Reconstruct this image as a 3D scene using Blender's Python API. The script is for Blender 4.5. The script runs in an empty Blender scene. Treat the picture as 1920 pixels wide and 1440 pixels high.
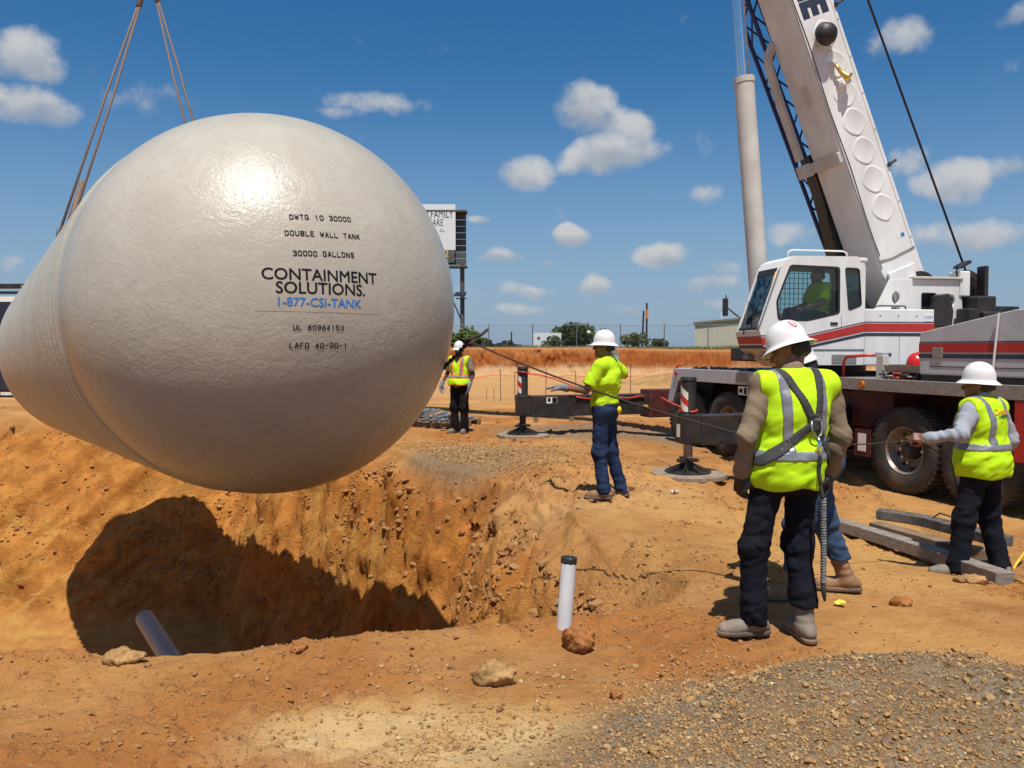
import bpy, bmesh, math, random
import numpy as np
from mathutils import Vector, Matrix
from mathutils.geometry import tessellate_polygon

random.seed(7)
R_ = math.radians
scene = bpy.context.scene
COL = scene.collection

# ------------------------------------------------------------------ camera
CAM = np.array([0.0, 0.0, 1.6])
FPX = 1507.0                                    # focal length in pixels of the 1920 px wide photograph
PITCH = math.atan(65 / FPX)
cam_d = bpy.data.cameras.new('camera'); cam_o = bpy.data.objects.new('camera', cam_d); COL.objects.link(cam_o)
cam_o.location = CAM; cam_o.rotation_euler = (math.pi / 2 - PITCH, 0, 0)
cam_d.sensor_width = 36; cam_d.lens = FPX / 1920 * 36; cam_d.clip_start = 0.05; cam_d.clip_end = 20000
scene.camera = cam_o

# ------------------------------------------------------------------ light
SUN_EL, SUN_AZ = 67.0, 177.5                    # degrees; azimuth clockwise from the viewing direction
sl = bpy.data.lights.new('sun', 'SUN'); so = bpy.data.objects.new('sun', sl); COL.objects.link(so)
sl.energy = 5.0; sl.angle = R_(0.53); sl.color = (1.0, 0.95, 0.87)
SUNV = Vector((math.sin(R_(SUN_AZ)) * math.cos(R_(SUN_EL)), math.cos(R_(SUN_AZ)) * math.cos(R_(SUN_EL)), math.sin(R_(SUN_EL))))
so.rotation_euler = SUNV.to_track_quat('Z', 'Y').to_euler(); so.location = SUNV * 60
scene.view_settings.view_transform = 'Standard'; scene.view_settings.look = 'None'
scene.view_settings.exposure = 0.15; scene.view_settings.gamma = 1.0
scene.cycles.use_denoising = True
scene.cycles.max_bounces = 5; scene.cycles.diffuse_bounces = 3; scene.cycles.glossy_bounces = 3; scene.cycles.transparent_max_bounces = 12

def nd(nt, t, **kw):
    n = nt.nodes.new(t)
    for k, v in kw.items():
        if k.startswith('i_'): n.inputs[int(k[2:])].default_value = v
        else: setattr(n, k, v)
    return n
def mth(nt, op, a, b=None, c=None, clamp=False):
    n = nt.nodes.new('ShaderNodeMath'); n.operation = op; n.use_clamp = clamp
    for i, v in enumerate((a, b, c)):
        if v is None: continue
        if isinstance(v, (int, float)): n.inputs[i].default_value = v
        else: nt.links.new(v, n.inputs[i])
    return n.outputs[0]
def sstep(nt, v, lo, hi, a=0.0, b=1.0):
    n = nd(nt, 'ShaderNodeMapRange', interpolation_type='SMOOTHSTEP')
    nt.links.new(v, n.inputs[0])
    for i, x in ((1, lo), (2, hi), (3, a), (4, b)): n.inputs[i].default_value = x
    return n.outputs[0]
def mixc(nt, f, a, b, mode='MIX'):
    n = nd(nt, 'ShaderNodeMix', data_type='RGBA', blend_type=mode)
    for k, v in ((0, f), (6, a), (7, b)):
        if isinstance(v, (int, float)): n.inputs[k].default_value = v
        elif isinstance(v, tuple): n.inputs[k].default_value = (v + (1,))[:4]
        else: nt.links.new(v, n.inputs[k])
    return n.outputs[2]

# ------------------------------------------------------------------ sky with fair weather cumulus
world = bpy.data.worlds.new('World'); scene.world = world; world.use_nodes = True
wt = world.node_tree; wt.nodes.clear()
SKY_STRENGTH = 0.058
sky = nd(wt, 'ShaderNodeTexSky', sky_type='NISHITA', sun_disc=False)
sky.sun_elevation = R_(SUN_EL); sky.sun_rotation = R_(SUN_AZ); sky.altitude = 100; sky.air_density = 1.0; sky.dust_density = 0.6; sky.ozone_density = 2.0
tc = nd(wt, 'ShaderNodeTexCoord')
sep = nd(wt, 'ShaderNodeSeparateXYZ'); wt.links.new(tc.outputs['Generated'], sep.inputs[0])
nz1 = nd(wt, 'ShaderNodeTexNoise', noise_dimensions='3D'); wt.links.new(tc.outputs['Generated'], nz1.inputs[0])
nz1.inputs['Scale'].default_value = 10; nz1.inputs['Detail'].default_value = 3; nz1.inputs['Roughness'].default_value = 0.55
nz2 = nd(wt, 'ShaderNodeTexNoise', noise_dimensions='3D'); wt.links.new(tc.outputs['Generated'], nz2.inputs[0])
nz2.inputs['Scale'].default_value = 21; nz2.inputs['Detail'].default_value = 6; nz2.inputs['Roughness'].default_value = 0.6
az = mth(wt, 'ARCTAN2', sep.outputs[0], sep.outputs[1])
el = mth(wt, 'ARCSINE', sep.outputs[2])
n1c = nd(wt, 'ShaderNodeSeparateColor'); wt.links.new(nz1.outputs['Color'], n1c.inputs[0])
dn = mth(wt, 'SUBTRACT', nz2.outputs[0], 0.5)
dn1 = mth(wt, 'SUBTRACT', nz1.outputs[0], 0.5)
azw = mth(wt, 'ADD', az, mth(wt, 'MULTIPLY', mth(wt, 'SUBTRACT', n1c.outputs[0], 0.5), 0.045))
elw = mth(wt, 'ADD', el, mth(wt, 'MULTIPLY', mth(wt, 'SUBTRACT', n1c.outputs[1], 0.5), 0.035))
# (azimuth, elevation, half width, half height, density) in degrees
CLOUDS = [(-30.7, 17.1, 1.97, 1.78, 0.95), (-30.5, 14.5, 2.42, 1.25, 0.85), (-23.8, 15.7, 2.72, 1.31, 0.42), (-10.0, 16.8, 4.97, 0.8, 0.52), (-12.5, 16.0, 2.52, 0.53, 0.45), (4.9, 16.5, 2.45, 1.74, 0.95), (6.7, 15.4, 3.67, 1.16, 0.72), (7.3, 13.4, 3.84, 1.59, 1.0), (0.9, 12.5, 2.4, 1.27, 0.85), (8.9, 14.9, 1.39, 1.22, 0.9), (13.5, 10.7, 1.42, 0.7, 0.6), (4.1, 8.0, 1.57, 0.95, 1.0), (10.6, 6.6, 1.81, 0.98, 1.0), (-0.9, 6.5, 1.89, 0.78, 0.85), (1.7, 6.2, 1.36, 0.45, 0.5), (1.5, 4.2, 1.74, 0.6, 0.65), (5.7, 4.6, 1.35, 0.82, 0.75), (0.9, 2.8, 1.89, 0.45, 0.5), (8.7, 2.5, 1.92, 0.48, 0.5), (13.7, 4.6, 2.47, 0.73, 0.6), (14.4, 5.7, 1.48, 0.86, 0.6), (15.3, 3.0, 2.09, 0.58, 0.5), (-2.3, 9.3, 0.83, 0.36, 0.6), (25.5, 19.1, 1.8, 1.24, 0.6), (26.1, 11.9, 1.65, 0.96, 0.5), (28.7, 10.4, 2.4, 1.39, 0.88), (31.5, 10.9, 1.22, 0.92, 0.65), (29.3, 7.0, 3.2, 1.16, 0.75), (31.1, 19.4, 1.61, 0.73, 0.45), (19.3, 7.6, 1.99, 0.76, 0.45), (-31.9, 5.1, 0.94, 0.7, 0.45)]
dens = None; densu = None
aev = nd(wt, 'ShaderNodeCombineXYZ'); wt.links.new(azw, aev.inputs[0]); wt.links.new(elw, aev.inputs[1])
for (a0, e0, wa, wb, k) in CLOUDS:
    sx_, sy_ = 1 / R_(wa * 1.22), 1 / R_(wb * 1.22)
    vm = nd(wt, 'ShaderNodeVectorMath', operation='MULTIPLY_ADD'); wt.links.new(aev.outputs[0], vm.inputs[0]); vm.inputs[1].default_value = (sx_, sy_, 0); vm.inputs[2].default_value = (-R_(a0) * sx_, -R_(e0) * sy_, 0)
    dt = nd(wt, 'ShaderNodeVectorMath', operation='DOT_PRODUCT'); wt.links.new(vm.outputs[0], dt.inputs[0]); wt.links.new(vm.outputs[0], dt.inputs[1])
    v = mth(wt, 'MULTIPLY_ADD', dt.outputs['Value'], -k, k)
    dens = v if dens is None else mth(wt, 'MAXIMUM', dens, v)
    vs = nd(wt, 'ShaderNodeVectorMath', operation='DOT_PRODUCT'); wt.links.new(vm.outputs[0], vs.inputs[0]); vs.inputs[1].default_value = (0.0, 1.0, 0)
    w_ = mth(wt, 'MULTIPLY', vs.outputs['Value'], mth(wt, 'MAXIMUM', v, 0.0)); densu = w_ if densu is None else mth(wt, 'ADD', densu, w_)
# the same kind of cloud goes on over the rest of the dome, out of the frame
dome = nd(wt, 'ShaderNodeTexNoise', noise_dimensions='3D'); wt.links.new(tc.outputs['Generated'], dome.inputs[0])
dome.inputs['Scale'].default_value = 3.2; dome.inputs['Detail'].default_value = 1
outside = mth(wt, 'MAXIMUM', sstep(wt, mth(wt, 'ABSOLUTE', az), R_(37), R_(46)), sstep(wt, el, R_(25), R_(32)))
dens2 = mth(wt, 'MULTIPLY', mth(wt, 'MULTIPLY', mth(wt, 'SUBTRACT', dome.outputs[0], 0.56), 7.0), outside)
dens = mth(wt, 'MAXIMUM', dens, dens2)
dd = mth(wt, 'ADD', dens, mth(wt, 'ADD', mth(wt, 'MULTIPLY', dn, 1.35), mth(wt, 'MULTIPLY', dn1, 0.7)))
cmask = mth(wt, 'MULTIPLY', sstep(wt, dd, 0.20, 0.80), sstep(wt, el, R_(-1), R_(2.0), 0.25, 0.92))
lit_ = mth(wt, 'ADD', densu, mth(wt, 'ADD', mth(wt, 'MULTIPLY', dn1, 1.3), mth(wt, 'MULTIPLY', dn, 1.0)))
ccol = mixc(wt, sstep(wt, lit_, -0.42, 0.30), (5.6, 6.2, 7.2), (9.2, 9.3, 9.4))
hsv = nd(wt, 'ShaderNodeHueSaturation'); hsv.inputs['Saturation'].default_value = 1.40; hsv.inputs['Value'].default_value = 1.48
wt.links.new(sky.outputs[0], hsv.inputs['Color'])
haze_sky = mixc(wt, sstep(wt, el, R_(-2), R_(19), 0.85, 0.0), hsv.outputs[0], (3.6, 5.4, 8.2))
wc = mixc(wt, cmask, haze_sky, ccol)
bg = nd(wt, 'ShaderNodeBackground'); bg.inputs[1].default_value = SKY_STRENGTH; wt.links.new(wc, bg.inputs[0])
wo = nd(wt, 'ShaderNodeOutputWorld'); wt.links.new(bg.outputs[0], wo.inputs[0])

world.cycles.sampling_method = 'MANUAL'; world.cycles.sample_map_resolution = 256
# ------------------------------------------------------------------ materials
MATS = {}
def mat(name, col, rough=0.6, metal=0.0, var=0.12, vscale=6.0, bump=0.0, bscale=40.0, dirt=0.0, dirtcol=(0.32, 0.17, 0.07), spec=0.5, coat=0.0, streak=None):
    """procedural principled material: colour variation, dust in patches, fine bump"""
    if name in MATS: return MATS[name]
    m = bpy.data.materials.new(name); m.use_nodes = True; MATS[name] = m
    nt = m.node_tree; bs = nt.nodes['Principled BSDF']
    tcn = nd(nt, 'ShaderNodeTexCoord')
    src = tcn.outputs['Object']
    if streak:
        mp = nd(nt, 'ShaderNodeMapping'); mp.inputs['Scale'].default_value = streak; nt.links.new(src, mp.inputs[0]); src = mp.outputs[0]
    n1 = nd(nt, 'ShaderNodeTexNoise'); nt.links.new(src, n1.inputs[0]); n1.inputs['Scale'].default_value = vscale; n1.inputs['Detail'].default_value = 5
    lo = tuple(c * (1 - var) for c in col); hi = tuple(min(1, c * (1 + var)) for c in col)
    c = mixc(nt, sstep(nt, n1.outputs[0], 0.3, 0.7), lo, hi)
    if dirt > 0:
        n2 = nd(nt, 'ShaderNodeTexNoise'); nt.links.new(src, n2.inputs[0]); n2.inputs['Scale'].default_value = vscale * 0.6; n2.inputs['Detail'].default_value = 9; n2.inputs['Roughness'].default_value = 0.65
        c = mixc(nt, sstep(nt, n2.outputs[0], 0.42, 0.72, 0, dirt), c, dirtcol)
    nt.links.new(c, bs.inputs['Base Color'])
    nt.links.new(sstep(nt, n1.outputs[0], 0.25, 0.75, max(0.02, rough - 0.07), min(1, rough + 0.07)), bs.inputs['Roughness'])
    bs.inputs['Metallic'].default_value = metal; bs.inputs['Specular IOR Level'].default_value = spec; bs.inputs['Coat Weight'].default_value = coat
    if bump > 0:
        n3 = nd(nt, 'ShaderNodeTexNoise'); nt.links.new(src, n3.inputs[0]); n3.inputs['Scale'].default_value = bscale; n3.inputs['Detail'].default_value = 4
        b = nd(nt, 'ShaderNodeBump'); b.inputs['Strength'].default_value = bump; b.inputs['Distance'].default_value = 0.01
        nt.links.new(n3.outputs[0], b.inputs['Height']); nt.links.new(b.outputs[0], bs.inputs['Normal'])
    return m
def glass_mat(name, tint=(0.55, 0.62, 0.62), refl=1.0):
    if name in MATS: return MATS[name]
    m = bpy.data.materials.new(name); m.use_nodes = True; MATS[name] = m
    nt = m.node_tree; nt.nodes.clear()
    tr = nd(nt, 'ShaderNodeBsdfTransparent'); tr.inputs[0].default_value = tint + (1,)
    gl = nd(nt, 'ShaderNodeBsdfGlossy'); gl.inputs['Roughness'].default_value = 0.03
    fr = nd(nt, 'ShaderNodeFresnel'); fr.inputs[0].default_value = 1.5
    nz = nd(nt, 'ShaderNodeTexNoise'); nz.inputs['Scale'].default_value = 9.0
    mx = nd(nt, 'ShaderNodeMixShader'); nt.links.new(mth(nt, 'MULTIPLY', fr.outputs[0], sstep(nt, nz.outputs[0], 0.2, 0.8, 0.85 * refl, 1.15 * refl)), mx.inputs[0])
    nt.links.new(tr.outputs[0], mx.inputs[1]); nt.links.new(gl.outputs[0], mx.inputs[2])
    o = nd(nt, 'ShaderNodeOutputMaterial'); nt.links.new(mx.outputs[0], o.inputs[0])
    return m

# ------------------------------------------------------------------ mesh helpers (everything is authored in world metres)
def link_mesh(name, verts, faces, material, parent=None, smooth=False, loc=None, auto=None):
    me = bpy.data.meshes.new(name)
    o = bpy.data.objects.new(name, me); COL.objects.link(o)
    off = np.zeros(3)
    if parent is not None:
        o.parent = parent
        off = np.array(parent.get('_w', (0, 0, 0)))
    v = np.asarray(verts, float).reshape(-1, 3)
    if loc is not None:
        o.location = Vector(np.array(loc) - off); o['_w'] = tuple(map(float, loc)); v = v - np.array(loc)
    else:
        o['_w'] = tuple(map(float, off)); v = v - off
    me.from_pydata(v.tolist(), [], [list(map(int, f)) for f in faces])
    me.materials.append(material)
    bm = bmesh.new(); bm.from_mesh(me); bmesh.ops.recalc_face_normals(bm, faces=bm.faces[:]); bm.to_mesh(me); bm.free()
    if smooth or auto: me.shade_smooth() if hasattr(me, 'shade_smooth') else None
    if auto and hasattr(me, 'set_sharp_from_angle'): me.set_sharp_from_angle(angle=R_(auto))
    return o
def empty(name, loc, label=None, cat=None, group=None):
    o = bpy.data.objects.new(name, None); COL.objects.link(o); o.location = loc; o.empty_display_size = 0.2
    o['_w'] = tuple(map(float, loc)); tag(o, label, cat, group); return o
def tag(o, label=None, cat=None, group=None, kind=None):
    for k, v in (('label', label), ('category', cat), ('group', group), ('kind', kind)):
        if v: o[k] = v
    return o
def frame_from(d, up=(0, 0, 1)):
    d = np.array(d, float); d /= np.linalg.norm(d); up = np.array(up, float)
    if abs(d @ up) > 0.98: up = np.array([1.0, 0, 0])
    a = np.cross(up, d); a /= np.linalg.norm(a); b = np.cross(d, a); return a, b, d
class MB:
    """collects shapes; M maps the local frame it is authored in to the world"""
    def __init__(s, M=None): s.v = []; s.f = []; s.M = np.eye(4) if M is None else np.array(M, float)
    def add(s, v, f):
        v = np.asarray(v, float); n = len(s.v)
        w = v @ s.M[:3, :3].T + s.M[:3, 3]
        s.v.extend(w.tolist()); s.f.extend([[i + n for i in q] for q in f]); return s
    def box(s, lo, hi):
        (a, b, c), (d, e, g) = lo, hi
        v = [(a, b, c), (d, b, c), (d, e, c), (a, e, c), (a, b, g), (d, b, g), (d, e, g), (a, e, g)]
        return s.add(v, [(0, 3, 2, 1), (4, 5, 6, 7), (0, 1, 5, 4), (1, 2, 6, 5), (2, 3, 7, 6), (3, 0, 4, 7)])
    def prism(s, poly, lo, hi, ax=1, holes=()):
        """polygon in the two other axes, extruded lo..hi along axis ax; holes are cut through"""
        loops = [list(poly)] + [list(h) for h in holes]
        oth = [i for i in range(3) if i != ax]
        pts = [p for l in loops for p in l]; n = len(pts)
        def mk(t):
            out = np.zeros((n, 3)); out[:, oth] = pts; out[:, ax] = t; return out
        tri = [list(t) for t in tessellate_polygon([[Vector((p[0], p[1], 0)) for p in l] for l in loops])] if (holes or n > 4) else [list(range(n))]
        f = [t for t in tri] + [[i + n for i in reversed(t)] for t in tri]
        k = 0
        for l in loops:
            m = len(l)
            for i in range(m):
                a, b = k + i, k + (i + 1) % m; f.append([a, b, b + n, a + n])
            k += m
        return s.add(np.vstack([mk(lo), mk(hi)]), f)
    def cyl(s, p0, p1, r0, r1=None, n=16, cap=True):
        r1 = r0 if r1 is None else r1
        p0 = np.array(p0, float); p1 = np.array(p1, float); a, b, _ = frame_from(p1 - p0)
        t = np.linspace(0, 2 * np.pi, n, endpoint=False); c = np.cos(t)[:, None] * a + np.sin(t)[:, None] * b
        v = np.vstack([p0 + c * r0, p1 + c * r1])
        f = [[i, (i + 1) % n, (i + 1) % n + n, i + n] for i in range(n)]
        if cap: f += [list(range(n))[::-1], list(range(n, 2 * n))]
        return s.add(v, f)
    def path(s, pts, r, n=8, cap=True, twist=0.0, ell=1.0):
        pts = np.array(pts, float); m = len(pts); rr = np.broadcast_to(np.asarray(r, float), (m,))
        tg = np.gradient(pts, axis=0); tg /= np.linalg.norm(tg, axis=1, keepdims=True) + 1e-12
        a, b, _ = frame_from(tg[0]); v = []
        th = np.linspace(0, 2 * np.pi, n, endpoint=False)
        for i in range(m):
            b2 = np.cross(tg[i], a); b2 /= np.linalg.norm(b2) + 1e-12; a = np.cross(b2, tg[i]); a /= np.linalg.norm(a) + 1e-12
            v.append(pts[i] + rr[i] * (np.cos(th + twist * i)[:, None] * a + ell * np.sin(th + twist * i)[:, None] * b2))
        f = [[i * n + j, i * n + (j + 1) % n, (i + 1) * n + (j + 1) % n, (i + 1) * n + j] for i in range(m - 1) for j in range(n)]
        if cap: f += [list(range(n))[::-1], list(range((m - 1) * n, m * n))]
        return s.add(np.vstack(v), f)
    def lathe(s, prof, p0, d, n=24, up=(0, 0, 1), closed=False, cap=True):
        """profile (t along d, radius)"""
        a, b, d = frame_from(d, up); p0 = np.array(p0, float)
        th = np.linspace(0, 2 * np.pi, n, endpoint=False); c = np.cos(th)[:, None] * a + np.sin(th)[:, None] * b
        v = np.vstack([p0 + d * t + c * max(r, 1e-4) for t, r in prof]); m = len(prof)
        rng = range(m) if closed else range(m - 1)
        f = [[i * n + j, i * n + (j + 1) % n, ((i + 1) % m) * n + (j + 1) % n, ((i + 1) % m) * n + j] for i in rng for j in range(n)]
        if cap and not closed: f += [list(range(n))[::-1], list(range((m - 1) * n, m * n))]
        return s.add(v, f)
    def build(s, name, material, parent=None, smooth=False, bevel=0.0, loc=None, auto=None, seg=2):
        o = link_mesh(name, s.v, s.f, material, parent, smooth, loc, auto)
        if bevel:
            bv = o.modifiers.new('edge', 'BEVEL'); bv.width = bevel; bv.segments = seg; bv.limit_method = 'ANGLE'; bv.angle_limit = R_(40)
            bv.harden_normals = False
        return o

# ------------------------------------------------------------------ noise
def _h(ix, iy, s):
    n = (ix.astype(np.int64) * 374761393 + iy.astype(np.int64) * 668265263 + s * 2147483647 + 1013904223) & 0xffffffff
    n = ((n ^ (n >> 13)) * 1274126177) & 0xffffffff
    n = ((n ^ (n >> 16)) * 2246822519) & 0xffffffff
    return ((n ^ (n >> 15)) & 0xffffff) / float(0xffffff)
def vnoise(x, y, s=0):
    x0 = np.floor(x); y0 = np.floor(y); fx = x - x0; fy = y - y0
    fx = fx * fx * fx * (fx * (fx * 6 - 15) + 10); fy = fy * fy * fy * (fy * (fy * 6 - 15) + 10)
    a = _h(x0, y0, s); b = _h(x0 + 1, y0, s); c = _h(x0, y0 + 1, s); d = _h(x0 + 1, y0 + 1, s)
    return (a * (1 - fx) + b * fx) * (1 - fy) + (c * (1 - fx) + d * fx) * fy
def fbm(x, y, oct=4, s=0, g=0.5):
    o = 0; a = 1; t = 0
    for i in range(oct):
        c, sn = math.cos(0.6 + i), math.sin(0.6 + i)
        o = o + a * (vnoise((x * c - y * sn) * 2 ** i, (x * sn + y * c) * 2 ** i, s + 17 * i) - 0.5); t += a; a *= g
    return o / t
def worley(x, y, s=0):
    x0 = np.floor(x); y0 = np.floor(y); d1 = np.full(np.shape(x), 9.0); idv = np.zeros(np.shape(x))
    for i in (-1, 0, 1):
        for j in (-1, 0, 1):
            cx = x0 + i; cy = y0 + j
            px = cx + _h(cx, cy, s); py = cy + _h(cx, cy, s + 91)
            d = (px - x) ** 2 + (py - y) ** 2; h = _h(cx, cy, s + 5)
            m = d < d1; d1 = np.where(m, d, d1); idv = np.where(m, h, idv)
    return np.sqrt(d1), idv
def ss(a, b, x):
    t = np.clip((x - a) / (b - a), 0, 1); return t * t * (3 - 2 * t)
def smin(a, b, k):
    h = np.clip(0.5 + 0.5 * (b - a) / k, 0, 1); return b * (1 - h) + a * h - k * h * (1 - h)
# ------------------------------------------------------------------ terrain height
def ray(px, py):
    x = (px - 960) / FPX; u = (720 - py) / FPX; c, s = math.cos(PITCH), math.sin(PITCH)
    return np.array([x, c + u * s, -s + u * c])
def at(px, py, Y):
    d = ray(px, py); return CAM + d * (Y / d[1])
NEAR_X = [-40, -14, -6, -3.6, -2.6, -1.4, -0.57, 0.45, 0.95, 1.25, 3.0]
NEAR_Y = [3.2, 3.6, 3.85, 3.95, 4.05, 4.18, 4.36, 4.72, 5.1, 5.5, 8.0]
RIM_Y = [3.0, 4.6, 5.4, 6.3, 7.2, 8.2, 9.4, 11.6, 14.5, 17.8, 19.0, 24.0]
RIM_X = [0.6, 1.0, 1.30, 1.05, 0.70, 0.36, -0.1, -1.35, -3.0, -4.9, -5.6, -8.0]
FLOOR = 4.0
MOUND = (1.55, 3.0)
SCR = []          # excavator bucket scrapes on the pit slope: x, y, heading, length, half width, depth, teeth
def pit_depth(x, y):
    wx = x + 0.55 * fbm(x * 0.7, y * 0.7, 3, 3); wy = y + 0.45 * fbm(x * 0.8, y * 0.8, 3, 9)
    dnear = (wy * 0.35 + y * 0.65) - np.interp(x, NEAR_X, NEAR_Y)
    dr = (np.interp(wy, RIM_Y, RIM_X) - wx) * 0.88
    df = 19.3 + 0.6 * fbm(x * 0.3, x * 0 + 2, 2, 4) - 0.02 * x - wy
    steep = 1.0 + 0.25 * fbm(x * 0.5, y * 0.5, 2, 21)
    k1 = np.interp(y, [5, 8, 11, 15], [0.62, 0.52, 0.45, 0.45])
    dr2 = np.where(dr > 0, dr * 0.50 + np.interp(y, [6, 9, 12], [3.4, 3.1, 2.4]) * 0.2 * np.logaddexp(0, (dr - k1) / 0.2), dr)
    d = smin(dnear * 2.4, dr2 * steep, 0.35)
    d = smin(d, df * 1.2 * steep, 0.8)
    d = smin(d, np.full_like(d, FLOOR), 0.5)
    return np.where(d > 0, d, 0), d
def scr_mask(x, y):
    o = np.zeros(np.shape(x))
    for (sx, sy, h, L, W, dep, teeth) in SCR:
        ca, sa = math.cos(h), math.sin(h); a = (x - sx) * ca + (y - sy) * sa; b = -(x - sx) * sa + (y - sy) * ca
        o = np.maximum(o, ss(W * 1.05, W * 0.9, np.abs(b)) * ss(L * 1.05, L * 0.85, np.abs(a)))
    return o
def height(x, y, detail=True, scr_off=False):
    x = np.asarray(x, float); y = np.asarray(y, float)
    pd, draw = pit_depth(x, y)
    base = -0.19 * ss(1.3, 4.0, x) * ss(4.6, 7.0, y) * (1 - 0.7 * ss(15, 24, y))
    base = base + 0.10 * fbm(x * 0.35, y * 0.35, 3, 30) * ss(2.5, 6, np.hypot(x - 1.5, y - 4.4))
    z = base - pd
    inp = ss(0.02, 0.5, pd); wall = inp * (1 - ss(FLOOR - 0.5, FLOOR - 0.05, pd))
    lip = np.exp(-((draw + 0.25) / 0.35) ** 2) * (y < 9)
    z = z + lip * (0.05 + 0.10 * fbm(x * 2.2, y * 2.2, 3, 44)) * ss(0.9, 0.2, x)
    # gravel heap at the lower right of the picture
    mx, my = x - MOUND[0], y - MOUND[1]
    md = np.sqrt((mx / 1.75) ** 2 + (my / 0.95) ** 2) + 0.35 * fbm(x * 1.4, y * 1.4, 3, 12)
    heap = 0.34 * ss(1.05, 0.1, md)
    z = z + heap * (1 + 0.35 * fbm(x * 3, y * 3, 3, 13))
    # loose spoil thrown up along the slope's right end
    sp = np.exp(-(((x - 1.5) / 0.8) ** 2 + ((y - 5.9) / 0.45) ** 2)); z = z + 0.10 * sp * (0.6 + fbm(x * 3, y * 3, 3, 8))
    bowl = np.exp(-(((x - 0.72) / 0.42) ** 2 + ((y - 5.75) / 0.55) ** 2)); z = z - 0.22 * bowl
    far = ss(26, 40, y)
    z = z * (1 - far)
    z = z + 1.62 * ss(48.3, 48.9, y)
    if not detail: return z
    near = 1 - ss(20, 30, y)
    lump, lid = worley(x * 2.3 + 0.4 * fbm(x * 2, y * 2, 2, 2), y * 2.3 + 0.4 * fbm(x * 2, y * 2, 2, 77), 5)
    l2, lid2 = worley(x * 6.5, y * 6.5, 15)
    big = fbm(x * 0.9, y * 0.9, 4, 50)
    z = z + near * wall * (0.30 * big + 0.06 * fbm(x * 3.2, y * 3.2, 4, 60))
    l3, lid3 = worley(x * 13, y * 13, 25)
    z = z + near * wall * (0.02 * (0.5 - l3) * (lid3 > 0.3))
    # cut benches left by the bucket on the left part of the far side
    z = z + near * wall * ss(-3.0, -5.0, x) * 0.16 * (np.abs(((z * 1.5 + 0.8 * fbm(x * 0.6, y * 0.6, 3, 65)) % 1) - 0.5) - 0.25)
    patch = ss(0.02, 0.16, fbm(x * 0.75, y * 0.75, 3, 70))
    rough = near * (1 - inp) * (1 - ss(0.02, 0.1, heap))
    z = z + rough * (0.022 * fbm(x * 2.6, y * 2.6, 4, 71) + patch * (0.055 * (0.55 - l2) * (lid2 > 0.45) + 0.05 * fbm(x * 5, y * 5, 3, 72)) + 0.016 * fbm(x * 12, y * 12, 3, 73) + 0.02 * (0.5 - l3) * (lid3 > 0.62) * (0.25 + patch))
    for off in (-0.95, 0.95, 2.6):
        b_ = x - (1.55 + off + 0.16 * (y - 8) + 0.16 * np.sin(y * 0.55)); w_ = ss(6.3, 7.2, y) * ss(17, 14.5, y)
        z = z + w_ * near * (1 - inp) * (-0.038 * ss(0.17, 0.10, np.abs(b_)) * (1 + 0.22 * np.sin((y + np.abs(b_) * 0.9) * 48)) + 0.024 * np.exp(-((np.abs(b_) - 0.22) / 0.05) ** 2) * (0.5 + vnoise(x * 6, y * 6, 88)))
    spo = np.exp(-(((x - 0.9) / 1.5) ** 2 + ((y - 10.0) / 1.2) ** 2)) + np.exp(-(((x + 0.2) / 1.2) ** 2 + ((y - 8.9) / 0.8) ** 2))
    z = z + near * spo * (0.10 * (0.5 - l2) * (lid2 > 0.35) + 0.12 * fbm(x * 3.4, y * 3.4, 3, 74))
    for (sx, sy, h, L, W, dep, teeth) in SCR:
        if scr_off: break
        ca, sa = math.cos(h), math.sin(h); a = (x - sx) * ca + (y - sy) * sa; b = -(x - sx) * sa + (y - sy) * ca
        m = ss(W, W * 0.86, np.abs(b)) * ss(L, L * 0.85, np.abs(a))
        if not m.any(): continue
        tgt = height(np.array([sx]), np.array([sy]), False)[0] + (height(np.array([sx + ca * L]), np.array([sy + sa * L]), False)[0] - height(np.array([sx - ca * L]), np.array([sy - sa * L]), False)[0]) / (2 * L) * a
        tgt = tgt + (height(np.array([sx - sa * W]), np.array([sy + ca * W]), False)[0] - height(np.array([sx + sa * W]), np.array([sy - ca * W]), False)[0]) / (2 * W) * b
        g = np.abs(((b / (2 * W)) * teeth) % 1 - 0.5) * 2
        z = z * (1 - m) + m * (tgt - dep - 0.04 * ss(-L, L, a) + 0.045 * ss(0.55, 1.0, g) + 0.02 * fbm(a * 3, b * 22, 2, 99))
    return z
def H1(x, y): return float(height(np.array([float(x)]), np.array([float(y)]))[0])
def ground_hit(px, py, tmax=60):
    d = ray(px, py); t = np.concatenate([np.arange(1.5, 30, 0.02), np.arange(30, tmax, 0.2)])
    P = CAM[None] + t[:, None] * d[None]; h = height(P[:, 0], P[:, 1]); i = np.argmax(P[:, 2] < h)
    return np.array([P[i, 0], P[i, 1], h[i]])
for (px, py, h, L, W, dep, teeth) in [(975, 1000, 1.75, 0.42, 0.24, 0.06, 6), (815, 985, 2.35, 0.5, 0.15, 0.06, 4), (925, 945, 2.1, 0.4, 0.13, 0.07, 3), (1130, 1120, 0.35, 0.42, 0.15, 0.05, 4), (715, 950, 2.1, 0.38, 0.20, 0.05, 5), (870, 1150, 2.6, 0.45, 0.16, 0.05, 4)]:
    g = ground_hit(px, py); SCR.append((g[0], g[1], h, L, W, dep, teeth))

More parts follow.
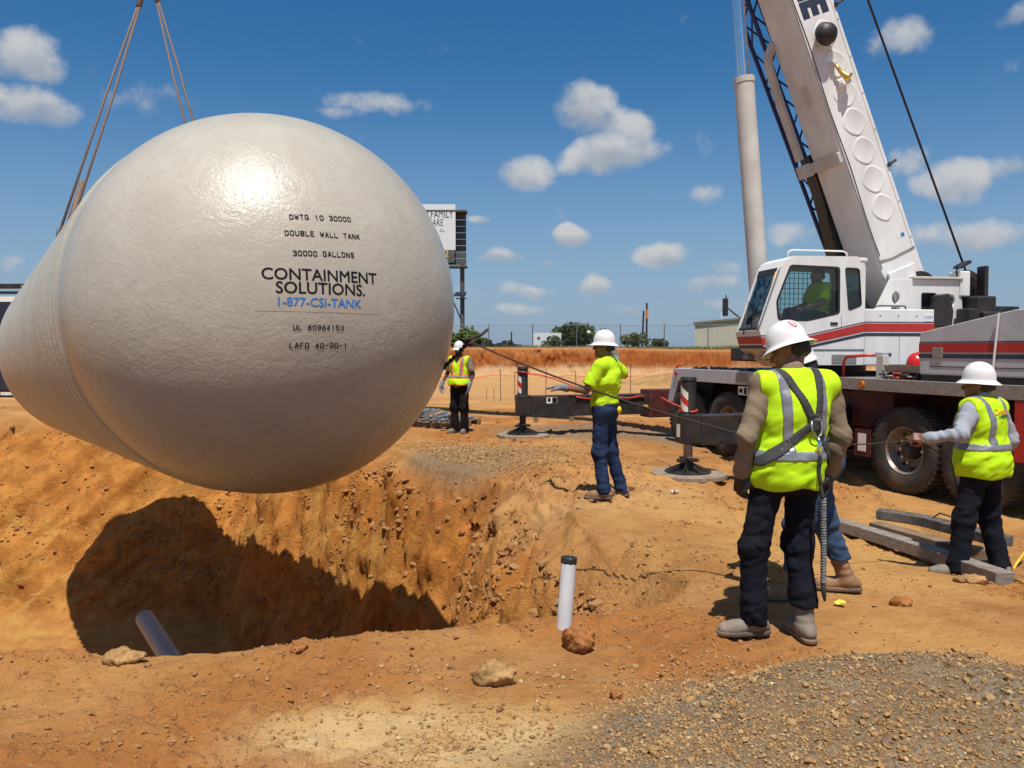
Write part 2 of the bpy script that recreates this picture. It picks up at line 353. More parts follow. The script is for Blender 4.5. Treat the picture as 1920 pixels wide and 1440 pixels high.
# ------------------------------------------------------------------ ground sheet: one grid, fine near the work, coarse to the horizon
tt = np.concatenate([-np.geomspace(60, 1.03, 26), np.linspace(-1, 1, 600), np.geomspace(1.03, 60, 26)])
yy = np.concatenate([np.linspace(-120, -2, 10), np.linspace(-1, 2.2, 10), np.geomspace(2.4, 24, 700), np.geomspace(24.3, 47.5, 50), [48.0, 48.3, 48.6, 48.9, 50], np.geomspace(55, 6000, 24)])
TG, YG = np.meshgrid(tt, yy)
XG = TG * (0.72 * np.maximum(YG, 2.0) + 1.0)
ZG = height(XG, YG)
nr, nc = XG.shape
# broken lumps, ledges and crumbs on the dug faces, pushed out along the surface normal
pdg, _ = pit_depth(XG, YG); wallm = ss(0.04, 0.35, pdg) * (1 - 0.85 * ss(FLOOR - 0.4, FLOOR - 0.05, pdg)) * (YG < 24) * (np.abs(TG) < 1.5)
Pg = np.stack([XG, YG, ZG], -1); Ng = np.cross(np.gradient(Pg, axis=1), np.gradient(Pg, axis=0)); Ng /= np.linalg.norm(Ng, axis=2, keepdims=True) + 1e-12; Ng *= np.sign(Ng[..., 2:3] + 1e-9)
sg = -0.57 * XG + 0.82 * YG; qg = ZG - 0.75 * (0.82 * XG + 0.57 * YG); wv = 0.5 * fbm(sg * 1.5, qg * 1.5, 3, 900)
w1, i1 = worley(sg * 1.5 + wv, qg * 1.7 + wv, 901); w2, i2 = worley(sg * 4.2 + wv, qg * 4.6, 902); w3, i3 = worley(sg * 10 + wv, qg * 11, 903)
step_ = (qg * 1.3 + 1.4 * fbm(sg * 0.7, qg * 0.4, 3, 905)) % 1
disp = 0.24 * (0.5 - w1) * (i1 > 0.4) + 0.13 * (0.5 - w2) * (i2 > 0.3) + 0.055 * (0.5 - w3) * (i3 > 0.25) + 0.22 * fbm(sg * 0.9, qg * 0.9, 4, 904) + 0.10 * (ss(0, 0.8, step_) - ss(0.84, 1, step_) - 0.4) * ss(-0.05, 0.1, fbm(sg * 0.5, qg * 0.5, 2, 906))
Pg = Pg + Ng * (disp * wallm * (1 - 0.92 * scr_mask(XG, YG)))[..., None]
XD, YD, ZD = Pg[..., 0], Pg[..., 1], Pg[..., 2]
V = Pg.reshape(-1, 3)
idx = np.arange(nr * nc).reshape(nr, nc)
Fq = np.stack([idx[:-1, :-1], idx[:-1, 1:], idx[1:, 1:], idx[1:, :-1]], -1).reshape(-1, 4)
me = bpy.data.meshes.new('ground'); me.vertices.add(len(V)); me.vertices.foreach_set('co', V.ravel())
me.loops.add(Fq.size); me.loops.foreach_set('vertex_index', Fq.ravel().astype(np.int32))
me.polygons.add(len(Fq)); me.polygons.foreach_set('loop_start', np.arange(0, Fq.size, 4, dtype=np.int32)); me.polygons.foreach_set('loop_total', np.full(len(Fq), 4, np.int32))
me.update(calc_edges=True); me.shade_smooth()
ground = bpy.data.objects.new('ground', me); COL.objects.link(ground); tag(ground, 'orange clay ground of the building site with the open tank pit', 'ground', kind='structure')
x, y = XG.ravel(), YG.ravel()
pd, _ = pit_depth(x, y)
md = np.sqrt(((x - MOUND[0]) / 1.75) ** 2 + ((y - MOUND[1]) / 0.95) ** 2) + 0.35 * fbm(x * 1.4, y * 1.4, 3, 12)
gr = np.maximum(ss(1.02, 0.75, md), 0.9 * ss(1.15, 0.5, np.hypot((x + 0.6) / 1.3, (y - 11.8) / 1.9) + 0.7 * fbm(x * 1.1, y * 1.1, 3, 14)))
gr = np.maximum(gr, 0.85 * ss(1.2, 0.5, np.hypot((x - 2.2) / 2.4, (y - 15.6) / 1.6) + 0.6 * fbm(x, y, 3, 15)))
gr = gr * (1 - ss(0.02, 0.25, pd))
yel = np.clip(np.maximum(ss(1.2, 0.2, np.hypot((x - 2.6) / 2.2, (y - 7.4) / 2.2)), ss(1.2, 0.3, np.hypot((x + 0.45) / 0.8, (y - 3.35) / 0.3))) + 0.8 * ss(0.3, 2.0, pd) * ss(-2.5, -4.5, x), 0, 1)
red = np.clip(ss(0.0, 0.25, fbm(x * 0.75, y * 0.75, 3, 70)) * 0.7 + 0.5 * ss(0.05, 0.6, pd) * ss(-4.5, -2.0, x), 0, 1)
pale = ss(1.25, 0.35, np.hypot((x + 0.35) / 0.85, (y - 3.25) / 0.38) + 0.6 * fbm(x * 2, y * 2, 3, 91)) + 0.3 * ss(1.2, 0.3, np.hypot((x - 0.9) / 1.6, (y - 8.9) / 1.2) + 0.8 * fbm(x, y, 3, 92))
for nm, a in (('gravel', gr), ('subsoil_shade', ss(0.1, 0.7, pd) * (1 - 0.35 * ss(FLOOR - 0.35, FLOOR - 0.1, pd))), ('pale', np.clip(pale, 0, 1)), ('yellow', yel), ('redclay', red), ('farflat', ss(20, 30, y) * (1 - ss(48, 49, y))), ('grass', ss(48.4, 49.2, y))):
    at_ = me.attributes.new(nm, 'FLOAT', 'POINT'); at_.data.foreach_set('value', a.astype(np.float32))

def dirt_material():
    m = bpy.data.materials.new('clay_dirt'); m.use_nodes = True; nt = m.node_tree; bs = nt.nodes['Principled BSDF']
    tcn = nd(nt, 'ShaderNodeTexCoord'); P = tcn.outputs['Object']
    def A(n): return nd(nt, 'ShaderNodeAttribute', attribute_name=n).outputs['Fac']
    def N(scale, det=6, rough=0.6, dist=0.0):
        n = nd(nt, 'ShaderNodeTexNoise'); nt.links.new(P, n.inputs[0]); n.inputs['Scale'].default_value = scale; n.inputs['Detail'].default_value = det; n.inputs['Roughness'].default_value = rough; n.inputs['Distortion'].default_value = dist
        return n.outputs[0]
    big = N(0.55, 5); mid = N(2.4, 7, 0.65, 0.6); fine = N(14, 6, 0.7); vf = N(75, 4, 0.7); stain = N(1.1, 8, 0.7, 1.2)
    c = mixc(nt, sstep(nt, mid, 0.32, 0.68), (0.319, 0.141, 0.042), (0.444, 0.228, 0.083))
    c = mixc(nt, sstep(nt, big, 0.40, 0.66, 0, 0.6), c, (0.620, 0.336, 0.113))
    c = mixc(nt, mth(nt, 'MULTIPLY', A('redclay'), sstep(nt, mid, 0.3, 0.6, 0.45, 0.95)), c, (0.342, 0.110, 0.024))
    c = mixc(nt, mth(nt, 'MULTIPLY', A('yellow'), sstep(nt, stain, 0.35, 0.62, 0.25, 0.9)), c, (0.528, 0.308, 0.103))
    c = mixc(nt, sstep(nt, stain, 0.60, 0.74, 0, 0.6), c, (0.196, 0.071, 0.021))
    c = mixc(nt, sstep(nt, fine, 0.52, 0.8, 0, 0.45), c, (0.600, 0.336, 0.137))
    c = mixc(nt, mth(nt, 'MULTIPLY', A('farflat'), 0.75), c, (0.488, 0.286, 0.120))
    c = mixc(nt, mth(nt, 'MULTIPLY', A('subsoil_shade'), sstep(nt, stain, 0.3, 0.6, 0.75, 1.0)), c, mixc(nt, sstep(nt, mid, 0.35, 0.65), (0.324, 0.121, 0.024), mixc(nt, sstep(nt, big, 0.42, 0.6), (0.504, 0.207, 0.045), (0.456, 0.241, 0.061))))  # deeper orange dug clay, partly toned down for faces turned from the light
    c = mixc(nt, mth(nt, 'MULTIPLY', A('pale'), sstep(nt, mid, 0.35, 0.6, 0.4, 1.0)), c, (0.620, 0.431, 0.211))
    gv = nd(nt, 'ShaderNodeTexVoronoi'); nt.links.new(P, gv.inputs[0]); gv.inputs['Scale'].default_value = 70
    gcol = mixc(nt, gv.outputs['Color'], (0.148, 0.100, 0.056), (0.340, 0.274, 0.185))
    gcol = mixc(nt, sstep(nt, mid, 0.35, 0.65, 0, 0.6), gcol, (0.222, 0.130, 0.063))
    gm = mth(nt, 'MULTIPLY', A('gravel'), sstep(nt, fine, 0.25, 0.45, 0.6, 1.0))
    c = mixc(nt, gm, c, gcol)
    c = mixc(nt, A('grass'), c, mixc(nt, sstep(nt, mid, 0.4, 0.6), (0.067, 0.081, 0.022), (0.178, 0.141, 0.059)))
    nt.links.new(c, bs.inputs['Base Color']); bs.inputs['Roughness'].default_value = 0.95; bs.inputs['Specular IOR Level'].default_value = 0.12
    h = mth(nt, 'ADD', mth(nt, 'ADD', mth(nt, 'MULTIPLY', fine, 0.05), mth(nt, 'MULTIPLY', stain, 0.07)), mth(nt, 'MULTIPLY', vf, 0.014))
    h = mth(nt, 'ADD', h, mth(nt, 'MULTIPLY', mth(nt, 'MULTIPLY', gv.outputs['Distance'], gm), -0.012))
    b = nd(nt, 'ShaderNodeBump'); b.inputs['Strength'].default_value = 0.9; b.inputs['Distance'].default_value = 1.0; nt.links.new(h, b.inputs['Height']); nt.links.new(b.outputs[0], bs.inputs['Normal'])
    return m
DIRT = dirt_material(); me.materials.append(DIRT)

# ------------------------------------------------------------------ clods and pebbles as real geometry
ICO_V = np.array([(0, 0, 1), (.894, 0, .447), (.276, .851, .447), (-.724, .526, .447), (-.724, -.526, .447), (.276, -.851, .447), (.724, .526, -.447), (-.276, .851, -.447), (-.894, 0, -.447), (-.276, -.851, -.447), (.724, -.526, -.447), (0, 0, -1)])
ICO_F = np.array([(0, 1, 2), (0, 2, 3), (0, 3, 4), (0, 4, 5), (0, 5, 1), (1, 6, 2), (2, 7, 3), (3, 8, 4), (4, 9, 5), (5, 10, 1), (6, 7, 2), (7, 8, 3), (8, 9, 4), (9, 10, 5), (10, 6, 1), (6, 11, 7), (7, 11, 8), (8, 11, 9), (9, 11, 10), (10, 11, 6)])
CUB_V = np.array([(-1, -1, -1), (1, -1, -1), (1, 1, -1), (-1, 1, -1), (-1, -1, 1), (1, -1, 1), (1, 1, 1), (-1, 1, 1)]) * 0.62
CUB_F = np.array([(0, 3, 2), (0, 2, 1), (4, 5, 6), (4, 6, 7), (0, 1, 5), (0, 5, 4), (1, 2, 6), (1, 6, 5), (2, 3, 7), (2, 7, 6), (3, 0, 4), (3, 4, 7)])
def scatter(name, pos, size, base, faces, material, label, cat, flat=0.75, seed=1, jitter=0.28, sink=0.25):
    rg = np.random.default_rng(seed); n = len(pos); k = len(base)
    q = rg.normal(size=(n, 4)); q /= np.linalg.norm(q, axis=1, keepdims=True); w, a, b, c = q.T
    Rm = np.stack([1 - 2 * (b * b + c * c), 2 * (a * b - w * c), 2 * (a * c + w * b), 2 * (a * b + w * c), 1 - 2 * (a * a + c * c), 2 * (b * c - w * a), 2 * (a * c - w * b), 2 * (b * c + w * a), 1 - 2 * (a * a + b * b)], 1).reshape(n, 3, 3)
    v = base[None] * (1 + rg.uniform(-jitter, jitter, (n, k, 1))) * rg.uniform(0.7, 1.25, (n, 1, 3))
    v = np.einsum('nij,nkj->nki', Rm, v); v[..., 2] *= flat; v = v * size[:, None, None]
    v[..., 2] += size[:, None] * flat * (1 - sink) * 0.6; v = v + pos[:, None, :]
    F = (faces[None] + (np.arange(n) * k)[:, None, None]).reshape(-1, 3)
    m = bpy.data.meshes.new(name); m.vertices.add(n * k); m.vertices.foreach_set('co', v.ravel()); m.loops.add(F.size); m.loops.foreach_set('vertex_index', F.ravel().astype(np.int32))
    m.polygons.add(len(F)); m.polygons.foreach_set('loop_start', np.arange(0, F.size, 3, dtype=np.int32)); m.polygons.foreach_set('loop_total', np.full(len(F), 3, np.int32)); m.update(calc_edges=True)
    rv = np.repeat(rg.uniform(0, 1, n), k).astype(np.float32); a_ = m.attributes.new('rnd', 'FLOAT', 'POINT'); a_.data.foreach_set('value', rv)
    m.shade_flat(); m.materials.append(material); o = bpy.data.objects.new(name, m); COL.objects.link(o); tag(o, label, cat, kind='stuff'); return o
def stone_mat(name, cols, rough=0.9):
    m = bpy.data.materials.new(name); m.use_nodes = True; nt = m.node_tree; bs = nt.nodes['Principled BSDF']
    a = nd(nt, 'ShaderNodeAttribute', attribute_name='rnd').outputs['Fac']; rp = nd(nt, 'ShaderNodeValToRGB'); nt.links.new(a, rp.inputs[0])
    el_ = rp.color_ramp.elements; el_[0].color = cols[0] + (1,); el_[0].position = 0; el_[1].color = cols[-1] + (1,); el_[1].position = 1
    for i, c in enumerate(cols[1:-1]): e = el_.new((i + 1) / (len(cols) - 1)); e.color = c + (1,)
    nz = nd(nt, 'ShaderNodeTexNoise'); nz.inputs['Scale'].default_value = 60; nt.links.new(nd(nt, 'ShaderNodeTexCoord').outputs['Object'], nz.inputs[0])
    nt.links.new(mixc(nt, sstep(nt, nz.outputs[0], 0.3, 0.7, 0, 0.5), rp.outputs[0], (0.266, 0.148, 0.067)), bs.inputs['Base Color']); bs.inputs['Roughness'].default_value = rough; bs.inputs['Specular IOR Level'].default_value = 0.15
    return m
rg = np.random.default_rng(3)
# gravel heap
n = 95000
gx = MOUND[0] + rg.uniform(-2.4, 2.4, n); gy = MOUND[1] + rg.uniform(-1.1, 1.2, n)
mdp = np.sqrt(((gx - MOUND[0]) / 1.75) ** 2 + ((gy - MOUND[1]) / 0.95) ** 2) + 0.35 * fbm(gx * 1.4, gy * 1.4, 3, 12)
keep = (rg.uniform(0, 1, n) < ss(1.25, 0.7, mdp + 0.5 * fbm(gx * 2.5, gy * 2.5, 3, 93)) * (0.35 + 0.65 * ss(-0.12, 0.05, fbm(gx * 1.7, gy * 3.0, 3, 94)))) & (np.abs(gx) < 0.70 * gy + 0.5) & (gy > 2.2)
gx, gy = gx[keep], gy[keep]
GRAVEL = stone_mat('gravel_stones', [(0.19, 0.098, 0.038), (0.34, 0.205, 0.084), (0.42, 0.280, 0.130), (0.31, 0.150, 0.054), (0.52, 0.39, 0.205)])
scatter('gravel', np.stack([gx, gy, height(gx, gy)], 1), np.clip(rg.lognormal(-5.42, 0.42, len(gx)), 0.0025, 0.013), CUB_V, CUB_F, GRAVEL, 'tan and grey pea gravel heaped on the clay', 'gravel', seed=5)
# thin gravel spread behind the pit
n = 9000; gx = -0.6 + rg.normal(0, 0.8, n); gy = 11.8 + rg.normal(0, 1.1, n); k = gx > np.interp(gy, RIM_Y, RIM_X) + 0.3; gx, gy = gx[k], gy[k]
scatter('gravel', np.stack([gx, gy, height(gx, gy)], 1), np.clip(rg.lognormal(-4.5, 0.35, len(gx)), 0.006, 0.025), CUB_V, CUB_F, GRAVEL, 'thin spread of grey gravel on the clay beyond the pit', 'gravel', seed=6)
# clay clods
n = 90000
cy = np.exp(rg.uniform(math.log(2.6), math.log(22), n)); cx = rg.uniform(-1, 1, n) * (0.68 * cy + 0.4)
pdc, _ = pit_depth(cx, cy); dens = 0.05 + 0.75 * ss(0.0, 0.2, fbm(cx * 0.75, cy * 0.75, 3, 70)) + 0.5 * ss(0.05, 0.5, pdc) * (pdc < FLOOR - 0.3)
dens = dens + 0.9 * np.exp(-(((cx - 0.9) / 0.7) ** 2 + ((cy - 5.9) / 0.7) ** 2)) + np.exp(-(((cx - 0.9) / 1.5) ** 2 + ((cy - 10.0) / 1.2) ** 2)) * 0.8 + np.exp(-(((cx - 1.7) / 0.9) ** 2 + ((cy - 5.7) / 0.35) ** 2))
mdp = np.sqrt(((cx - MOUND[0]) / 1.75) ** 2 + ((cy - MOUND[1]) / 0.95) ** 2)
keep = (rg.uniform(0, 1, n) < dens * 0.62) & (mdp > 1.0) & (pdc < 0.15) & (rg.uniform(0, 1, n) < ss(2.2, 4.3, cy) * 0.8 + 0.2); cx, cy = cx[keep], cy[keep]
wsel = np.nonzero((wallm.ravel() > 0.5) & (np.abs(XG.ravel()) < 0.68 * YG.ravel() + 0.4))[0]; wsel = rg.choice(wsel, 6000, p=(lambda q: q / q.sum())((0.15 + ss(0.0, 0.15, fbm(XG.ravel()[wsel] * 1.1, YG.ravel()[wsel] * 1.1, 3, 79))) * np.clip(YG.ravel()[wsel], 4, 12)))
CLOD = stone_mat('clay_clods', [(0.222, 0.092, 0.030), (0.326, 0.163, 0.063), (0.281, 0.126, 0.044), (0.385, 0.229, 0.104)], 0.95)
scatter('clay_clods', np.stack([cx, cy, height(cx, cy)], 1), np.minimum(np.clip(rg.lognormal(-5.35, 0.62, len(cx)) * (0.8 + 0.08 * cy), 0.003, 0.05), 0.0045 * cy), CUB_V, CUB_F, CLOD, 'small crumbled clay clods strewn over the site', 'clods', flat=0.7, seed=8, jitter=0.32, sink=0.5)
scatter('clay_clods', V[wsel], np.clip(rg.lognormal(-3.95, 0.55, len(wsel)), 0.008, 0.06), ICO_V, ICO_F, CLOD, 'crumbled clay rubble lying on the dug faces of the pit', 'clods', flat=0.75, seed=18, jitter=0.3, sink=0.6)
n = 900; gx = MOUND[0] + rg.uniform(-2.2, 2.0, n); gy = MOUND[1] + rg.uniform(-0.7, 1.0, n); k = (np.abs(gx) < 0.70 * gy + 0.3) & (gy > 2.4); gx, gy = gx[k], gy[k]
scatter('gravel', np.stack([gx, gy, height(gx, gy)], 1), np.clip(rg.lognormal(-4.5, 0.35, len(gx)), 0.008, 0.022), ICO_V, ICO_F, GRAVEL, 'larger stones mixed into the gravel heap', 'gravel', seed=25, flat=0.7, jitter=0.25)
n = 14000; cy = np.exp(rg.uniform(math.log(2.5), math.log(6.5), n)); cx = rg.uniform(-1, 1, n) * (0.68 * cy + 0.3); pdc, _ = pit_depth(cx, cy); k = (pdc < 0.05) & (rg.uniform(0, 1, n) < 0.25 + 0.75 * ss(-0.05, 0.15, fbm(cx * 1.3, cy * 1.3, 3, 95))); cx, cy = cx[k], cy[k]
scatter('clay_clods', np.stack([cx, cy, height(cx, cy)], 1), np.clip(rg.lognormal(-6.05, 0.5, len(cx)), 0.0015, 0.009), CUB_V, CUB_F, CLOD, 'fine clay crumbs and grit over the near ground', 'grit', flat=0.8, seed=26)
# ------------------------------------------------------------------ storage tank
TC = np.array([-2.047, 6.847, 1.957]); TA = np.array([-0.5707, 0.8203, -0.0382]); TA /= np.linalg.norm(TA)
TR, TL, TDN, TDF = 1.57, 9.88, 1.50, 1.3
TU = np.cross(TA, [0, 0, 1]); TU /= np.linalg.norm(TU); TV = np.cross(TU, TA)       # TU to the right seen from the near end
def tank_mat():
    m = bpy.data.materials.new('fibreglass'); m.use_nodes = True; nt = m.node_tree; bs = nt.nodes['Principled BSDF']
    P = nd(nt, 'ShaderNodeTexCoord').outputs['Object']
    def N(s, d=5, r=0.6, di=0.0):
        n = nd(nt, 'ShaderNodeTexNoise'); nt.links.new(P, n.inputs[0]); n.inputs['Scale'].default_value = s; n.inputs['Detail'].default_value = d; n.inputs['Roughness'].default_value = r; n.inputs['Distortion'].default_value = di; return n.outputs[0]
    a, b, c_, d_ = N(1.3), N(7, 5, 0.6, 0.8), N(34, 4, 0.6, 0.5), N(95, 3, 0.6)
    c = mixc(nt, sstep(nt, a, 0.35, 0.65), (0.40, 0.375, 0.310), (0.45, 0.425, 0.355))
    c = mixc(nt, sstep(nt, b, 0.35, 0.7, 0, 0.5), c, (0.39, 0.352, 0.29))
    mp = nd(nt, 'ShaderNodeMapping'); mp.inputs['Scale'].default_value = (3.0, 3.0, 0.35); nt.links.new(P, mp.inputs[0]); n5 = nd(nt, 'ShaderNodeTexNoise'); nt.links.new(mp.outputs[0], n5.inputs[0]); n5.inputs['Scale'].default_value = 2.2; n5.inputs['Detail'].default_value = 8; n5.inputs['Roughness'].default_value = 0.7
    c = mixc(nt, sstep(nt, n5.outputs[0], 0.52, 0.80, 0, 0.28), c, (0.33, 0.27, 0.20))
    nt.links.new(c, bs.inputs['Base Color'])
    nt.links.new(sstep(nt, c_, 0.3, 0.7, 0.25, 0.36), bs.inputs['Roughness']); bs.inputs['Specular IOR Level'].default_value = 0.38
    h = mth(nt, 'ADD', mth(nt, 'MULTIPLY', b, 0.0055), mth(nt, 'ADD', mth(nt, 'MULTIPLY', c_, 0.0030), mth(nt, 'MULTIPLY', d_, 0.0014)))
    bp = nd(nt, 'ShaderNodeBump'); bp.inputs['Strength'].default_value = 1.0; bp.inputs['Distance'].default_value = 1.0; nt.links.new(h, bp.inputs['Height']); nt.links.new(bp.outputs[0], bs.inputs['Normal'])
    return m
FIB = tank_mat()
tank = empty('storage_tank', tuple(TC + TA * TL / 2 - np.array([0, 0, TR])), 'huge beige fibreglass storage tank hanging from slings over the pit', 'tank')
def dome_pt(th, ph, sgn):
    pass
mb = MB(); mb.lathe([(-TDN * math.cos(t), TR * math.sin(t)) for t in np.linspace(0.004, math.pi / 2, 40)] + [(0.05, TR)], TC, TA, n=128, cap=False)
dome = mb.build('end_cap', FIB, tank, smooth=True)
mb = MB(); prof = [(0.05, TR - 0.001), (0.15, TR - 0.001)]; t = 0.22
while t < TL - 0.35:
    for k in range(8):
        prof.append((t + 0.18 * k / 7, TR - 0.001 + 0.030 * math.sin(math.pi * k / 7) ** 0.8))
    t += 0.30
prof.append((TL - 0.1, TR - 0.002))
mb.lathe(prof, TC, TA, n=128, cap=False); mb.build('ribbed_shell', FIB, tank, smooth=True)
mb = MB(); mb.lathe([(TL - 0.1, TR)] + [(TL + TDF * math.cos(t), TR * math.sin(t)) for t in np.linspace(math.pi / 2, 0.004, 30)], TC, TA, n=128, cap=False); mb.build('end_cap', FIB, tank, smooth=True)

def on_dome(X, Yv, lift=0.003):
    """point of the near end cap whose offsets from the tank axis are X (right) and Yv (up)"""
    r2 = (X * X + Yv * Yv) / TR ** 2; z = TDN * np.sqrt(np.maximum(1 - r2, 0))
    n = TU * (X / TR ** 2)[:, None] + TV * (Yv / TR ** 2)[:, None] - TA * (z / TDN ** 2)[:, None]; n /= np.linalg.norm(n, axis=1, keepdims=True)
    return TC + TU * X[:, None] + TV * Yv[:, None] - TA * z[:, None] + n * lift
def text_mesh(body, size, bold=0.0, shear=0.0, spacing=1.0, res=3):
    cu = bpy.data.curves.new('lettering', 'FONT'); cu.body = body; cu.size = size; cu.offset = bold; cu.shear = shear; cu.space_character = spacing; cu.align_x = 'CENTER'; cu.resolution_u = res
    o = bpy.data.objects.new('lettering', cu); COL.objects.link(o)
    m = bpy.data.meshes.new_from_object(o.evaluated_get(bpy.context.evaluated_depsgraph_get()))
    bm = bmesh.new(); bm.from_mesh(m); bmesh.ops.remove_doubles(bm, verts=bm.verts[:], dist=1e-5); bmesh.ops.triangulate(bm, faces=bm.faces[:])
    v = np.array([p.co[:] for p in bm.verts]); f = [[q.index for q in fc.verts] for fc in bm.faces]
    bm.free(); bpy.data.objects.remove(o); bpy.data.curves.remove(cu); bpy.data.meshes.remove(m); return v, f
def raw_mesh(name, v, f, material, parent=None):
    """open sheet (flat print): normals left as authored"""
    m = bpy.data.meshes.new(name); off = np.array(parent.get('_w', (0, 0, 0))) if parent else np.zeros(3)
    m.from_pydata((np.asarray(v) - off).tolist(), [], f); m.materials.append(material); o = bpy.data.objects.new(name, m); COL.objects.link(o); o.parent = parent; o['_w'] = tuple(map(float, off)); return o
INK = mat('black_paint', (0.012, 0.012, 0.015), 0.7, var=0.2, spec=0.1); BLUE = mat('blue_print', (0.02, 0.19, 0.55), 0.5)
DK = None
# stencil alphabet: strokes on a 4 x 6 cell, with the bridges of a cut stencil left open
def L_(*s): return s
STEN = {'D': ('0,0 0,6', '.8,6 2.6,6 4,4.6 4,3.4', '4,2.6 4,1.4 2.6,0 .8,0'), 'W': ('0,6 .8,0 1.7,3.6', '2.3,3.6 3.2,0 4,6'), 'T': ('0,6 1.6,6', '2.4,6 4,6', '2,5.2 2,0'), 'G': ('3.8,5 3,6 1,6 0,5 0,3.4', '0,2.6 0,1 1,0 3,0 4,1 4,2.8 2.4,2.8'),
        '1': ('1,5 2,6 2,0',), '0': ('1.6,6 .9,6 0,5 0,1 .9,0 1.6,0', '2.4,6 3.1,6 4,5 4,1 3.1,0 2.4,0'), '3': ('0,5.4 1,6 3,6 4,5 4,4 3,3.2 1.6,3.2', '3,2.9 4,2 4,1 3,0 1,0 0,.7'), 'O': ('1.6,6 .9,6 0,5 0,1 .9,0 1.6,0', '2.4,6 3.1,6 4,5 4,1 3.1,0 2.4,0'),
        'U': ('0,6 0,1 .9,0 1.6,0', '2.4,0 3.1,0 4,1 4,6'), 'B': ('0,6 0,0', '.8,6 3,6 4,5 4,4 3,3.2 .8,3.2', '.8,2.8 3,2.8 4,2 4,1 3,0 .8,0'), 'L': ('0,6 0,0', '.9,0 4,0'), 'E': ('0,6 0,0', '.9,6 4,6', '.9,3 3,3', '.9,0 4,0'),
        'A': ('0,0 1.7,6', '2.3,6 4,0', '1.4,2 2.6,2'), 'N': ('0,0 0,6', '.6,5.6 3.4,.4', '4,0 4,6'), 'K': ('0,6 0,0', '3.8,6 .9,3.2', '.9,2.8 4,0'), 'S': ('4,5.2 3,6 1,6 0,5 0,4 1,3.3', '1.7,3 3,2.8 4,2 4,1 3,0 1,0 0,.8'),
        '6': ('3.6,6 1.6,5.4 0,3 0,1 .9,0 1.7,0', '2.4,0 3.2,0 4,1 4,2.2 3.2,3.2 1,3.2'), '9': ('.4,0 2.4,.6 4,3 4,5 3.1,6 2.4,6', '1.6,6 .8,6 0,5 0,3.8 .8,2.8 3,2.8'), '4': ('3,0 3,1.4', '3,2.3 3,6 0,1.8 2.4,1.8'), '5': ('3.8,6 .2,6 .2,3.4', '.9,3.6 3,3.6 4,2.6 4,1 3,0 1,0 0,.8'), 'F': ('0,6 0,0', '.9,6 4,6', '.9,3 3,3'), '-': ('.4,3 3.6,3',)}
def stencil(text, size, wt_=1.25):
    """thick strokes as quads; width of one cell is 4/6 of the height; one face list for each word"""
    u = size / 6; adv = 6.4 * u; v = []; words = [[]]; rg2 = random.Random(len(text)); x = -(len(text) * adv - 2.4 * u) / 2
    for ch in text:
        if ch == ' ': words.append([])
        dy = rg2.uniform(-0.25, 0.25) * u
        for st in STEN.get(ch, ()):
            p = np.array([[float(q) for q in s.split(',')] for s in st.split()]) * u
            for a, b in zip(p[:-1], p[1:]):
                d = b - a; L = np.linalg.norm(d); d = d / L; nn = np.array([-d[1], d[0]]) * wt_ * u * 0.5; k = max(1, int(L / 0.02)); e = d * wt_ * u * 0.28
                for i in range(k):
                    q0 = a - e * (i == 0) + (b - a) * (i / k); q1 = a + (b - a) * ((i + 1) / k) + e * (i == k - 1)
                    n0 = len(v); v += [(w[0] + x, w[1] + dy) for w in (q0 + nn, q0 - nn, q1 - nn, q1 + nn)]; words[-1].append([n0, n0 + 1, n0 + 2, n0 + 3])
        x += adv
    return np.array(v, float), words
# offsets from the cap's centre for given places of the photograph
def cap_xy(px, py):
    d = ray(px, py); best = None
    t = np.linspace(3, 9, 3000); P = CAM + t[:, None] * d - TC; X = P @ TU; Y = P @ TV; Z = -(P @ TA)
    g = (X / TR) ** 2 + (Y / TR) ** 2 + (Z / TDN) ** 2; i = int(np.argmax(g < 1)); return X[i], Y[i]
def place_line(name, v, f, m, lift=0.003):
    return raw_mesh(name, on_dome(v[:, 0], v[:, 1], lift), [list(q) for q in f], m, tank)
def fit_line(v, left, right, f=None):
    """map a flat line of lettering so that its base runs between two places on the cap"""
    (x0, y0), (x1, y1) = left, right
    a = v[:, 0].min(); b = v[:, 0].max(); s = math.hypot(x1 - x0, y1 - y0) / (b - a); c, sn = (x1 - x0) / math.hypot(x1 - x0, y1 - y0), (y1 - y0) / math.hypot(x1 - x0, y1 - y0)
    p = (v[:, :2] - np.array([a, 0])) * s; return np.stack([x0 + p[:, 0] * c - p[:, 1] * sn, y0 + p[:, 0] * sn + p[:, 1] * c], 1)
for txt, l, r in [('DWTG 10 30000', (543, 411), (658, 416)), ('DOUBLE WALL TANK', (534, 441), (675, 449)), ('30000 GALLONS', (549, 479), (664, 483)), ('UL 60964153', (549, 618), (644, 619)), ('LAFD 40-90-1', (542, 652), (648, 653))]:
    v, words = stencil(txt, 0.06); v = fit_line(v, cap_xy(*l), cap_xy(*r))
    for wf in words: i0, i1 = wf[0][0], wf[-1][-1] + 1; place_line('stencil_lettering', v[i0:i1], [[q - i0 for q in w] for w in wf], INK)
DECAL = mat('clear_decal', (0.415, 0.378, 0.312), 0.30, var=0.05)
c0 = [cap_xy(*p) for p in ((480, 497), (714, 502), (711, 590), (478, 583))]
gu, gv2 = np.meshgrid(np.linspace(0, 1, 25), np.linspace(0, 1, 13)); q = np.array(c0)
w = (q[0] * ((1 - gu) * (1 - gv2))[..., None] + q[1] * (gu * (1 - gv2))[..., None] + q[2] * (gu * gv2)[..., None] + q[3] * ((1 - gu) * gv2)[..., None]).reshape(-1, 2)
ii = np.arange(25 * 13).reshape(13, 25); fq = np.stack([ii[:-1, :-1], ii[1:, :-1], ii[1:, 1:], ii[:-1, 1:]], -1).reshape(-1, 4).tolist()
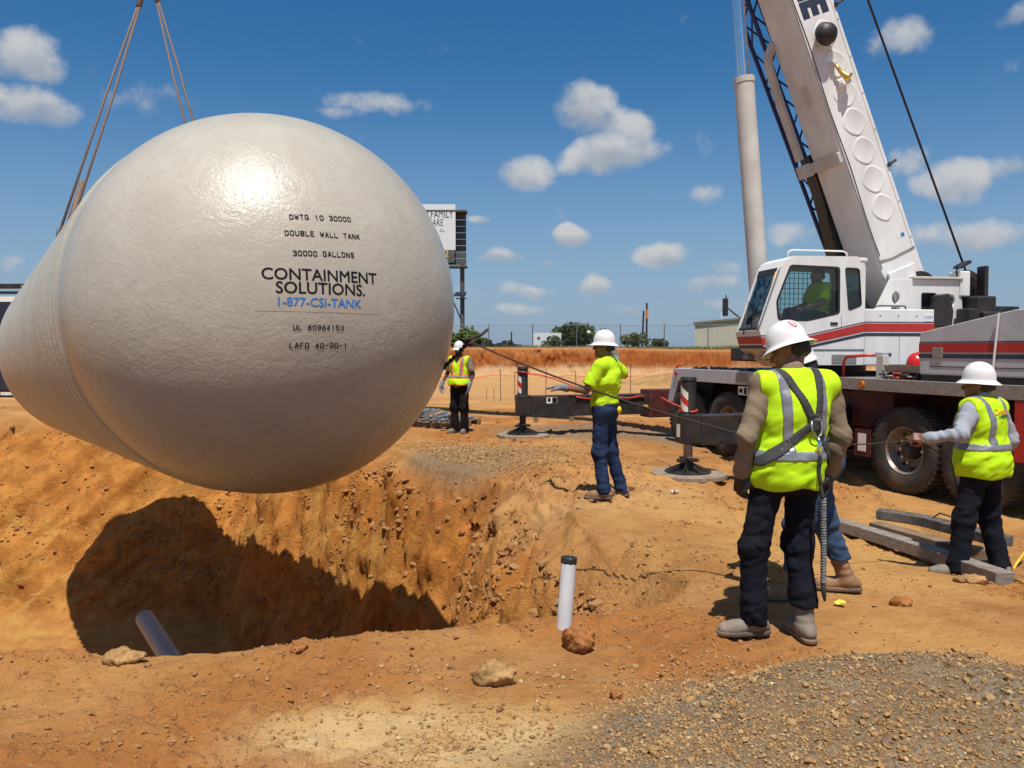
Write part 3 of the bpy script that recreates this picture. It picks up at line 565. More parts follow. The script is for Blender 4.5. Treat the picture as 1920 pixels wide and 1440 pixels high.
raw_mesh('decal_film', on_dome(w[:, 0], w[:, 1], 0.0012), fq, DECAL, tank)
for txt, l, r, m, bold in [('CONTAINMENT', (490, 523), (706, 533), INK, 0.016), ('SOLUTIONS.', (517, 549), (684, 555), INK, 0.016), ('1-877-CSI-TANK', (521, 573), (677, 578), BLUE, 0.018)]:
    v, f = text_mesh(txt, 1.0, 0.0, res=3); nv = len(v); V3, F3_ = [], []
    for k, (dx_, dy_) in enumerate(((-1, 0), (1, 0), (0, -0.7), (0, 0.7), (0, 0))): V3.append(v[:, :2] + np.array([dx_, dy_]) * bold); F3_ += [[q + nv * k for q in t_] for t_ in f]
    V3 = fit_line(np.vstack(V3), cap_xy(*l), cap_xy(*r)); lf = np.repeat(0.003 + 0.0003 * np.arange(5), nv)
    place_line('decal_lettering', V3, F3_, m, lf[:, None])
# ------------------------------------------------------------------ slings, hook block and hoist line
STEEL = mat('wire_rope', (0.17, 0.115, 0.085), 0.7, 0.2, var=0.3, vscale=60); GREYST = mat('grey_steel', (0.20, 0.19, 0.18), 0.55, 0.6, var=0.25)
APEX = at(281, -52, 11.05)
def rope_line(p0, p1, sag=0.0, n=24, r=0.012, mbx=None, amp=0.0):
    p0, p1 = np.array(p0, float), np.array(p1, float); t = np.linspace(0, 1, n)[:, None]
    p = p0 + (p1 - p0) * t; p[:, 2] -= sag * 4 * (t * (1 - t))[:, 0]
    mbx = mbx or MB(); mbx.path(p, r, 8); return mbx
def cyl_pt(t, ang): return TC + TA * t + TR * (TU * math.sin(ang) + TV * math.cos(ang))
# the left legs meet the tank just over its left shoulder, the right legs behind the near end
def shoulder(px, py):
    best = None
    for t in np.linspace(3, 10.2, 73):
        for a in np.radians(np.arange(-90, 40, 2.0)):
            P = cyl_pt(t, a); d = P - CAM; c, s = math.cos(PITCH), math.sin(PITCH); dep = d[1] * c - d[2] * s
            q = (960 + FPX * d[0] / dep - px) ** 2 + (720 - FPX * (d[1] * s + d[2] * c) / dep - py) ** 2
            if best is None or q < best[0]: best = (q, t, a)
    return best[1], best[2]
t1, a1 = shoulder(109, 452)
legs = [(cyl_pt(t1, a1 + 0.06), 'grey wire rope sling leg running to the far end of the tank'), (cyl_pt(2.7, 0.12), 'grey wire rope sling leg running down behind the near end of the tank')]
for P, lab in legs:
    sl_ = empty('lifting_sling', tuple(P), lab, 'sling', 'slings carrying the tank')
    P = np.array(P); d = APEX - P; L = np.linalg.norm(d); d /= L; side = np.cross(d, [0, 1, 0]); side /= np.linalg.norm(side)
    for sg, e in ((-1, 0.02), (1, 0.0)):
        MB().path(np.array([P + side * sg * 0.055 + d * e, P + side * sg * 0.045 + d * L * 0.5, P + d * (L * 0.86) + side * sg * 0.012]), 0.014, 8).build('rope_strand', STEEL, sl_, smooth=True)
    MB().path(np.array([P + d * (L * 0.84), P + d * L]), 0.034, 10).build('rope_sleeve', STEEL, sl_, smooth=True)
    MB().path(np.array([P + d * 0.02 - side * 0.03, P + d * 0.75 - side * 0.02]), 0.036, 10).build('rope_sleeve', STEEL, sl_, smooth=True)
    MB().path(np.array([P + side * 0.05 - d * 0.05, P + side * 0.07 + d * 0.06, P + d * 0.14, P - side * 0.07 + d * 0.06, P - side * 0.05 - d * 0.05]), 0.022, 8).build('shackle', GREYST, sl_, smooth=True)
# ------------------------------------------------------------------ mobile crane
WHITE = mat('crane_white', (0.70, 0.70, 0.685), 0.42, var=0.07, vscale=2.2, dirt=0.30, dirtcol=(0.44, 0.41, 0.36), bump=0.05, bscale=18, streak=(1.6, 1.6, 0.45))
WHITE2 = mat('crane_offwhite', (0.54, 0.52, 0.475), 0.55, var=0.08, vscale=2.5, dirt=0.3, dirtcol=(0.34, 0.28, 0.21))
GREY = mat('crane_grey', (0.47, 0.48, 0.49), 0.45, var=0.06, dirt=0.15, dirtcol=(0.36, 0.29, 0.21))
PLATE = mat('tread_plate', (0.30, 0.285, 0.26), 0.5, 0.3, var=0.12, vscale=20, dirt=0.4, bump=0.3, bscale=60)
RED = mat('red_stripe', (0.42, 0.028, 0.022), 0.4, var=0.08); DARKRED = mat('red_chassis', (0.070, 0.012, 0.011), 0.55, var=0.2, dirt=0.15)
BLK = mat('black_steel', (0.018, 0.018, 0.020), 0.5, var=0.3, dirt=0.10); NAVY = mat('navy_stripe', (0.025, 0.035, 0.06), 0.45)
RUB = mat('tyre_rubber', (0.032, 0.030, 0.028), 0.85, var=0.2, dirt=0.45, dirtcol=(0.17, 0.12, 0.075), bump=0.2, bscale=30)
RIMM = mat('wheel_metal', (0.27, 0.25, 0.23), 0.45, 0.5, var=0.2, dirt=0.7, dirtcol=(0.20, 0.11, 0.06)); CHROME = mat('chrome_rod', (0.72, 0.73, 0.74), 0.12, 1.0, var=0.05)
LATB = mat('lattice_blue', (0.012, 0.022, 0.115), 0.45, var=0.2); SEAL = mat('rubber_seal', (0.015, 0.015, 0.016), 0.6)
AMBER = mat('amber_lens', (0.55, 0.16, 0.01), 0.25); GLASS = glass_mat('cab_glass', (0.84, 0.92, 0.91), 0.9); PAPER = mat('white_label', (0.75, 0.75, 0.73), 0.6, var=0.04)
REDP = mat('red_reflector', (0.45, 0.03, 0.025), 0.35); WHTP = mat('white_reflector', (0.66, 0.64, 0.58), 0.4); GOLD = mat('brass_horn', (0.75, 0.5, 0.12), 0.25, 0.9)

UX = np.array([0.32013, -0.94737, 0]); NX = np.array([-0.94737, -0.32013, 0]); CO = np.array([4.2716, 15.4162, 0])
MC = np.eye(4); MC[:3, 0] = UX; MC[:3, 1] = -NX; MC[:3, 3] = CO                     # carrier: x along it towards the camera, y away from the pit
FD = np.array([-0.98543, -0.17008, 0]); LD = np.array([0.17008, -0.98543, 0]); TT = CO + 2.35 * UX
MU = np.eye(4); MU[:3, 0] = FD; MU[:3, 1] = LD; MU[:3, 3] = TT                       # slewed upper works: x forward, y towards the camera
def C(): return MB(MC)
def U(): return MB(MU)
def lw(M, p): return M[:3, :3] @ np.array(p, float) + M[:3, 3]
ZG0 = -0.17
crane = empty('mobile_crane', tuple(lw(MC, (2.35, 0, ZG0))), 'white truck crane with red stripes and raised boom standing on outriggers', 'crane')
# carrier
C().box((-0.35, -0.48, 0.52), (8.9, 0.48, 1.0)).box((2.4, -0.9, 0.62), (4.9, 0.9, 1.02)).build('chassis', DARKRED, crane, bevel=0.01)
C().box((-0.02, -1.28, 1.155), (2.95, 1.3, 1.235)).build('front_deck', BLK, crane, bevel=0.008)
C().prism([(0.0, 1.25), (2.95, 1.25), (2.95, 1.03), (0.16, 1.03), (-0.02, 0.62), (-0.2, 0.62)], -1.33, -1.285).build('front_fender', GREY, crane, bevel=0.008)
C().prism([(0.0, 1.25), (0.12, 1.25), (-0.08, 0.62), (-0.2, 0.62)], -1.28, 1.3).build('front_panel', GREY, crane, bevel=0.008)
C().box((2.0, -1.336, 1.07), (2.32, -1.328, 1.22)).build('latch_plate', PLATE, crane, bevel=0.003)
C().box((2.02, -1.30, 0.86), (2.3, -1.285, 1.0)).build('notice_plate', PAPER, crane)
C().box((2.06, -1.307, 0.90), (2.14, -1.301, 0.96)).box((2.19, -1.307, 0.88), (2.25, -1.301, 0.98)).build('notice_print', INK, crane)
C().cyl((0.12, -1.33, 1.16), (0.12, -1.36, 1.16), 0.035).build('marker_lamp', REDP, crane)
C().box((2.96, -1.2, 1.10), (4.45, 1.3, 1.2)).build('middle_deck', BLK, crane, bevel=0.008)
C().prism([(4.42, 1.225), (8.9, 1.225), (8.9, 1.07), (4.42, 1.07)], -1.34, -1.29).box((4.42, -1.29, 1.175), (8.9, 1.3, 1.222)).build('tread_fender', PLATE, crane, bevel=0.006)
C().cyl((4.82, -1.34, 1.145), (4.82, -1.37, 1.145), 0.045).build('marker_lamp', AMBER, crane)
C().box((6.98, -1.335, 0.42), (8.9, -1.25, 1.065)).build('red_side_panel', RED, crane, bevel=0.015)
C().box((4.25, -1.0, 0.55), (5.0, -0.5, 1.05)).build('hydraulic_tank', DARKRED, crane, bevel=0.02)
C().box((4.62, -1.28, 0.20), (4.92, -0.95, 0.56)).build('toolbox', DARKRED, crane, bevel=0.012)
C().box((4.70, -1.287, 0.27), (4.84, -1.282, 0.5)).build('toolbox_label', PAPER, crane)
C().box((2.3, -0.95, 0.30), (3.6, -0.6, 0.75)).build('fuel_tank', BLK, crane, bevel=0.05)
for k, (hx, hy) in enumerate([(0.3, -1.1), (0.5, -0.9), (0.9, -1.05), (1.4, -1.0), (1.8, -1.1)]):
    pts = [lw(MC, (hx + 0.55 * i / 9, hy + 0.05 * math.sin(i * 1.3 + k), 1.25 + 0.03 * abs(math.sin(i * 0.8 + k)))) for i in range(10)]
    MB().path(pts, 0.016, 6).build('hose', BLK, crane, smooth=True)
# red handrail hoops on the deck
def rail(pts, r, m, nm='handrail', M=MC): return MB().path([lw(M, p) for p in pts], r, 8).build(nm, m, crane, smooth=True)
REDT = mat('red_tube', (0.50, 0.045, 0.02), 0.4)
rail([(-0.12, -1.22, 0.75), (-0.2, -1.22, 1.0), (-0.16, -1.22, 1.18), (-0.02, -1.22, 1.30), (0.05, -1.1, 1.34)], 0.022, REDT)
rail([(4.2, -1.1, 1.2), (4.2, -1.1, 1.44), (4.26, -1.1, 1.5), (4.6, -1.1, 1.52), (4.66, -0.8, 1.52)], 0.020, REDT)
C().box((4.86, -1.16, 1.222), (4.98, -1.06, 1.52)).build('post', WHITE2, crane, bevel=0.006)
C().cyl((4.74, -1.05, 1.53), (4.98, -1.05, 1.53), 0.028).build('lever', CHROME, crane)
C().prism([(-1.18, 1.40), (-1.14, 1.31), (-0.74, 1.31), (-0.70, 1.40), (-0.72, 1.40), (-0.76, 1.33), (-1.12, 1.33), (-1.16, 1.40)], 5.0, 5.60, ax=0).build('tray', PLATE, crane)
for q_ in (5.05, 5.45): C().box((q_, -1.12, 1.222), (q_ + 0.07, -0.8, 1.315)).build('tray_support', BLK, crane)
for k in range(4):
    pts = [lw(MC, (4.95 + 0.55 * i / 11, -1.1 + 0.12 * math.sin(i * 0.9 + 2 * k), 1.245 + 0.018 * k)) for i in range(12)]
    MB().path(pts, 0.012, 6).build('strap', [REDT, PLATE, BLK, REDT][k], crane, smooth=True)
# engine housing on the rear deck
HOUS = [(5.63, 1.30), (5.63, 1.80), (6.88, 2.02), (8.9, 2.05), (8.9, 1.30)]
C().prism(HOUS, -1.24, 0.3).build('engine_housing', GREY, crane, bevel=0.02)
C().box((5.65, -1.22, 1.222), (8.88, 0.28, 1.30)).build('housing_base', BLK, crane)
C().box((5.632, -1.2445, 1.565), (8.9, -1.2395, 1.672)).build('stripe', RED, crane)
C().box((5.632, -1.2445, 1.497), (8.9, -1.2395, 1.545)).build('stripe', NAVY, crane)
C().box((5.632, -1.2445, 1.680), (8.9, -1.2395, 1.690)).build('stripe', NAVY, crane)
C().box((5.80, -1.2440, 1.395), (8.9, -1.2395, 1.403)).build('panel_seam', SEAL, crane)
C().box((5.84, -1.256, 1.50), (5.98, -1.2395, 1.62)).build('door_latch', PLATE, crane, bevel=0.004)
C().cyl((6.66, -1.27, 1.32), (6.72, -1.27, 1.99), 0.013).build('antenna_rod', WHITE, crane)
# wheels
def wheel_parts(steer=False):
    r = 0.53; w = 0.30
    ty = MB(); prof = []
    for a in np.linspace(-2.5, 2.5, 27): prof.append((w / 2 * math.sin(a) if abs(a) > 1.57 else w / 2 * math.sin(a), 0))
    prof = [(-0.13, 0.30), (-0.145, 0.33), (-0.155, 0.40), (-0.152, 0.46), (-0.135, 0.505), (-0.115, 0.522), (0.115, 0.522), (0.135, 0.505), (0.152, 0.46), (0.155, 0.40), (0.145, 0.33), (0.13, 0.30)]
    ty.lathe(prof, (0, 0, 0), (0, 1, 0), n=64, closed=True)
    for k in range(44):                                               # tread blocks
        a = 2 * math.pi * k / 44; ca, sa = math.cos(a), math.sin(a)
        for s in (-1, 1):
            M = np.eye(4); M[:3, 0] = (-sa, 0, ca); M[:3, 1] = (0, 1, 0); M[:3, 2] = (ca, 0, sa)
            b = MB(M); b.box((-0.024, s * 0.015 if s > 0 else -0.135, 0.515), (0.022, 0.135 if s > 0 else -0.015, 0.537)); ty.add(b.v, b.f)
    rim = MB(); rim.lathe([(-0.125, 0.302), (-0.135, 0.292), (-0.11, 0.275), (-0.02, 0.262), (0.03, 0.21), (0.035, 0.13), (0.05, 0.05), (0.10, 0.05), (0.10, 0.302)], (0, 0, 0), (0, 1, 0), n=40, cap=False)
    hub = MB(); hub.lathe([(0.04, 0.115), (-0.02, 0.11), (-0.05, 0.085), (-0.10, 0.075), (-0.12, 0.055), (-0.125, 0.01)], (0, 0, 0), (0, 1, 0), n=20)
    nuts = []
    for k in range(10):
        a = 2 * math.pi * k / 10; nuts.append(((0.168 * math.cos(a), 0.033, 0.168 * math.sin(a)), (0.168 * math.cos(a), -0.02, 0.168 * math.sin(a))))
    hole = MB()
    for k in range(10):
        a = 2 * math.pi * (k + 0.5) / 10; hole.cyl((0.232 * math.cos(a), 0.008, 0.232 * math.sin(a)), (0.232 * math.cos(a), -0.002, 0.232 * math.sin(a)), 0.026, n=12)
    return ty, rim, hub, nuts, hole
TYRE, RIM0, HUB0, NUTS, HOLES = wheel_parts()
wm = {}
def add_wheel(x, y, flip=False, yaw=0.0):
    c = np.array([x, y, ZG0 + 0.525]); w = lw(MC, c)
    e = bpy.data.objects.new('wheel', None); COL.objects.link(e); e.parent = crane; e.location = Vector(w - np.array(crane['_w'])); e['_w'] = tuple(map(float, w))
    Mr = MC.copy(); Mr[:3, 3] = 0
    if flip: Mr = Mr @ np.diag([-1, -1, 1, 1])
    if yaw: cy_, sy_ = math.cos(yaw), math.sin(yaw); Mr = Mr @ np.array([[cy_, -sy_, 0, 0], [sy_, cy_, 0, 0], [0, 0, 1, 0], [0, 0, 0, 1]])
    for nm, b, m, au in (('tyre', TYRE, RUB, 35), ('rim', RIM0, RIMM, 40), ('hub', HUB0, BLK, 40), ('hand_holes', HOLES, SEAL, None)):
        q = MB(Mr); q.add(b.v, b.f); q.v = [list(np.array(v) + w) for v in q.v]; q.build(nm, m, e, auto=au)
    for p0, p1 in NUTS:
        q = MB(Mr); q.cyl(p0, p1, 0.019, n=6); q.v = [list(np.array(v) + w) for v in q.v]; q.build('wheel_nut', CHROME, e)
for wx_, yaw in ((0.39, 0.12), (1.70, 0.08), (5.46, 0), (6.52, 0)):
    add_wheel(wx_, -1.14, yaw=yaw)
for wx_ in (0.39, 1.70, 5.46, 6.52):
    ty = MB(MC.copy()); ty.lathe([(1.0, 0.30), (1.0, 0.50), (1.03, 0.525), (1.27, 0.525), (1.3, 0.5), (1.3, 0.30)], (wx_, 0, ZG0 + 0.525), (0, 1, 0), n=40); ty.build('tyre', RUB, crane, auto=35)
    C().cyl((wx_, -1.0, ZG0 + 0.525), (wx_, 1.0, ZG0 + 0.525), 0.09).build('axle', BLK, crane)
# outriggers
def outrigger(x, ext, zt, shaft, sticker, padr):
    e = bpy.data.objects.new('outrigger', None); COL.objects.link(e); e.parent = crane; w = lw(MC, (x, -ext, 0)); e.location = Vector(w - np.array(crane['_w'])); e['_w'] = tuple(map(float, w))
    zb, zt0 = 0.35, 0.76
    g = H1(w[0], w[1])
    C().box((x - 0.14, -ext + 0.12, zb), (x + 0.14, -0.9, zt0 - 0.02)).build('beam', BLK, e, bevel=0.012)
    C().box((x - 0.19, -1.52, zb - 0.07), (x + 0.19, 1.2, zt0 + 0.06)).build('beam_box', DARKRED if x < 0 else BLK, e, bevel=0.015)
    C().box((x - 0.13, -ext - 0.11, zb + 0.02), (x + 0.13, -ext + 0.13, zt0)).build('jack_housing', BLK, e, bevel=0.02)
    C().cyl((x, -ext, zt0 - 0.1), (x, -ext, zt), 0.098, n=24).build('jack_cylinder', BLK, e, auto=40)
    C().cyl((x, -ext, zt), (x, -ext, zt + 0.04), 0.11, 0.10, n=20).build('jack_cap', BLK, e, auto=40)
    # red and white warning wrap: slanted bands round the tube
    hgt = zt - zt0; nb = 4
    for k in range(nb):
        b = MB(MC); th = np.linspace(-2.2, 1.0, 15); vv = []
        for t in th:
            cx_, sy_ = 0.1005 * math.sin(t), -0.1005 * math.cos(t); sl2 = -0.085 * (t + 0.6)
            z0 = zt0 + 0.03 + (hgt - 0.06) * k / nb + sl2; z1 = zt0 + 0.03 + (hgt - 0.06) * (k + 1) / nb + sl2
            vv += [(x + cx_, -ext + sy_, min(max(z0, zt0 + 0.03), zt - 0.03)), (x + cx_, -ext + sy_, min(max(z1, zt0 + 0.03), zt - 0.03))]
        b.add(vv, [[2 * i, 2 * i + 2, 2 * i + 3, 2 * i + 1] for i in range(14)]); raw_mesh('warning_band', b.v, b.f, REDP if k % 2 == 0 else WHTP, e)
    C().cyl((x, -ext, g + 0.10), (x, -ext, zb + 0.05), shaft, n=20).build('jack_ram', RIMM if x > 0 else BLK, e, auto=40)
    fl = C(); fl.cyl((x, -ext, g + 0.035), (x, -ext, g + 0.055), 0.30, n=24); fl.cyl((x, -ext, g + 0.05), (x, -ext, g + 0.19), 0.085, 0.06, n=16)
    for k in range(8):
        a = 2 * math.pi * k / 8; ca, sa = math.cos(a), math.sin(a); fl.add([(x + 0.07 * ca, -ext + 0.07 * sa, g + 0.16), (x + 0.29 * ca, -ext + 0.29 * sa, g + 0.065), (x + 0.29 * ca, -ext + 0.29 * sa, g + 0.05), (x + 0.07 * ca, -ext + 0.07 * sa, g + 0.05)] + [(x + 0.07 * ca - 0.012 * sa, -ext + 0.07 * sa + 0.012 * ca, g + 0.16), (x + 0.29 * ca - 0.012 * sa, -ext + 0.29 * sa + 0.012 * ca, g + 0.065), (x + 0.29 * ca - 0.012 * sa, -ext + 0.29 * sa + 0.012 * ca, g + 0.05), (x + 0.07 * ca - 0.012 * sa, -ext + 0.07 * sa + 0.012 * ca, g + 0.05)], [(0, 1, 2, 3), (7, 6, 5, 4), (0, 4, 5, 1), (1, 5, 6, 2), (2, 6, 7, 3), (3, 7, 4, 0)])
    fl.box((x - 0.14, -ext - 0.05, g + 0.19), (x + 0.14, -ext + 0.05, g + 0.225)); fl.box((x - 0.05, -ext - 0.14, g + 0.17), (x + 0.05, -ext + 0.14, g + 0.21))
    fl.build('float', BLK, e, bevel=0.004)
    for bx, by in ((x + 0.145, 1.5), (x + 0.145, 2.2)):
        if by < ext - 0.3: C().cyl((bx - 0.02, -by - 0.3, 0.55), (bx + 0.004, -by - 0.3, 0.55), 0.035, n=14).build('pin_hole', SEAL, e)
    if sticker:
        C().box((x + 0.1405, -ext + 0.42, 0.60), (x + 0.1435, -ext + 0.63, 0.71)).build('sticker', PAPER, e)
        C().box((x + 0.144, -ext + 0.53, 0.605), (x + 0.1455, -ext + 0.625, 0.705)).box((x + 0.144, -ext + 0.44, 0.63), (x + 0.1455, -ext + 0.50, 0.70)).build('sticker_print', INK, e)
        C().box((x + 0.1405, -ext + 1.72, 0.60), (x + 0.1435, -ext + 1.80, 0.67)).box((x + 0.1405, -ext + 2.42, 0.48), (x + 0.1435, -ext + 2.62, 0.53)).build('yellow_mark', mat('yellow_paint', (0.75, 0.5, 0.02), 0.5), e)
    else:
        C().box((x - 0.10, -ext - 0.113, 0.45), (x - 0.02, -ext - 0.110, 0.62)).build('sticker', PAPER, e)
    wpad = lw(MC, (x, -ext, 0))
    return wpad, g
PADM = mat('pad_wood', (0.23, 0.185, 0.135), 0.9, var=0.25, vscale=9, dirt=0.4, bump=0.3)
for x_, ext_, zt_, lab in ((-0.77, 4.04, 1.24, 'round timber pad under the striped outrigger jack beside the gravel'), (4.04, 3.44, 1.20, 'round timber pad under the near outrigger jack by the crane wheels')):
    w, g = outrigger(x_, ext_, zt_, 0.06, x_ < 0, 0.5)
    M = MC.copy(); p = MB(M)
    nseg = 18; poly = [(x_ + (0.53 + 0.025 * math.sin(3 * a + x_)) * math.cos(a), -ext_ + (0.50 + 0.02 * math.cos(2 * a)) * math.sin(a)) for a in np.linspace(0, 2 * math.pi, nseg, endpoint=False)]
    b = MB(M); n_ = len(poly); b.prism(poly, g - 0.03, g + 0.035, ax=2)
    tag(b.build('outrigger_pad', PADM, None, bevel=0.01, loc=tuple(lw(MC, (x_, -ext_, g)))), lab, 'pad', 'pads under the outriggers')
# red tape trailing from the far jack and along its beam
TAPE = mat('red_tape', (0.60, 0.05, 0.03), 0.5)
j1 = lw(MC, (-0.77, -4.04, 0)); j2 = lw(MC, (4.04, -3.44, 0))
q = [lw(MC, (-0.77 + 0.12 * math.sin(a), -4.04 - 0.12 * math.cos(a), 1.18 + 0.01 * math.sin(2 * a))) for a in np.linspace(0, 6.3, 20)] + [lw(MC, (-0.55, -3.8 + 0.16 * i, 1.14 - 0.05 * i + 0.01 * math.sin(i))) for i in range(10)]
tag(MB().path(q, 0.011, 5).build('warning_tape', TAPE, None, smooth=True, loc=tuple(j1)), 'red tape tied round the top of the far striped jack', 'tape')
q = [lw(MC, (-0.60, -1.6 - 0.12 * i, 0.70 + 0.012 * math.sin(i * 1.7) - 0.03 * math.sin(i / 12 * 3.14))) for i in range(13)]
tag(MB().path(q, 0.014, 5).build('warning_tape', TAPE, None, smooth=True, loc=tuple(q[0])), 'red tape stretched along the far outrigger beam', 'tape')
q = [lw(MC, (4.04 + 0.112 * math.sin(a), -3.44 - 0.112 * math.cos(a), 0.80 + 0.01 * math.sin(3 * a))) for a in np.linspace(1.2, 6.3, 18)] + [lw(MC, (3.9 - 0.16 * i, -3.35 + 0.03 * i, 0.80 - 0.02 * math.sin(i / 8 * 3.1) + 0.015 * i)) for i in range(8)]
tag(MB().path(q, 0.012, 5).build('warning_tape', TAPE, None, smooth=True, loc=tuple(j2)), 'red tape wound round the near striped jack', 'tape')

# ------------------------------------------------------------------ upper works
U().cyl((0, 0, 1.235), (0, 0, 1.40), 0.72, n=40).build('turntable', BLK, crane, auto=40)
U().box((-2.1, -1.15, 1.40), (1.0, 0.3, 1.62)).build('turntable_frame', BLK, crane, bevel=0.02)
# cab: plates with real window openings
CP = [(1.60, 1.60), (1.665, 1.86), (1.33, 2.80), (1.27, 2.90), (1.15, 2.96), (0.14, 2.97), (0.04, 2.92), (0.0, 2.82), (0.0, 1.60)]
def rnd(poly, r=0.05, k=4):
    out = []; n = len(poly)
    for i in range(n):
        p = np.array(poly[i], float); a = np.array(poly[i - 1], float) - p; b = np.array(poly[(i + 1) % n], float) - p
        a = a / np.linalg.norm(a) * r; b = b / np.linalg.norm(b) * r
        for t in np.linspace(0, 1, k): out.append(tuple((p + a) * (1 - t) ** 2 + 2 * p * t * (1 - t) + (p + b) * t * t))
    return out
W1 = rnd([(1.41, 2.30), (1.20, 2.82), (0.43, 2.80), (0.42, 2.13), (0.92, 2.02), (1.38, 2.03)]); W2 = rnd([(0.335, 2.80), (0.10, 2.79), (0.055, 2.25), (0.27, 2.17)], 0.045)
W3 = rnd([(1.41, 2.30), (1.20, 2.82), (0.10, 2.80), (0.08, 2.13), (0.92, 2.02), (1.38, 2.03)])
cab = bpy.data.objects.new('cab', None); COL.objects.link(cab); cab.parent = crane; wc_ = lw(MU, (0.8, 0.75, 1.6)); cab.location = Vector(wc_ - np.array(crane['_w'])); cab['_w'] = tuple(map(float, wc_))
U().prism(CP, 1.215, 1.25, holes=(W1, W2)).build('side_panel', WHITE, cab, bevel=0.006)
U().prism(CP, 0.45, 0.485, holes=(W3,)).build('side_panel', WHITE2, cab, bevel=0.006)
def scaled(poly, k):
    c = np.mean(np.array(poly), 0); return [tuple(c + (np.array(p) - c) * k) for p in poly]
for W in (W1, W2):
    U().prism(scaled(W, 1.03), 1.236, 1.253, holes=(scaled(W, 0.955),)).build('window_seal', SEAL, cab)
    U().prism(W, 1.226, 1.231).build('window_glass', GLASS, cab)
U().prism(W3, 0.462, 0.467).build('window_glass', GLASS, cab)
# roof, rear wall, floor, nose, pillars
U().prism([(1.33, 2.80), (1.27, 2.90), (1.15, 2.96), (0.14, 2.97), (0.04, 2.92), (0.0, 2.82), (0.03, 2.82), (0.06, 2.89), (0.15, 2.935), (1.14, 2.925), (1.245, 2.87), (1.30, 2.79)], 0.485, 1.215).build('roof', WHITE, cab)
U().prism([(0.24, 0.0), (0.24, 0.0)], 0, 0) if False else None
U().box((-0.03, 1.0, 2.885), (0.10, 1.26, 2.955)).build('roof_gutter', WHITE, cab, bevel=0.02)
U().box((0.0, 0.485, 1.60), (0.035, 1.215, 2.15)).box((0.0, 0.485, 2.72), (0.035, 1.215, 2.83)).box((0.0, 0.485, 2.15), (0.035, 0.55, 2.72)).box((0.0, 1.14, 2.15), (0.035, 1.215, 2.72)).build('rear_wall', WHITE2, cab)
U().box((0.014, 0.55, 2.15), (0.019, 1.14, 2.72)).build('rear_glass', GLASS, cab)
U().box((0.04, 0.485, 1.60), (1.58, 1.215, 1.66)).build('floor', BLK, cab)
U().add([(1.60, .45, 1.60), (1.60, 1.25, 1.60), (1.665, 1.25, 1.88), (1.665, .45, 1.88), (1.565, .485, 1.60), (1.565, 1.215, 1.60), (1.63, 1.215, 1.88), (1.63, .485, 1.88)], [(0, 1, 2, 3), (7, 6, 5, 4), (0, 4, 5, 1), (1, 5, 6, 2), (2, 6, 7, 3), (3, 7, 4, 0)]).build('nose', WHITE, cab, bevel=0.01)
def fr_pt(t, y, off=0.0):
    """point of the raked windscreen plane: t from sill to roof"""
    return (1.66 + (1.33 - 1.66) * t + 0.943 * off, y, 1.87 + (2.80 - 1.87) * t + 0.332 * off)
def front_bar(t0, t1, y0, y1, nm, m, th=0.03, o=0.0):
    b = U(); v = [fr_pt(t, y, k) for k in (o - th, o) for (t, y) in ((t0, y0), (t0, y1), (t1, y1), (t1, y0))]
    return b.add(v, [(0, 1, 2, 3), (7, 6, 5, 4), (0, 4, 5, 1), (1, 5, 6, 2), (2, 6, 7, 3), (3, 7, 4, 0)]).build(nm, m, cab, bevel=0.004)
front_bar(0.0, 1.0, 1.18, 1.2145, 'pillar', WHITE); front_bar(0.0, 1.0, 0.4855, 0.52, 'pillar', WHITE)
front_bar(0.0, 0.06, 0.52, 1.18, 'sill', SEAL); front_bar(0.90, 1.0, 0.52, 1.18, 'header', BLK)
front_bar(0.06, 0.90, 0.52, 1.18, 'windscreen', GLASS, 0.005, -0.012)
rail([fr_pt(-0.02, 1.22, 0.03), fr_pt(0.1, 1.235, 0.045), fr_pt(0.95, 1.235, 0.045), fr_pt(1.0, 1.22, 0.03)], 0.013, WHITE2, 'grab_rail', MU)
rail([fr_pt(0.62, 1.225, 0.05), fr_pt(0.9, 1.225, 0.05)], 0.016, mat('orange_tape', (0.7, 0.3, 0.03), 0.5), 'rail_tape', MU)
rail([fr_pt(-0.06, 0.80, 0.02), fr_pt(0.02, 0.80, 0.045), fr_pt(0.48, 0.62, 0.03)], 0.012, BLK, 'wiper', MU)
rail([(1.12, 1.0, 2.955), (1.10, 1.0, 3.05), (1.04, 1.0, 3.075), (0.22, 1.0, 3.075), (0.16, 1.0, 3.05), (0.14, 1.0, 2.965)], 0.013, WHITE, 'roof_rail', MU)
U().box((0.5, 0.7, 2.965), (0.85, 0.95, 3.0)).build('roof_hatch', NAVY, cab, bevel=0.01)
rail([(1.62, 0.46, 2.1), (1.75, 0.32, 2.25), (1.76, 0.30, 2.45)], 0.012, BLK, 'mirror_arm', MU)
U().box((1.74, 0.2, 2.12), (1.78, 0.36, 2.40)).build('mirror', BLK, cab, bevel=0.02)
for sx0, sz0, sx1, sz1 in ((0.378, 1.80, 0.384, 2.10), (1.52, 1.62, 1.526, 1.84)): U().box((sx0, 1.2502, sz0), (sx1, 1.2512, sz1)).build('door_seam', SEAL, cab)
U().box((0.44, 1.251, 1.96), (0.56, 1.264, 2.0)).build('door_handle', BLK, cab, bevel=0.005)
for q_ in (-0.25, -0.55, -0.85): U().cyl((q_, 1.25, 2.10), (q_, 1.256, 2.10), 0.012, n=8).build('bolt', PLATE, crane)
U().box((-0.578, 1.2502, 1.38), (-0.573, 1.2512, 1.795)).build('panel_seam', SEAL, crane)
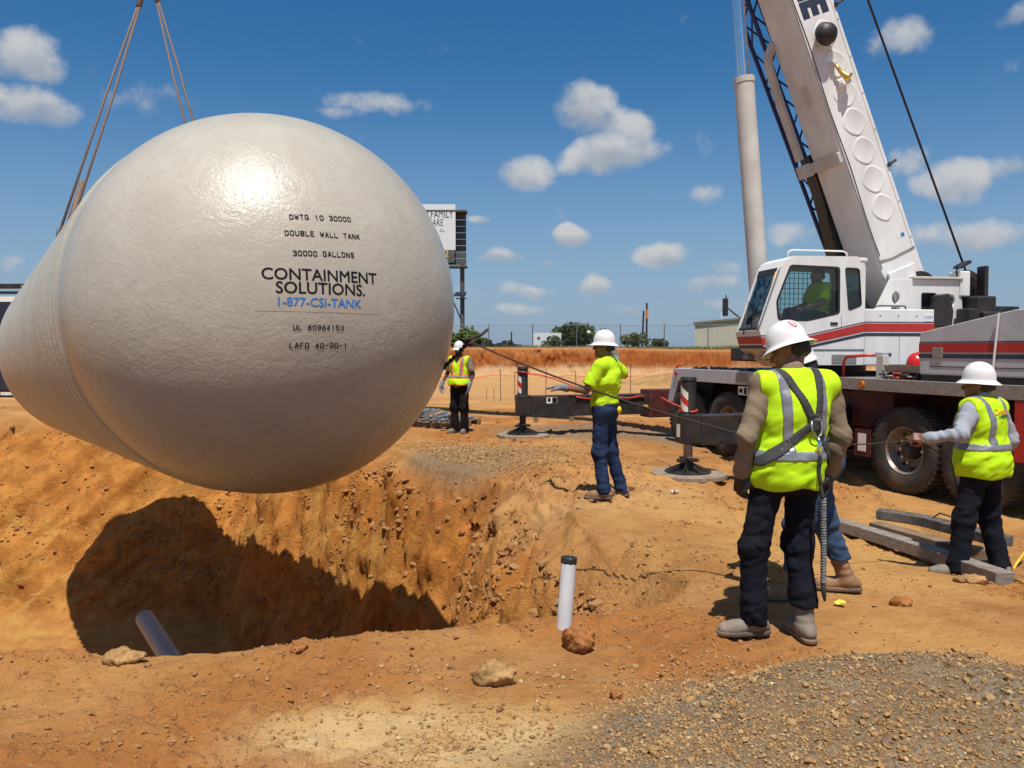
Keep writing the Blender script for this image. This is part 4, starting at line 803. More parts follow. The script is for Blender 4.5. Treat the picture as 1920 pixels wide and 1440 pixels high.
# interior
U().box((0.25, 0.60, 1.66), (0.75, 1.06, 2.02)).box((0.14, 0.62, 1.98), (0.28, 1.04, 2.50)).build('seat', mat('seat_cloth', (0.035, 0.035, 0.04), 0.9), cab, bevel=0.04)
U().box((1.35, 0.53, 1.66), (1.58, 1.17, 1.98)).box((0.55, 0.49, 1.66), (1.3, 0.58, 2.04)).build('console', BLK, cab, bevel=0.03)
gm = U()
for k in range(9): gm.box((0.42 + 0.075 * k, 0.492, 2.10), (0.428 + 0.075 * k, 0.50, 2.80))
for k in range(9): gm.box((0.40, 0.500, 2.14 + 0.08 * k), (1.06, 0.508, 2.148 + 0.08 * k))
gm.build('window_guard', BLK, cab)
# stripes on cab and body
def stripe(poly, m, nm='stripe'): U().prism(poly, 1.2515, 1.2545).build(nm, m, cab)
stripe([(1.63, 1.66), (0.95, 1.665), (0.0, 1.865), (0.0, 1.985), (0.95, 1.78), (1.65, 1.775)], RED); stripe([(1.62, 1.605), (0.95, 1.61), (0.0, 1.80), (0.0, 1.845), (0.95, 1.645), (1.63, 1.64)], NAVY)
stripe([(1.655, 1.793), (0.95, 1.797), (0.0, 2.0), (0.0, 2.012), (0.95, 1.809), (1.655, 1.805)], NAVY)
b = U(); b.add([(1.6225, .46, 1.68), (1.6225, 1.24, 1.68), (1.651, 1.24, 1.79), (1.651, .46, 1.79)], [(0, 1, 2, 3)]); raw_mesh('stripe', b.v, b.f, RED, cab)
b = U(); b.add([(1.6075, .46, 1.61), (1.6075, 1.24, 1.61), (1.6195, 1.24, 1.66), (1.6195, .46, 1.66)], [(0, 1, 2, 3)]); raw_mesh('stripe', b.v, b.f, NAVY, cab)
b = U(); v, f = text_mesh('CDM', 0.07); b.add([(1.6535 + 0.004 + p[1] * 0.0, 0.62 + p[0], 1.80 + p[1]) for p in v], f); 
U().prism([(1.55, 1.60), (1.60, 1.60), (1.20, 1.34), (0.9, 1.34)], 0.47, 1.24).build('under_nose', WHITE2, cab, bevel=0.01)
for q_ in (1.02, 0.52): U().box((1.44, q_, 1.44), (1.58, q_ + 0.14, 1.52)).build('head_lamp', RIMM, cab, bevel=0.02)
# body beside and behind the cab
U().box((-1.15, 0.35, 1.36), (-0.004, 1.25, 2.20)).build('side_box', WHITE, crane, bevel=0.015)
U().box((-0.004, 0.3, 1.36), (1.18, 1.235, 1.596)).build('side_skirt', WHITE, crane, bevel=0.01)
for z0, z1, m in ((1.865, 1.985, RED), (1.80, 1.845, NAVY), (2.0, 2.012, NAVY)): U().box((-1.148, 1.2515, z0), (-0.006, 1.2545, z1)).build('stripe', m, crane)
U().box((-1.12, 1.2515, 2.02), (-0.98, 1.2545, 2.14)).build('sticker', PAPER, crane)
b = U(); v, f = text_mesh('CDM', 0.06); b.add([(-1.05 - p[0], 1.2565, 2.06 + p[1]) for p in v], f); raw_mesh('sticker_print', b.v, b.f, BLUE, crane)
vent = U()
for k in range(4): vent.box((0.12, 1.236, 1.40 + 0.035 * k), (0.52, 1.246, 1.418 + 0.035 * k))
vent.build('vent_louvre', PLATE, crane)
HB = [(-0.62, 1.62), (-0.62, 2.18), (-0.90, 2.72), (-2.15, 2.72), (-2.25, 1.62)]
h1 = [(-1.0 + 0.07 * math.cos(a), 2.42 + 0.10 * math.sin(a)) for a in np.linspace(0, 2 * math.pi, 14, endpoint=False)]; h2 = rnd([(-1.45, 2.16), (-1.45, 2.50), (-1.72, 2.50), (-1.72, 2.16)], 0.03)
h3 = [(-1.98 + 0.07 * math.cos(a), 2.38 + 0.10 * math.sin(a)) for a in np.linspace(0, 2 * math.pi, 14, endpoint=False)]; h4 = rnd([(-0.92, 2.14), (-0.92, 2.27), (-1.08, 2.27), (-1.08, 2.14)], 0.02)
U().prism(HB, 0.50, 0.55, holes=(h1, h2, h3, h4)).build('boom_bracket', WHITE, crane, bevel=0.008)
U().prism(HB, -0.55, -0.50).build('boom_bracket', WHITE2, crane, bevel=0.008)
U().box((-2.2, -0.48, 1.64), (-1.75, 0.48, 2.4)).build('winch_bulkhead', WHITE2, crane, bevel=0.01)
U().box((-2.16, 0.42, 2.722), (-1.28, 0.60, 2.76)).build('bracket_cap', WHITE2, crane, bevel=0.006)
U().cyl((-1.5, -0.42, 2.55), (-1.5, 0.42, 2.55), 0.24, n=28).cyl((-1.5, -0.46, 2.55), (-1.5, -0.42, 2.55), 0.31, n=28).cyl((-1.5, 0.42, 2.55), (-1.5, 0.46, 2.55), 0.31, n=28).build('winch_drum', BLK, crane, auto=40)
U().cyl((-2.48, -0.30, 2.62), (-2.48, 0.28, 2.62), 0.2, n=28).cyl((-2.48, 0.25, 2.62), (-2.48, 0.28, 2.62), 0.29, n=28).build('winch_drum', BLK, crane, auto=40)
U().prism([(-1.50, 1.95), (-1.60, 2.45), (-1.72, 2.48), (-1.80, 2.2), (-1.78, 1.95)], 0.57, 0.85).build('hydraulic_motor', BLK, crane, bevel=0.02)
U().box((-2.2, 0.6, 1.95), (-2.02, 0.9, 2.25)).box((-2.6, 0.1, 1.7), (-2.25, 0.8, 2.45)).box((-3.3, -1.0, 1.5), (-2.3, 0.9, 2.2)).build('counterweight', BLK, crane, bevel=0.03)
U().box((-2.30, 0.30, 2.45), (-2.12, 0.58, 2.86)).build('lamp_bracket', WHITE, crane, bevel=0.02)
rail([(-2.12, 0.5, 2.72), (-2.10, 0.5, 2.86), (-2.14, 0.5, 2.93)], 0.012, BLK, 'lamp_arm', MU)
U().prism([(-2.08, 2.91), (-2.13, 2.96), (-2.30, 3.04), (-2.33, 3.0), (-2.15, 2.90)], 0.42, 0.58).build('work_lamp', BLK, crane, bevel=0.01)
U().prism([(-2.55, 2.2), (-2.55, 2.95), (-2.62, 2.95), (-2.62, 2.2)], 0.4, 0.6).box((-3.2, 0.4, 2.2), (-2.3, 0.6, 2.30)).build('mast', BLK, crane, bevel=0.02)
rail([(-0.58, 0.58, 2.19), (-0.58, 0.60, 2.26), (-0.66, 0.60, 2.285), (-1.12, 0.60, 2.285), (-1.15, 0.58, 2.26), (-1.15, 0.58, 2.19)], 0.012, BLK, 'grab_rail', MU)
# lift cylinder
U().cyl((0.955, 0, 1.45), (1.362, 0, 5.89), 0.155, n=28).build('lift_cylinder', WHITE2, crane, auto=40)
U().cyl((1.355, 0, 5.82), (1.364, 0, 5.91), 0.165, n=28).build('cylinder_gland', WHITE2, crane, auto=40)
U().cyl((1.36, 0, 5.87), (1.70, 0, 9.45), 0.10, n=24).build('cylinder_rod', CHROME, crane, auto=40)
# boom
BA = math.radians(68.2); BP = np.array([-1.375, 0, 2.46])
MBm = np.eye(4); MBm[:3, 0] = (math.cos(BA), 0, math.sin(BA)); MBm[:3, 1] = (0, 1, 0); MBm[:3, 2] = (-math.sin(BA), 0, math.cos(BA)); MBm[:3, 3] = BP; MBm = MU @ MBm      # x along the boom, z its back
MBm[:3, 2] = np.cross(MBm[:3, 0], MBm[:3, 1])
ZS = 1 if (MBm[:3, 2] @ FD) < 0 else -1                                            # +z*ZS is the upper (back) side
def Bm(): return MB(MBm)
boom = bpy.data.objects.new('boom', None); COL.objects.link(boom); boom.parent = crane; wb_ = lw(MBm, (0, 0, 0)); boom.location = Vector(wb_ - np.array(crane['_w'])); boom['_w'] = tuple(map(float, wb_))
def zz(z): return z * ZS
hd = 0.362
Bm().prism([(-0.35, zz(0.12)), (-0.25, zz(-0.2)), (0.55, zz(-hd)), (10.4, zz(-hd)), (10.4, zz(hd)), (0.35, zz(hd)), (-0.25, zz(0.3))], -0.40, 0.40).build('base_section', WHITE, boom, bevel=0.025)
Bm().box((10.3, -0.34, -0.30), (20.5, 0.34, 0.30)).build('middle_section', WHITE2, boom, bevel=0.02)
Bm().box((20.4, -0.28, -0.25), (30.6, 0.28, 0.25)).build('tip_section', WHITE2, boom, bevel=0.02)
Bm().box((30.3, -0.24, -0.55), (31.2, 0.24, 0.35)).build('boom_head', WHITE2, boom, bevel=0.05)
Bm().box((10.1, -0.43, -0.40), (10.45, 0.43, 0.40)).build('section_collar', WHITE2, boom, bevel=0.02)
Bm().prism([(-0.5, zz(0.0)), (-0.2, zz(-0.34)), (0.5, zz(-0.3)), (0.5, zz(0.2))], 0.41, 0.47).build('foot_cheek', WHITE, boom, bevel=0.02)
# pressed stiffeners along the near side (and the lid strip, cable and clips)
def lozenge(xc, flip=1):
    k = 28; lo = []; li = []
    for i in range(k):
        a = 2 * math.pi * i / k; c, s = math.cos(a), math.sin(a); q = (abs(c) ** 1.55 + abs(s) ** 1.55) ** (-1 / 1.55)
        lo.append((xc + 0.232 * q * c, 0.215 * q * s)); li.append((xc + 0.195 * q * c, 0.178 * q * s))
    b = Bm(); v = [(p[0], 0.4005, p[1] + zz(0.03)) for p in lo] + [(p[0], 0.412, p[1] + zz(0.03)) for p in [((a[0] + c[0]) / 2, (a[1] + c[1]) / 2) for a, c in zip(lo, li)]] + [(p[0], 0.407, p[1] + zz(0.03)) for p in li]
    f = [[i, (i + 1) % k, (i + 1) % k + k, i + k] for i in range(k)] + [[i + k, (i + 1) % k + k, (i + 1) % k + 2 * k, i + 2 * k] for i in range(k)] + [list(range(2 * k, 3 * k))]
    b.add(v, f); b.build('pressed_stiffener', WHITE, boom, auto=60)
for k in range(7): lozenge(1.50 + 0.475 * k)
for k in range(6): lozenge(7.0 + 0.475 * k)
Bm().box((0.6, 0.4005, zz(-hd + 0.02) if ZS > 0 else -zz(0) + hd - 0.035), (10.3, 0.412, zz(-hd + 0.035) if ZS > 0 else hd - 0.02)).build('cable_strip', PLATE, boom)
U_ = Bm(); U_.path([(0.8 + 0.25 * i, 0.408, zz(-0.30 - 0.012 * math.sin(i * 0.8))) for i in range(30)], 0.006, 6); U_.build('cable', BLK, boom, smooth=True)
U_ = Bm(); U_.path([(0.72, 0.41, zz(-0.33)), (0.70, 0.41, zz(-0.1)), (0.73, 0.41, zz(0.33))], 0.012, 6); U_.build('conduit', PLATE, boom, smooth=True)
for xx, zz_, rr in ((0.45, -0.16, 0.03), (0.30, 0.12, 0.045)): Bm().cyl((xx, 0.395, zz(zz_)), (xx, 0.4035, zz(zz_)), rr, n=18).build('port', SEAL, boom)
Bm().cyl((0.36, 0.395, zz(0.135)), (0.36, 0.403, zz(0.135)), 0.045, n=18).build('port', SEAL, boom)
Bm().box((0.95, 0.4005, zz(0.20) - 0.03), (1.01, 0.4035, zz(0.20) + 0.03)).build('sticker', BLUE, boom); Bm().box((0.95, 0.4005, zz(0.13) - 0.03), (1.01, 0.4035, zz(0.13) + 0.03)).build('sticker', PAPER, boom)
for xx in (2.10, 4.72):
    U_ = Bm(); U_.box((xx - 0.035, 0.36, zz(hd) - 0.02), (xx + 0.035, 0.43, zz(hd) + 0.02)); U_.cyl((xx, 0.40, zz(hd)), (xx + 0.03, 0.42, zz(hd + 0.13)), 0.022, n=10); U_.build('guide_clip', BLK, boom)
# lettering reads down the boom
v, f = text_mesh('NE', 0.52, 0.03); cxm = v[:, 0].max(); b = Bm()
b.add([(4.66 - (p[0] - cxm), 0.404, zz(-0.20 + p[1] * 1.1)) for p in v], f); raw_mesh('boom_lettering', b.v, b.f, NAVY, boom)
for k in range(16): Bm().cyl((0.9 + 0.6 * k, 0.40, zz(hd - 0.035)), (0.9 + 0.6 * k, 0.406, zz(hd - 0.035)), 0.012, n=8).build('bolt', PLATE, boom)
Bm().box((0.75, 0.4003, zz(hd - 0.062) - 0.003), (10.2, 0.4045, zz(hd - 0.062) + 0.003)).build('weld_line', WHITE2, boom)
# round black lamp and brass horn on the near side
U_ = Bm(); U_.lathe([(0.0, 0.05), (0.06, 0.14), (0.10, 0.175), (0.13, 0.18), (0.16, 0.17), (0.22, 0.14), (0.26, 0.09), (0.275, 0.02)], (4.33, 0.40, zz(-0.04)), (0, 1, 0), n=28); U_.build('flood_lamp', BLK, boom, auto=45)
U_ = Bm(); U_.path([(3.86, 0.47, zz(-0.02)), (3.78, 0.48, zz(0.0)), (3.70, 0.5, zz(0.02)), (3.62, 0.53, zz(0.05)), (3.57, 0.56, zz(0.08))], [0.022, 0.028, 0.036, 0.055, 0.085], 14); U_.build('brass_horn', GOLD, boom, smooth=True)
Bm().box((3.50, 0.41, zz(0.02) - 0.08), (3.555, 0.56, zz(0.02) + 0.08)).build('horn_bracket', WHITE, boom, bevel=0.008)
Bm().box((3.885, 0.41, zz(-0.02) - 0.04), (3.91, 0.50, zz(-0.02) + 0.04)).build('horn_bracket', WHITE, boom, bevel=0.004)
# underside: stowage arm, bracket and the blue lattice extension
U_ = MB(MU); U_.path([(0.66, -0.40, 6.62), (0.74, -0.42, 6.42), (0.72, -0.43, 6.25), (0.50, -0.43, 5.65), (0.22, -0.43, 4.95), (0.14, -0.43, 4.75)], 0.075, 4); U_.build('stowage_arm', WHITE2, boom, auto=40)
Bm().box((2.40, -0.46, zz(-hd - 0.035) - 0.03), (2.58, 0.398, zz(-hd - 0.035) + 0.03)).box((2.38, -0.60, zz(-hd - 0.14) - 0.08), (2.60, -0.40, zz(-hd - 0.14) + 0.10)).build('stowage_bracket', WHITE2, boom, bevel=0.015)
Bm().box((3.4, -0.05, zz(-hd) - 0.02), (3.75, 0.12, zz(-hd) + 0.02)).build('hatch', WHITE2, boom, bevel=0.006)
def lat(t, s, yy): # lattice frame: t along, s 0 outer chord .. 1 inner chord
    o = np.array([-0.83, 3.0]) + t * np.array([1.66, 3.89]) / 4.229; i = np.array([-0.62, 3.35]) + t * np.array([1.40, 3.99]) / 4.229 + np.array([-0.24, 0.35]) * 0
    p = o * (1 - s) + (o + np.array([-0.40, 0.14])) * s; return (p[0], yy, p[1])
for s in (0, 1):
    for yy_ in (-0.95, -0.58):
        U().cyl(lat(0, s, yy_), lat(7.5, s, yy_), 0.036, n=10).build('lattice_chord', LATB, boom, auto=50)
for yy_ in (-0.95, -0.58):
    for k in range(13):
        U().cyl(lat(0.55 * k + 0.1, k % 2, yy_), lat(0.55 * k + 0.65, 1 - k % 2, yy_), 0.017, n=8).build('lattice_brace', LATB, boom, auto=50)
for s in (0, 1):
    for k in range(13): U().cyl(lat(0.55 * k + 0.2, s, -0.95 if k % 2 else -0.58), lat(0.55 * k + 0.7, s, -0.58 if k % 2 else -0.95), 0.015, n=8).build('lattice_brace', LATB, boom, auto=50)
U().prism([(-1.25, 2.6), (-0.75, 2.6), (-0.28, 4.2), (-0.02, 4.85), (-0.28, 4.95), (-0.75, 3.9)], -0.74, -0.45).build('lattice_root', BLK, boom, bevel=0.02)
# winch rope to the boom head
ROPE_D = mat('hoist_rope', (0.03, 0.032, 0.05), 0.6, 0.3)
MB().path([lw(MU, (-2.62, 0.1, 2.86)), lw(MBm, (31.0, 0.05, zz(0.33)))], 0.018, 8).build('winch_rope', ROPE_D, crane, smooth=True)
MB().path([lw(MBm, (31.2, 0, zz(0.3))), APEX + np.array([0.05, 0, 0.8])], 0.018, 8).build('hoist_rope', ROPE_D, crane, smooth=True)
hb = empty('hook_block', tuple(APEX), 'dark steel hook block holding both tank slings', 'hook block')
MB().path([APEX + np.array([0.1, 0, 0.30]), APEX + np.array([0.0, 0, 0.25]), APEX + np.array([-0.10, 0, 0.12]), APEX + np.array([-0.06, 0, -0.02]), APEX + np.array([0.05, 0, -0.04]), APEX + np.array([0.13, 0, 0.06])], [0.03, 0.045, 0.05, 0.05, 0.045, 0.02], 10).build('hook', GREYST, hb, smooth=True)
M = np.eye(4); M[:3, 3] = APEX; MB(M).box((-0.16, -0.12, 0.28), (0.2, 0.12, 0.85)).build('block_body', BLK, hb, bevel=0.06)
# licence: a red safety helmet lies in the tray (built with the workers' helmets below)
# ------------------------------------------------------------------ people: implicit bodies and clothes, meshed with surface nets
class Field:
    def __init__(s, lo, hi, h):
        s.lo = np.array(lo, float); s.h = h; s.n = np.maximum(np.ceil((np.array(hi, float) - s.lo) / h).astype(int) + 1, 4)
        s.ax = [s.lo[i] + h * np.arange(s.n[i]) for i in range(3)]; s.d = np.full(tuple(s.n), 0.5, np.float32)
    def new(s):
        f = Field.__new__(Field); f.lo, f.h, f.n, f.ax = s.lo, s.h, s.n, s.ax; f.d = np.full(tuple(s.n), 0.5, np.float32); return f
    def sub(s, lo, hi):
        a = np.clip(np.floor((np.array(lo) - s.lo) / s.h).astype(int), 0, s.n - 1); b = np.clip(np.ceil((np.array(hi) - s.lo) / s.h).astype(int) + 1, 1, s.n)
        sl = tuple(slice(a[i], max(b[i], a[i] + 1)) for i in range(3))
        return sl, s.ax[0][sl[0]][:, None, None], s.ax[1][sl[1]][None, :, None], s.ax[2][sl[2]][None, None, :]
    def comb(s, sl, v, k, op='add'):
        a = s.d[sl]
        if op == 'add': s.d[sl] = smin(a, v, k) if k > 0 else np.minimum(a, v)
        else: s.d[sl] = -smin(-a, v, max(k, 1e-4))
    def cap(s, a, b, ra, rb=None, k=0.02, op='add', sq=(1, 1, 1)):
        rb = ra if rb is None else rb; a = np.array(a, float); b = np.array(b, float); m = max(ra, rb) / min(sq) * 1.05 + k + 3 * s.h
        sl, X, Y, Z = s.sub(np.minimum(a, b) - m, np.maximum(a, b) + m); q = np.array(sq, float)
        d = (b - a) * q; L2 = d @ d + 1e-12; px, py, pz = (X - a[0]) * q[0], (Y - a[1]) * q[1], (Z - a[2]) * q[2]
        t = np.clip((px * d[0] + py * d[1] + pz * d[2]) / L2, 0, 1)
        v = np.sqrt((px - t * d[0]) ** 2 + (py - t * d[1]) ** 2 + (pz - t * d[2]) ** 2) - (ra + (rb - ra) * t)
        s.comb(sl, v / max(q), k, op); return s
    def ell(s, c, r, k=0.02, R=None, op='add'):
        c = np.array(c, float); r = np.array(r, float); m = r.max() + k + 3 * s.h
        sl, X, Y, Z = s.sub(c - m, c + m); x, y, z = X - c[0], Y - c[1], Z - c[2]
        if R is not None: x, y, z = (R[0][0] * x + R[0][1] * y + R[0][2] * z), (R[1][0] * x + R[1][1] * y + R[1][2] * z), (R[2][0] * x + R[2][1] * y + R[2][2] * z)
        k0 = np.sqrt((x / r[0]) ** 2 + (y / r[1]) ** 2 + (z / r[2]) ** 2) + 1e-9; k1 = np.sqrt((x / r[0] ** 2) ** 2 + (y / r[1] ** 2) ** 2 + (z / r[2] ** 2) ** 2) + 1e-9
        s.comb(sl, k0 * (k0 - 1) / k1, k, op); return s
    def grid(s): return s.ax[0][:, None, None], s.ax[1][None, :, None], s.ax[2][None, None, :]
    def folds(s, amp, fn, band=0.05):
        i, j, k = np.nonzero(np.abs(s.d) < band)
        s.d[i, j, k] += amp * fn(s.ax[0][i], s.ax[1][j], s.ax[2][k]); return s
    def mesh(s, smooth=1):
        d = s.d; ins = d < 0; cnt = np.zeros(tuple(s.n - 1), np.int8)
        O = [(i, j, k) for i in (0, 1) for j in (0, 1) for k in (0, 1)]
        def sh(a, o): return a[o[0]:a.shape[0] - 1 + o[0], o[1]:a.shape[1] - 1 + o[1], o[2]:a.shape[2] - 1 + o[2]]
        for o in O: cnt += sh(ins, o)
        act = (cnt > 0) & (cnt < 8); I = np.argwhere(act); vid = np.full(act.shape, -1, np.int64); vid[act] = np.arange(len(I))
        P = np.zeros((len(I), 3)); W = np.zeros(len(I))
        for o in O:
            for ax in range(3):
                if o[ax]: continue
                e = list(o); e[ax] = 1
                da = d[I[:, 0] + o[0], I[:, 1] + o[1], I[:, 2] + o[2]]; db = d[I[:, 0] + e[0], I[:, 1] + e[1], I[:, 2] + e[2]]
                m = (da < 0) != (db < 0); t = np.where(m, da / np.where(np.abs(da - db) < 1e-9, 1, da - db), 0)
                p = np.array(o, float)[None].repeat(len(I), 0); p[:, ax] = t; P += p * m[:, None]; W += m
        P = (I + P / W[:, None]) * s.h + s.lo
        Q = []
        for ax in range(3):
            a0 = [slice(None)] * 3; a1 = [slice(None)] * 3; a0[ax] = slice(0, -1); a1[ax] = slice(1, None)
            A, B = ins[tuple(a0)], ins[tuple(a1)]; u, w = [(1, 2), (2, 0), (0, 1)][ax]
            for flip, M in ((False, A & ~B), (True, ~A & B)):
                E = np.argwhere(M); E = E[(E[:, u] > 0) & (E[:, w] > 0) & (E[:, u] < s.n[u] - 1) & (E[:, w] < s.n[w] - 1)]
                if not len(E): continue
                c = []
                for du, dw in ((-1, -1), (0, -1), (0, 0), (-1, 0)):
                    e = E.copy(); e[:, u] += du; e[:, w] += dw; c.append(vid[e[:, 0], e[:, 1], e[:, 2]])
                q = np.stack(c, 1); Q.append(q[:, ::-1] if flip else q)
        Q = np.concatenate(Q) if Q else np.zeros((0, 4), int)
        for _ in range(smooth):
            acc = np.zeros_like(P); n = np.zeros(len(P))
            for a, b in ((0, 1), (1, 2), (2, 3), (3, 0)):
                np.add.at(acc, Q[:, a], P[Q[:, b]]); np.add.at(acc, Q[:, b], P[Q[:, a]]); np.add.at(n, Q[:, a], 1); np.add.at(n, Q[:, b], 1)
            P = P * 0.5 + 0.5 * acc / np.maximum(n, 1)[:, None]
        return P, Q
def net_object(name, parts, material, parent=None):
    """parts: list of (verts, quads) joined into one mesh, local coordinates of the parent"""
    V_, Q_ = [], []; n = 0
    for P, Q in parts: V_.append(P); Q_.append(Q + n); n += len(P)
    P = np.concatenate(V_); Q = np.concatenate(Q_)
    m = bpy.data.meshes.new(name); m.vertices.add(len(P)); m.vertices.foreach_set('co', P.astype(np.float32).ravel()); m.loops.add(Q.size); m.loops.foreach_set('vertex_index', Q.ravel().astype(np.int32))
    m.polygons.add(len(Q)); m.polygons.foreach_set('loop_start', np.arange(0, Q.size, 4, dtype=np.int32)); m.polygons.foreach_set('loop_total', np.full(len(Q), 4, np.int32)); m.update(calc_edges=True); m.validate(); m.shade_smooth()
    m.materials.append(material); o = bpy.data.objects.new(name, m); COL.objects.link(o); o.parent = parent; o['_w'] = (0, 0, 0); return o
def unit(v): v = np.array(v, float); return v / (np.linalg.norm(v) + 1e-12)
def head_frame(yaw, pitch, roll=0):
    """rows: right, forward, up; yaw to the left, pitch down"""
    y, p = R_(yaw), R_(pitch); f = np.array([-math.sin(y) * math.cos(p), math.cos(y) * math.cos(p), -math.sin(p)]); r = unit(np.cross(f, [0, 0, 1])); u = np.cross(r, f)
    if roll: c, s = math.cos(R_(roll)), math.sin(R_(roll)); r, u = r * c + u * s, u * c - r * s
    return np.array([r, f, u])
def hand_field(w, f, p, curl, side, infl=0.0, thumb=0.6, h=0.0042):
    """hand with palm and five fingers: wrist point, finger direction, palm normal, finger bend (radians per joint)"""
    w = np.array(w, float); f = unit(f); p = unit(np.array(p) - f * (np.array(p) @ f)); s_ = np.cross(f, p) * side      # s_ towards the thumb
    F = Field(w - 0.23, w + 0.23, h)
    F.cap(w - f * 0.035, w + f * 0.03, 0.027 + infl, 0.031 + infl, 0.01)
    for q in (-0.028, -0.009, 0.010, 0.028): F.cap(w + f * 0.018 + s_ * q * 0.8, w + f * 0.088 + s_ * q - p * 0.004, 0.0165 + infl, 0.0135 + infl, 0.012)
    F.cap(w + f * 0.02 + s_ * 0.02 + p * 0.008, w + f * 0.055 + s_ * 0.038 + p * 0.012, 0.018 + infl, 0.015 + infl, 0.012)
    for q, L, rr in ((0.029, (0.040, 0.024, 0.020), 0.0088), (0.0098, (0.045, 0.028, 0.021), 0.0092), (-0.0098, (0.042, 0.026, 0.020), 0.0088), (-0.028, (0.033, 0.020, 0.018), 0.0078)):
        b = w + f * 0.088 + s_ * q; a = curl * 0.7
        for i, l in enumerate(L):
            d = f * math.cos(a) + p * math.sin(a) + s_ * q * (1.2 if curl < 0.5 else 0.0); d = unit(d); e = b + d * l; F.cap(b, e, rr - 0.0006 * i + infl, rr - 0.0006 * (i + 1) + infl, 0.004); b = e; a += curl
    b = w + f * 0.035 + s_ * 0.038 + p * 0.008; d = unit(f * (1 - thumb * 0.5) + s_ * (0.75 * (1 - thumb)) + p * (0.25 + 0.55 * thumb))
    e = b + d * 0.042; F.cap(b - d * 0.01, e, 0.0125 + infl, 0.0105 + infl, 0.006); d = unit(d + f * 0.35 - s_ * 0.55 * thumb); F.cap(e, e + d * 0.030, 0.0105 + infl, 0.009 + infl, 0.004)
    return F
SKIN1 = mat('skin_brown', (0.19, 0.085, 0.048), 0.5, var=0.12, vscale=14, bump=0.05, bscale=120); SKIN2 = mat('skin_dark', (0.075, 0.035, 0.022), 0.5, var=0.12, vscale=14); SKIN3 = mat('skin_tan', (0.30, 0.14, 0.085), 0.5, var=0.12, vscale=14)
HAIR = mat('black_hair', (0.012, 0.010, 0.009), 0.55, var=0.4, vscale=60, bump=0.5, bscale=160, streak=(1, 1, 0.2))
LIME = mat('lime_cloth', (0.47, 0.76, 0.014), 0.75, spec=0.15, var=0.06, vscale=8, bump=0.12, bscale=400); LIME2 = mat('lime_shirt', (0.46, 0.70, 0.018), 0.8, spec=0.15, var=0.06, vscale=8, bump=0.1, bscale=300)
SILV = mat('reflective_tape', (0.20, 0.21, 0.235), 0.4, 0.15, var=0.06, vscale=12, bump=0.05, bscale=200); ORNG = mat('orange_cloth', (0.75, 0.16, 0.012), 0.75, var=0.06)
KHAKI = mat('khaki_cloth', (0.20, 0.155, 0.105), 0.9, spec=0.15, var=0.12, vscale=7, bump=0.15, bscale=300); GREYC = mat('grey_cloth', (0.30, 0.32, 0.36), 0.9, spec=0.15, var=0.1, vscale=7, bump=0.15, bscale=300)
NAVYT = mat('navy_trousers', (0.0065, 0.008, 0.0145), 0.9, spec=0.15, var=0.25, vscale=5, dirt=0.03, bump=0.15, bscale=300); BLKT = mat('black_trousers', (0.008, 0.008, 0.009), 0.9, spec=0.15, var=0.25, vscale=5, dirt=0.1)
JEAN = mat('blue_denim', (0.016, 0.030, 0.075), 0.9, spec=0.15, var=0.35, vscale=6, dirt=0.10, dirtcol=(0.06, 0.07, 0.10), bump=0.2, bscale=350); JEAN2 = mat('faded_denim', (0.040, 0.070, 0.135), 0.9, spec=0.15, var=0.3, vscale=6, bump=0.2, bscale=350)
BOOT = mat('tan_boot', (0.22, 0.12, 0.06), 0.75, var=0.2, vscale=12, dirt=0.5, dirtcol=(0.33, 0.20, 0.10), bump=0.2, bscale=80); BOOT2 = mat('grey_boot', (0.17, 0.15, 0.125), 0.8, var=0.2, vscale=12, dirt=0.5, dirtcol=(0.30, 0.19, 0.11), bump=0.2, bscale=80); SOLE = mat('boot_sole', (0.10, 0.085, 0.07), 0.85, dirt=0.6, dirtcol=(0.3, 0.18, 0.09))
GLOVEB = mat('black_glove', (0.016, 0.016, 0.018), 0.6, var=0.3, bump=0.1); GLOVEG = mat('grey_glove', (0.17, 0.18, 0.20), 0.75, var=0.2)
HATW = mat('helmet_white', (0.70, 0.70, 0.69), 0.34, var=0.04, vscale=9, dirt=0.22, dirtcol=(0.5, 0.42, 0.33)); HATR = mat('helmet_red', (0.55, 0.02, 0.02), 0.25, var=0.05); WEBB = mat('harness_webbing', (0.035, 0.035, 0.037), 0.8, var=0.15, bump=0.3, bscale=260, streak=(1, 1, 3)); DRING = mat('d_ring_steel', (0.30, 0.29, 0.28), 0.4, 0.8)
EYEW = mat('eye_white', (0.6, 0.58, 0.55), 0.3); GREENP = mat('green_print', (0.02, 0.16, 0.07), 0.5); REDPR = mat('red_print', (0.50, 0.03, 0.03), 0.5)

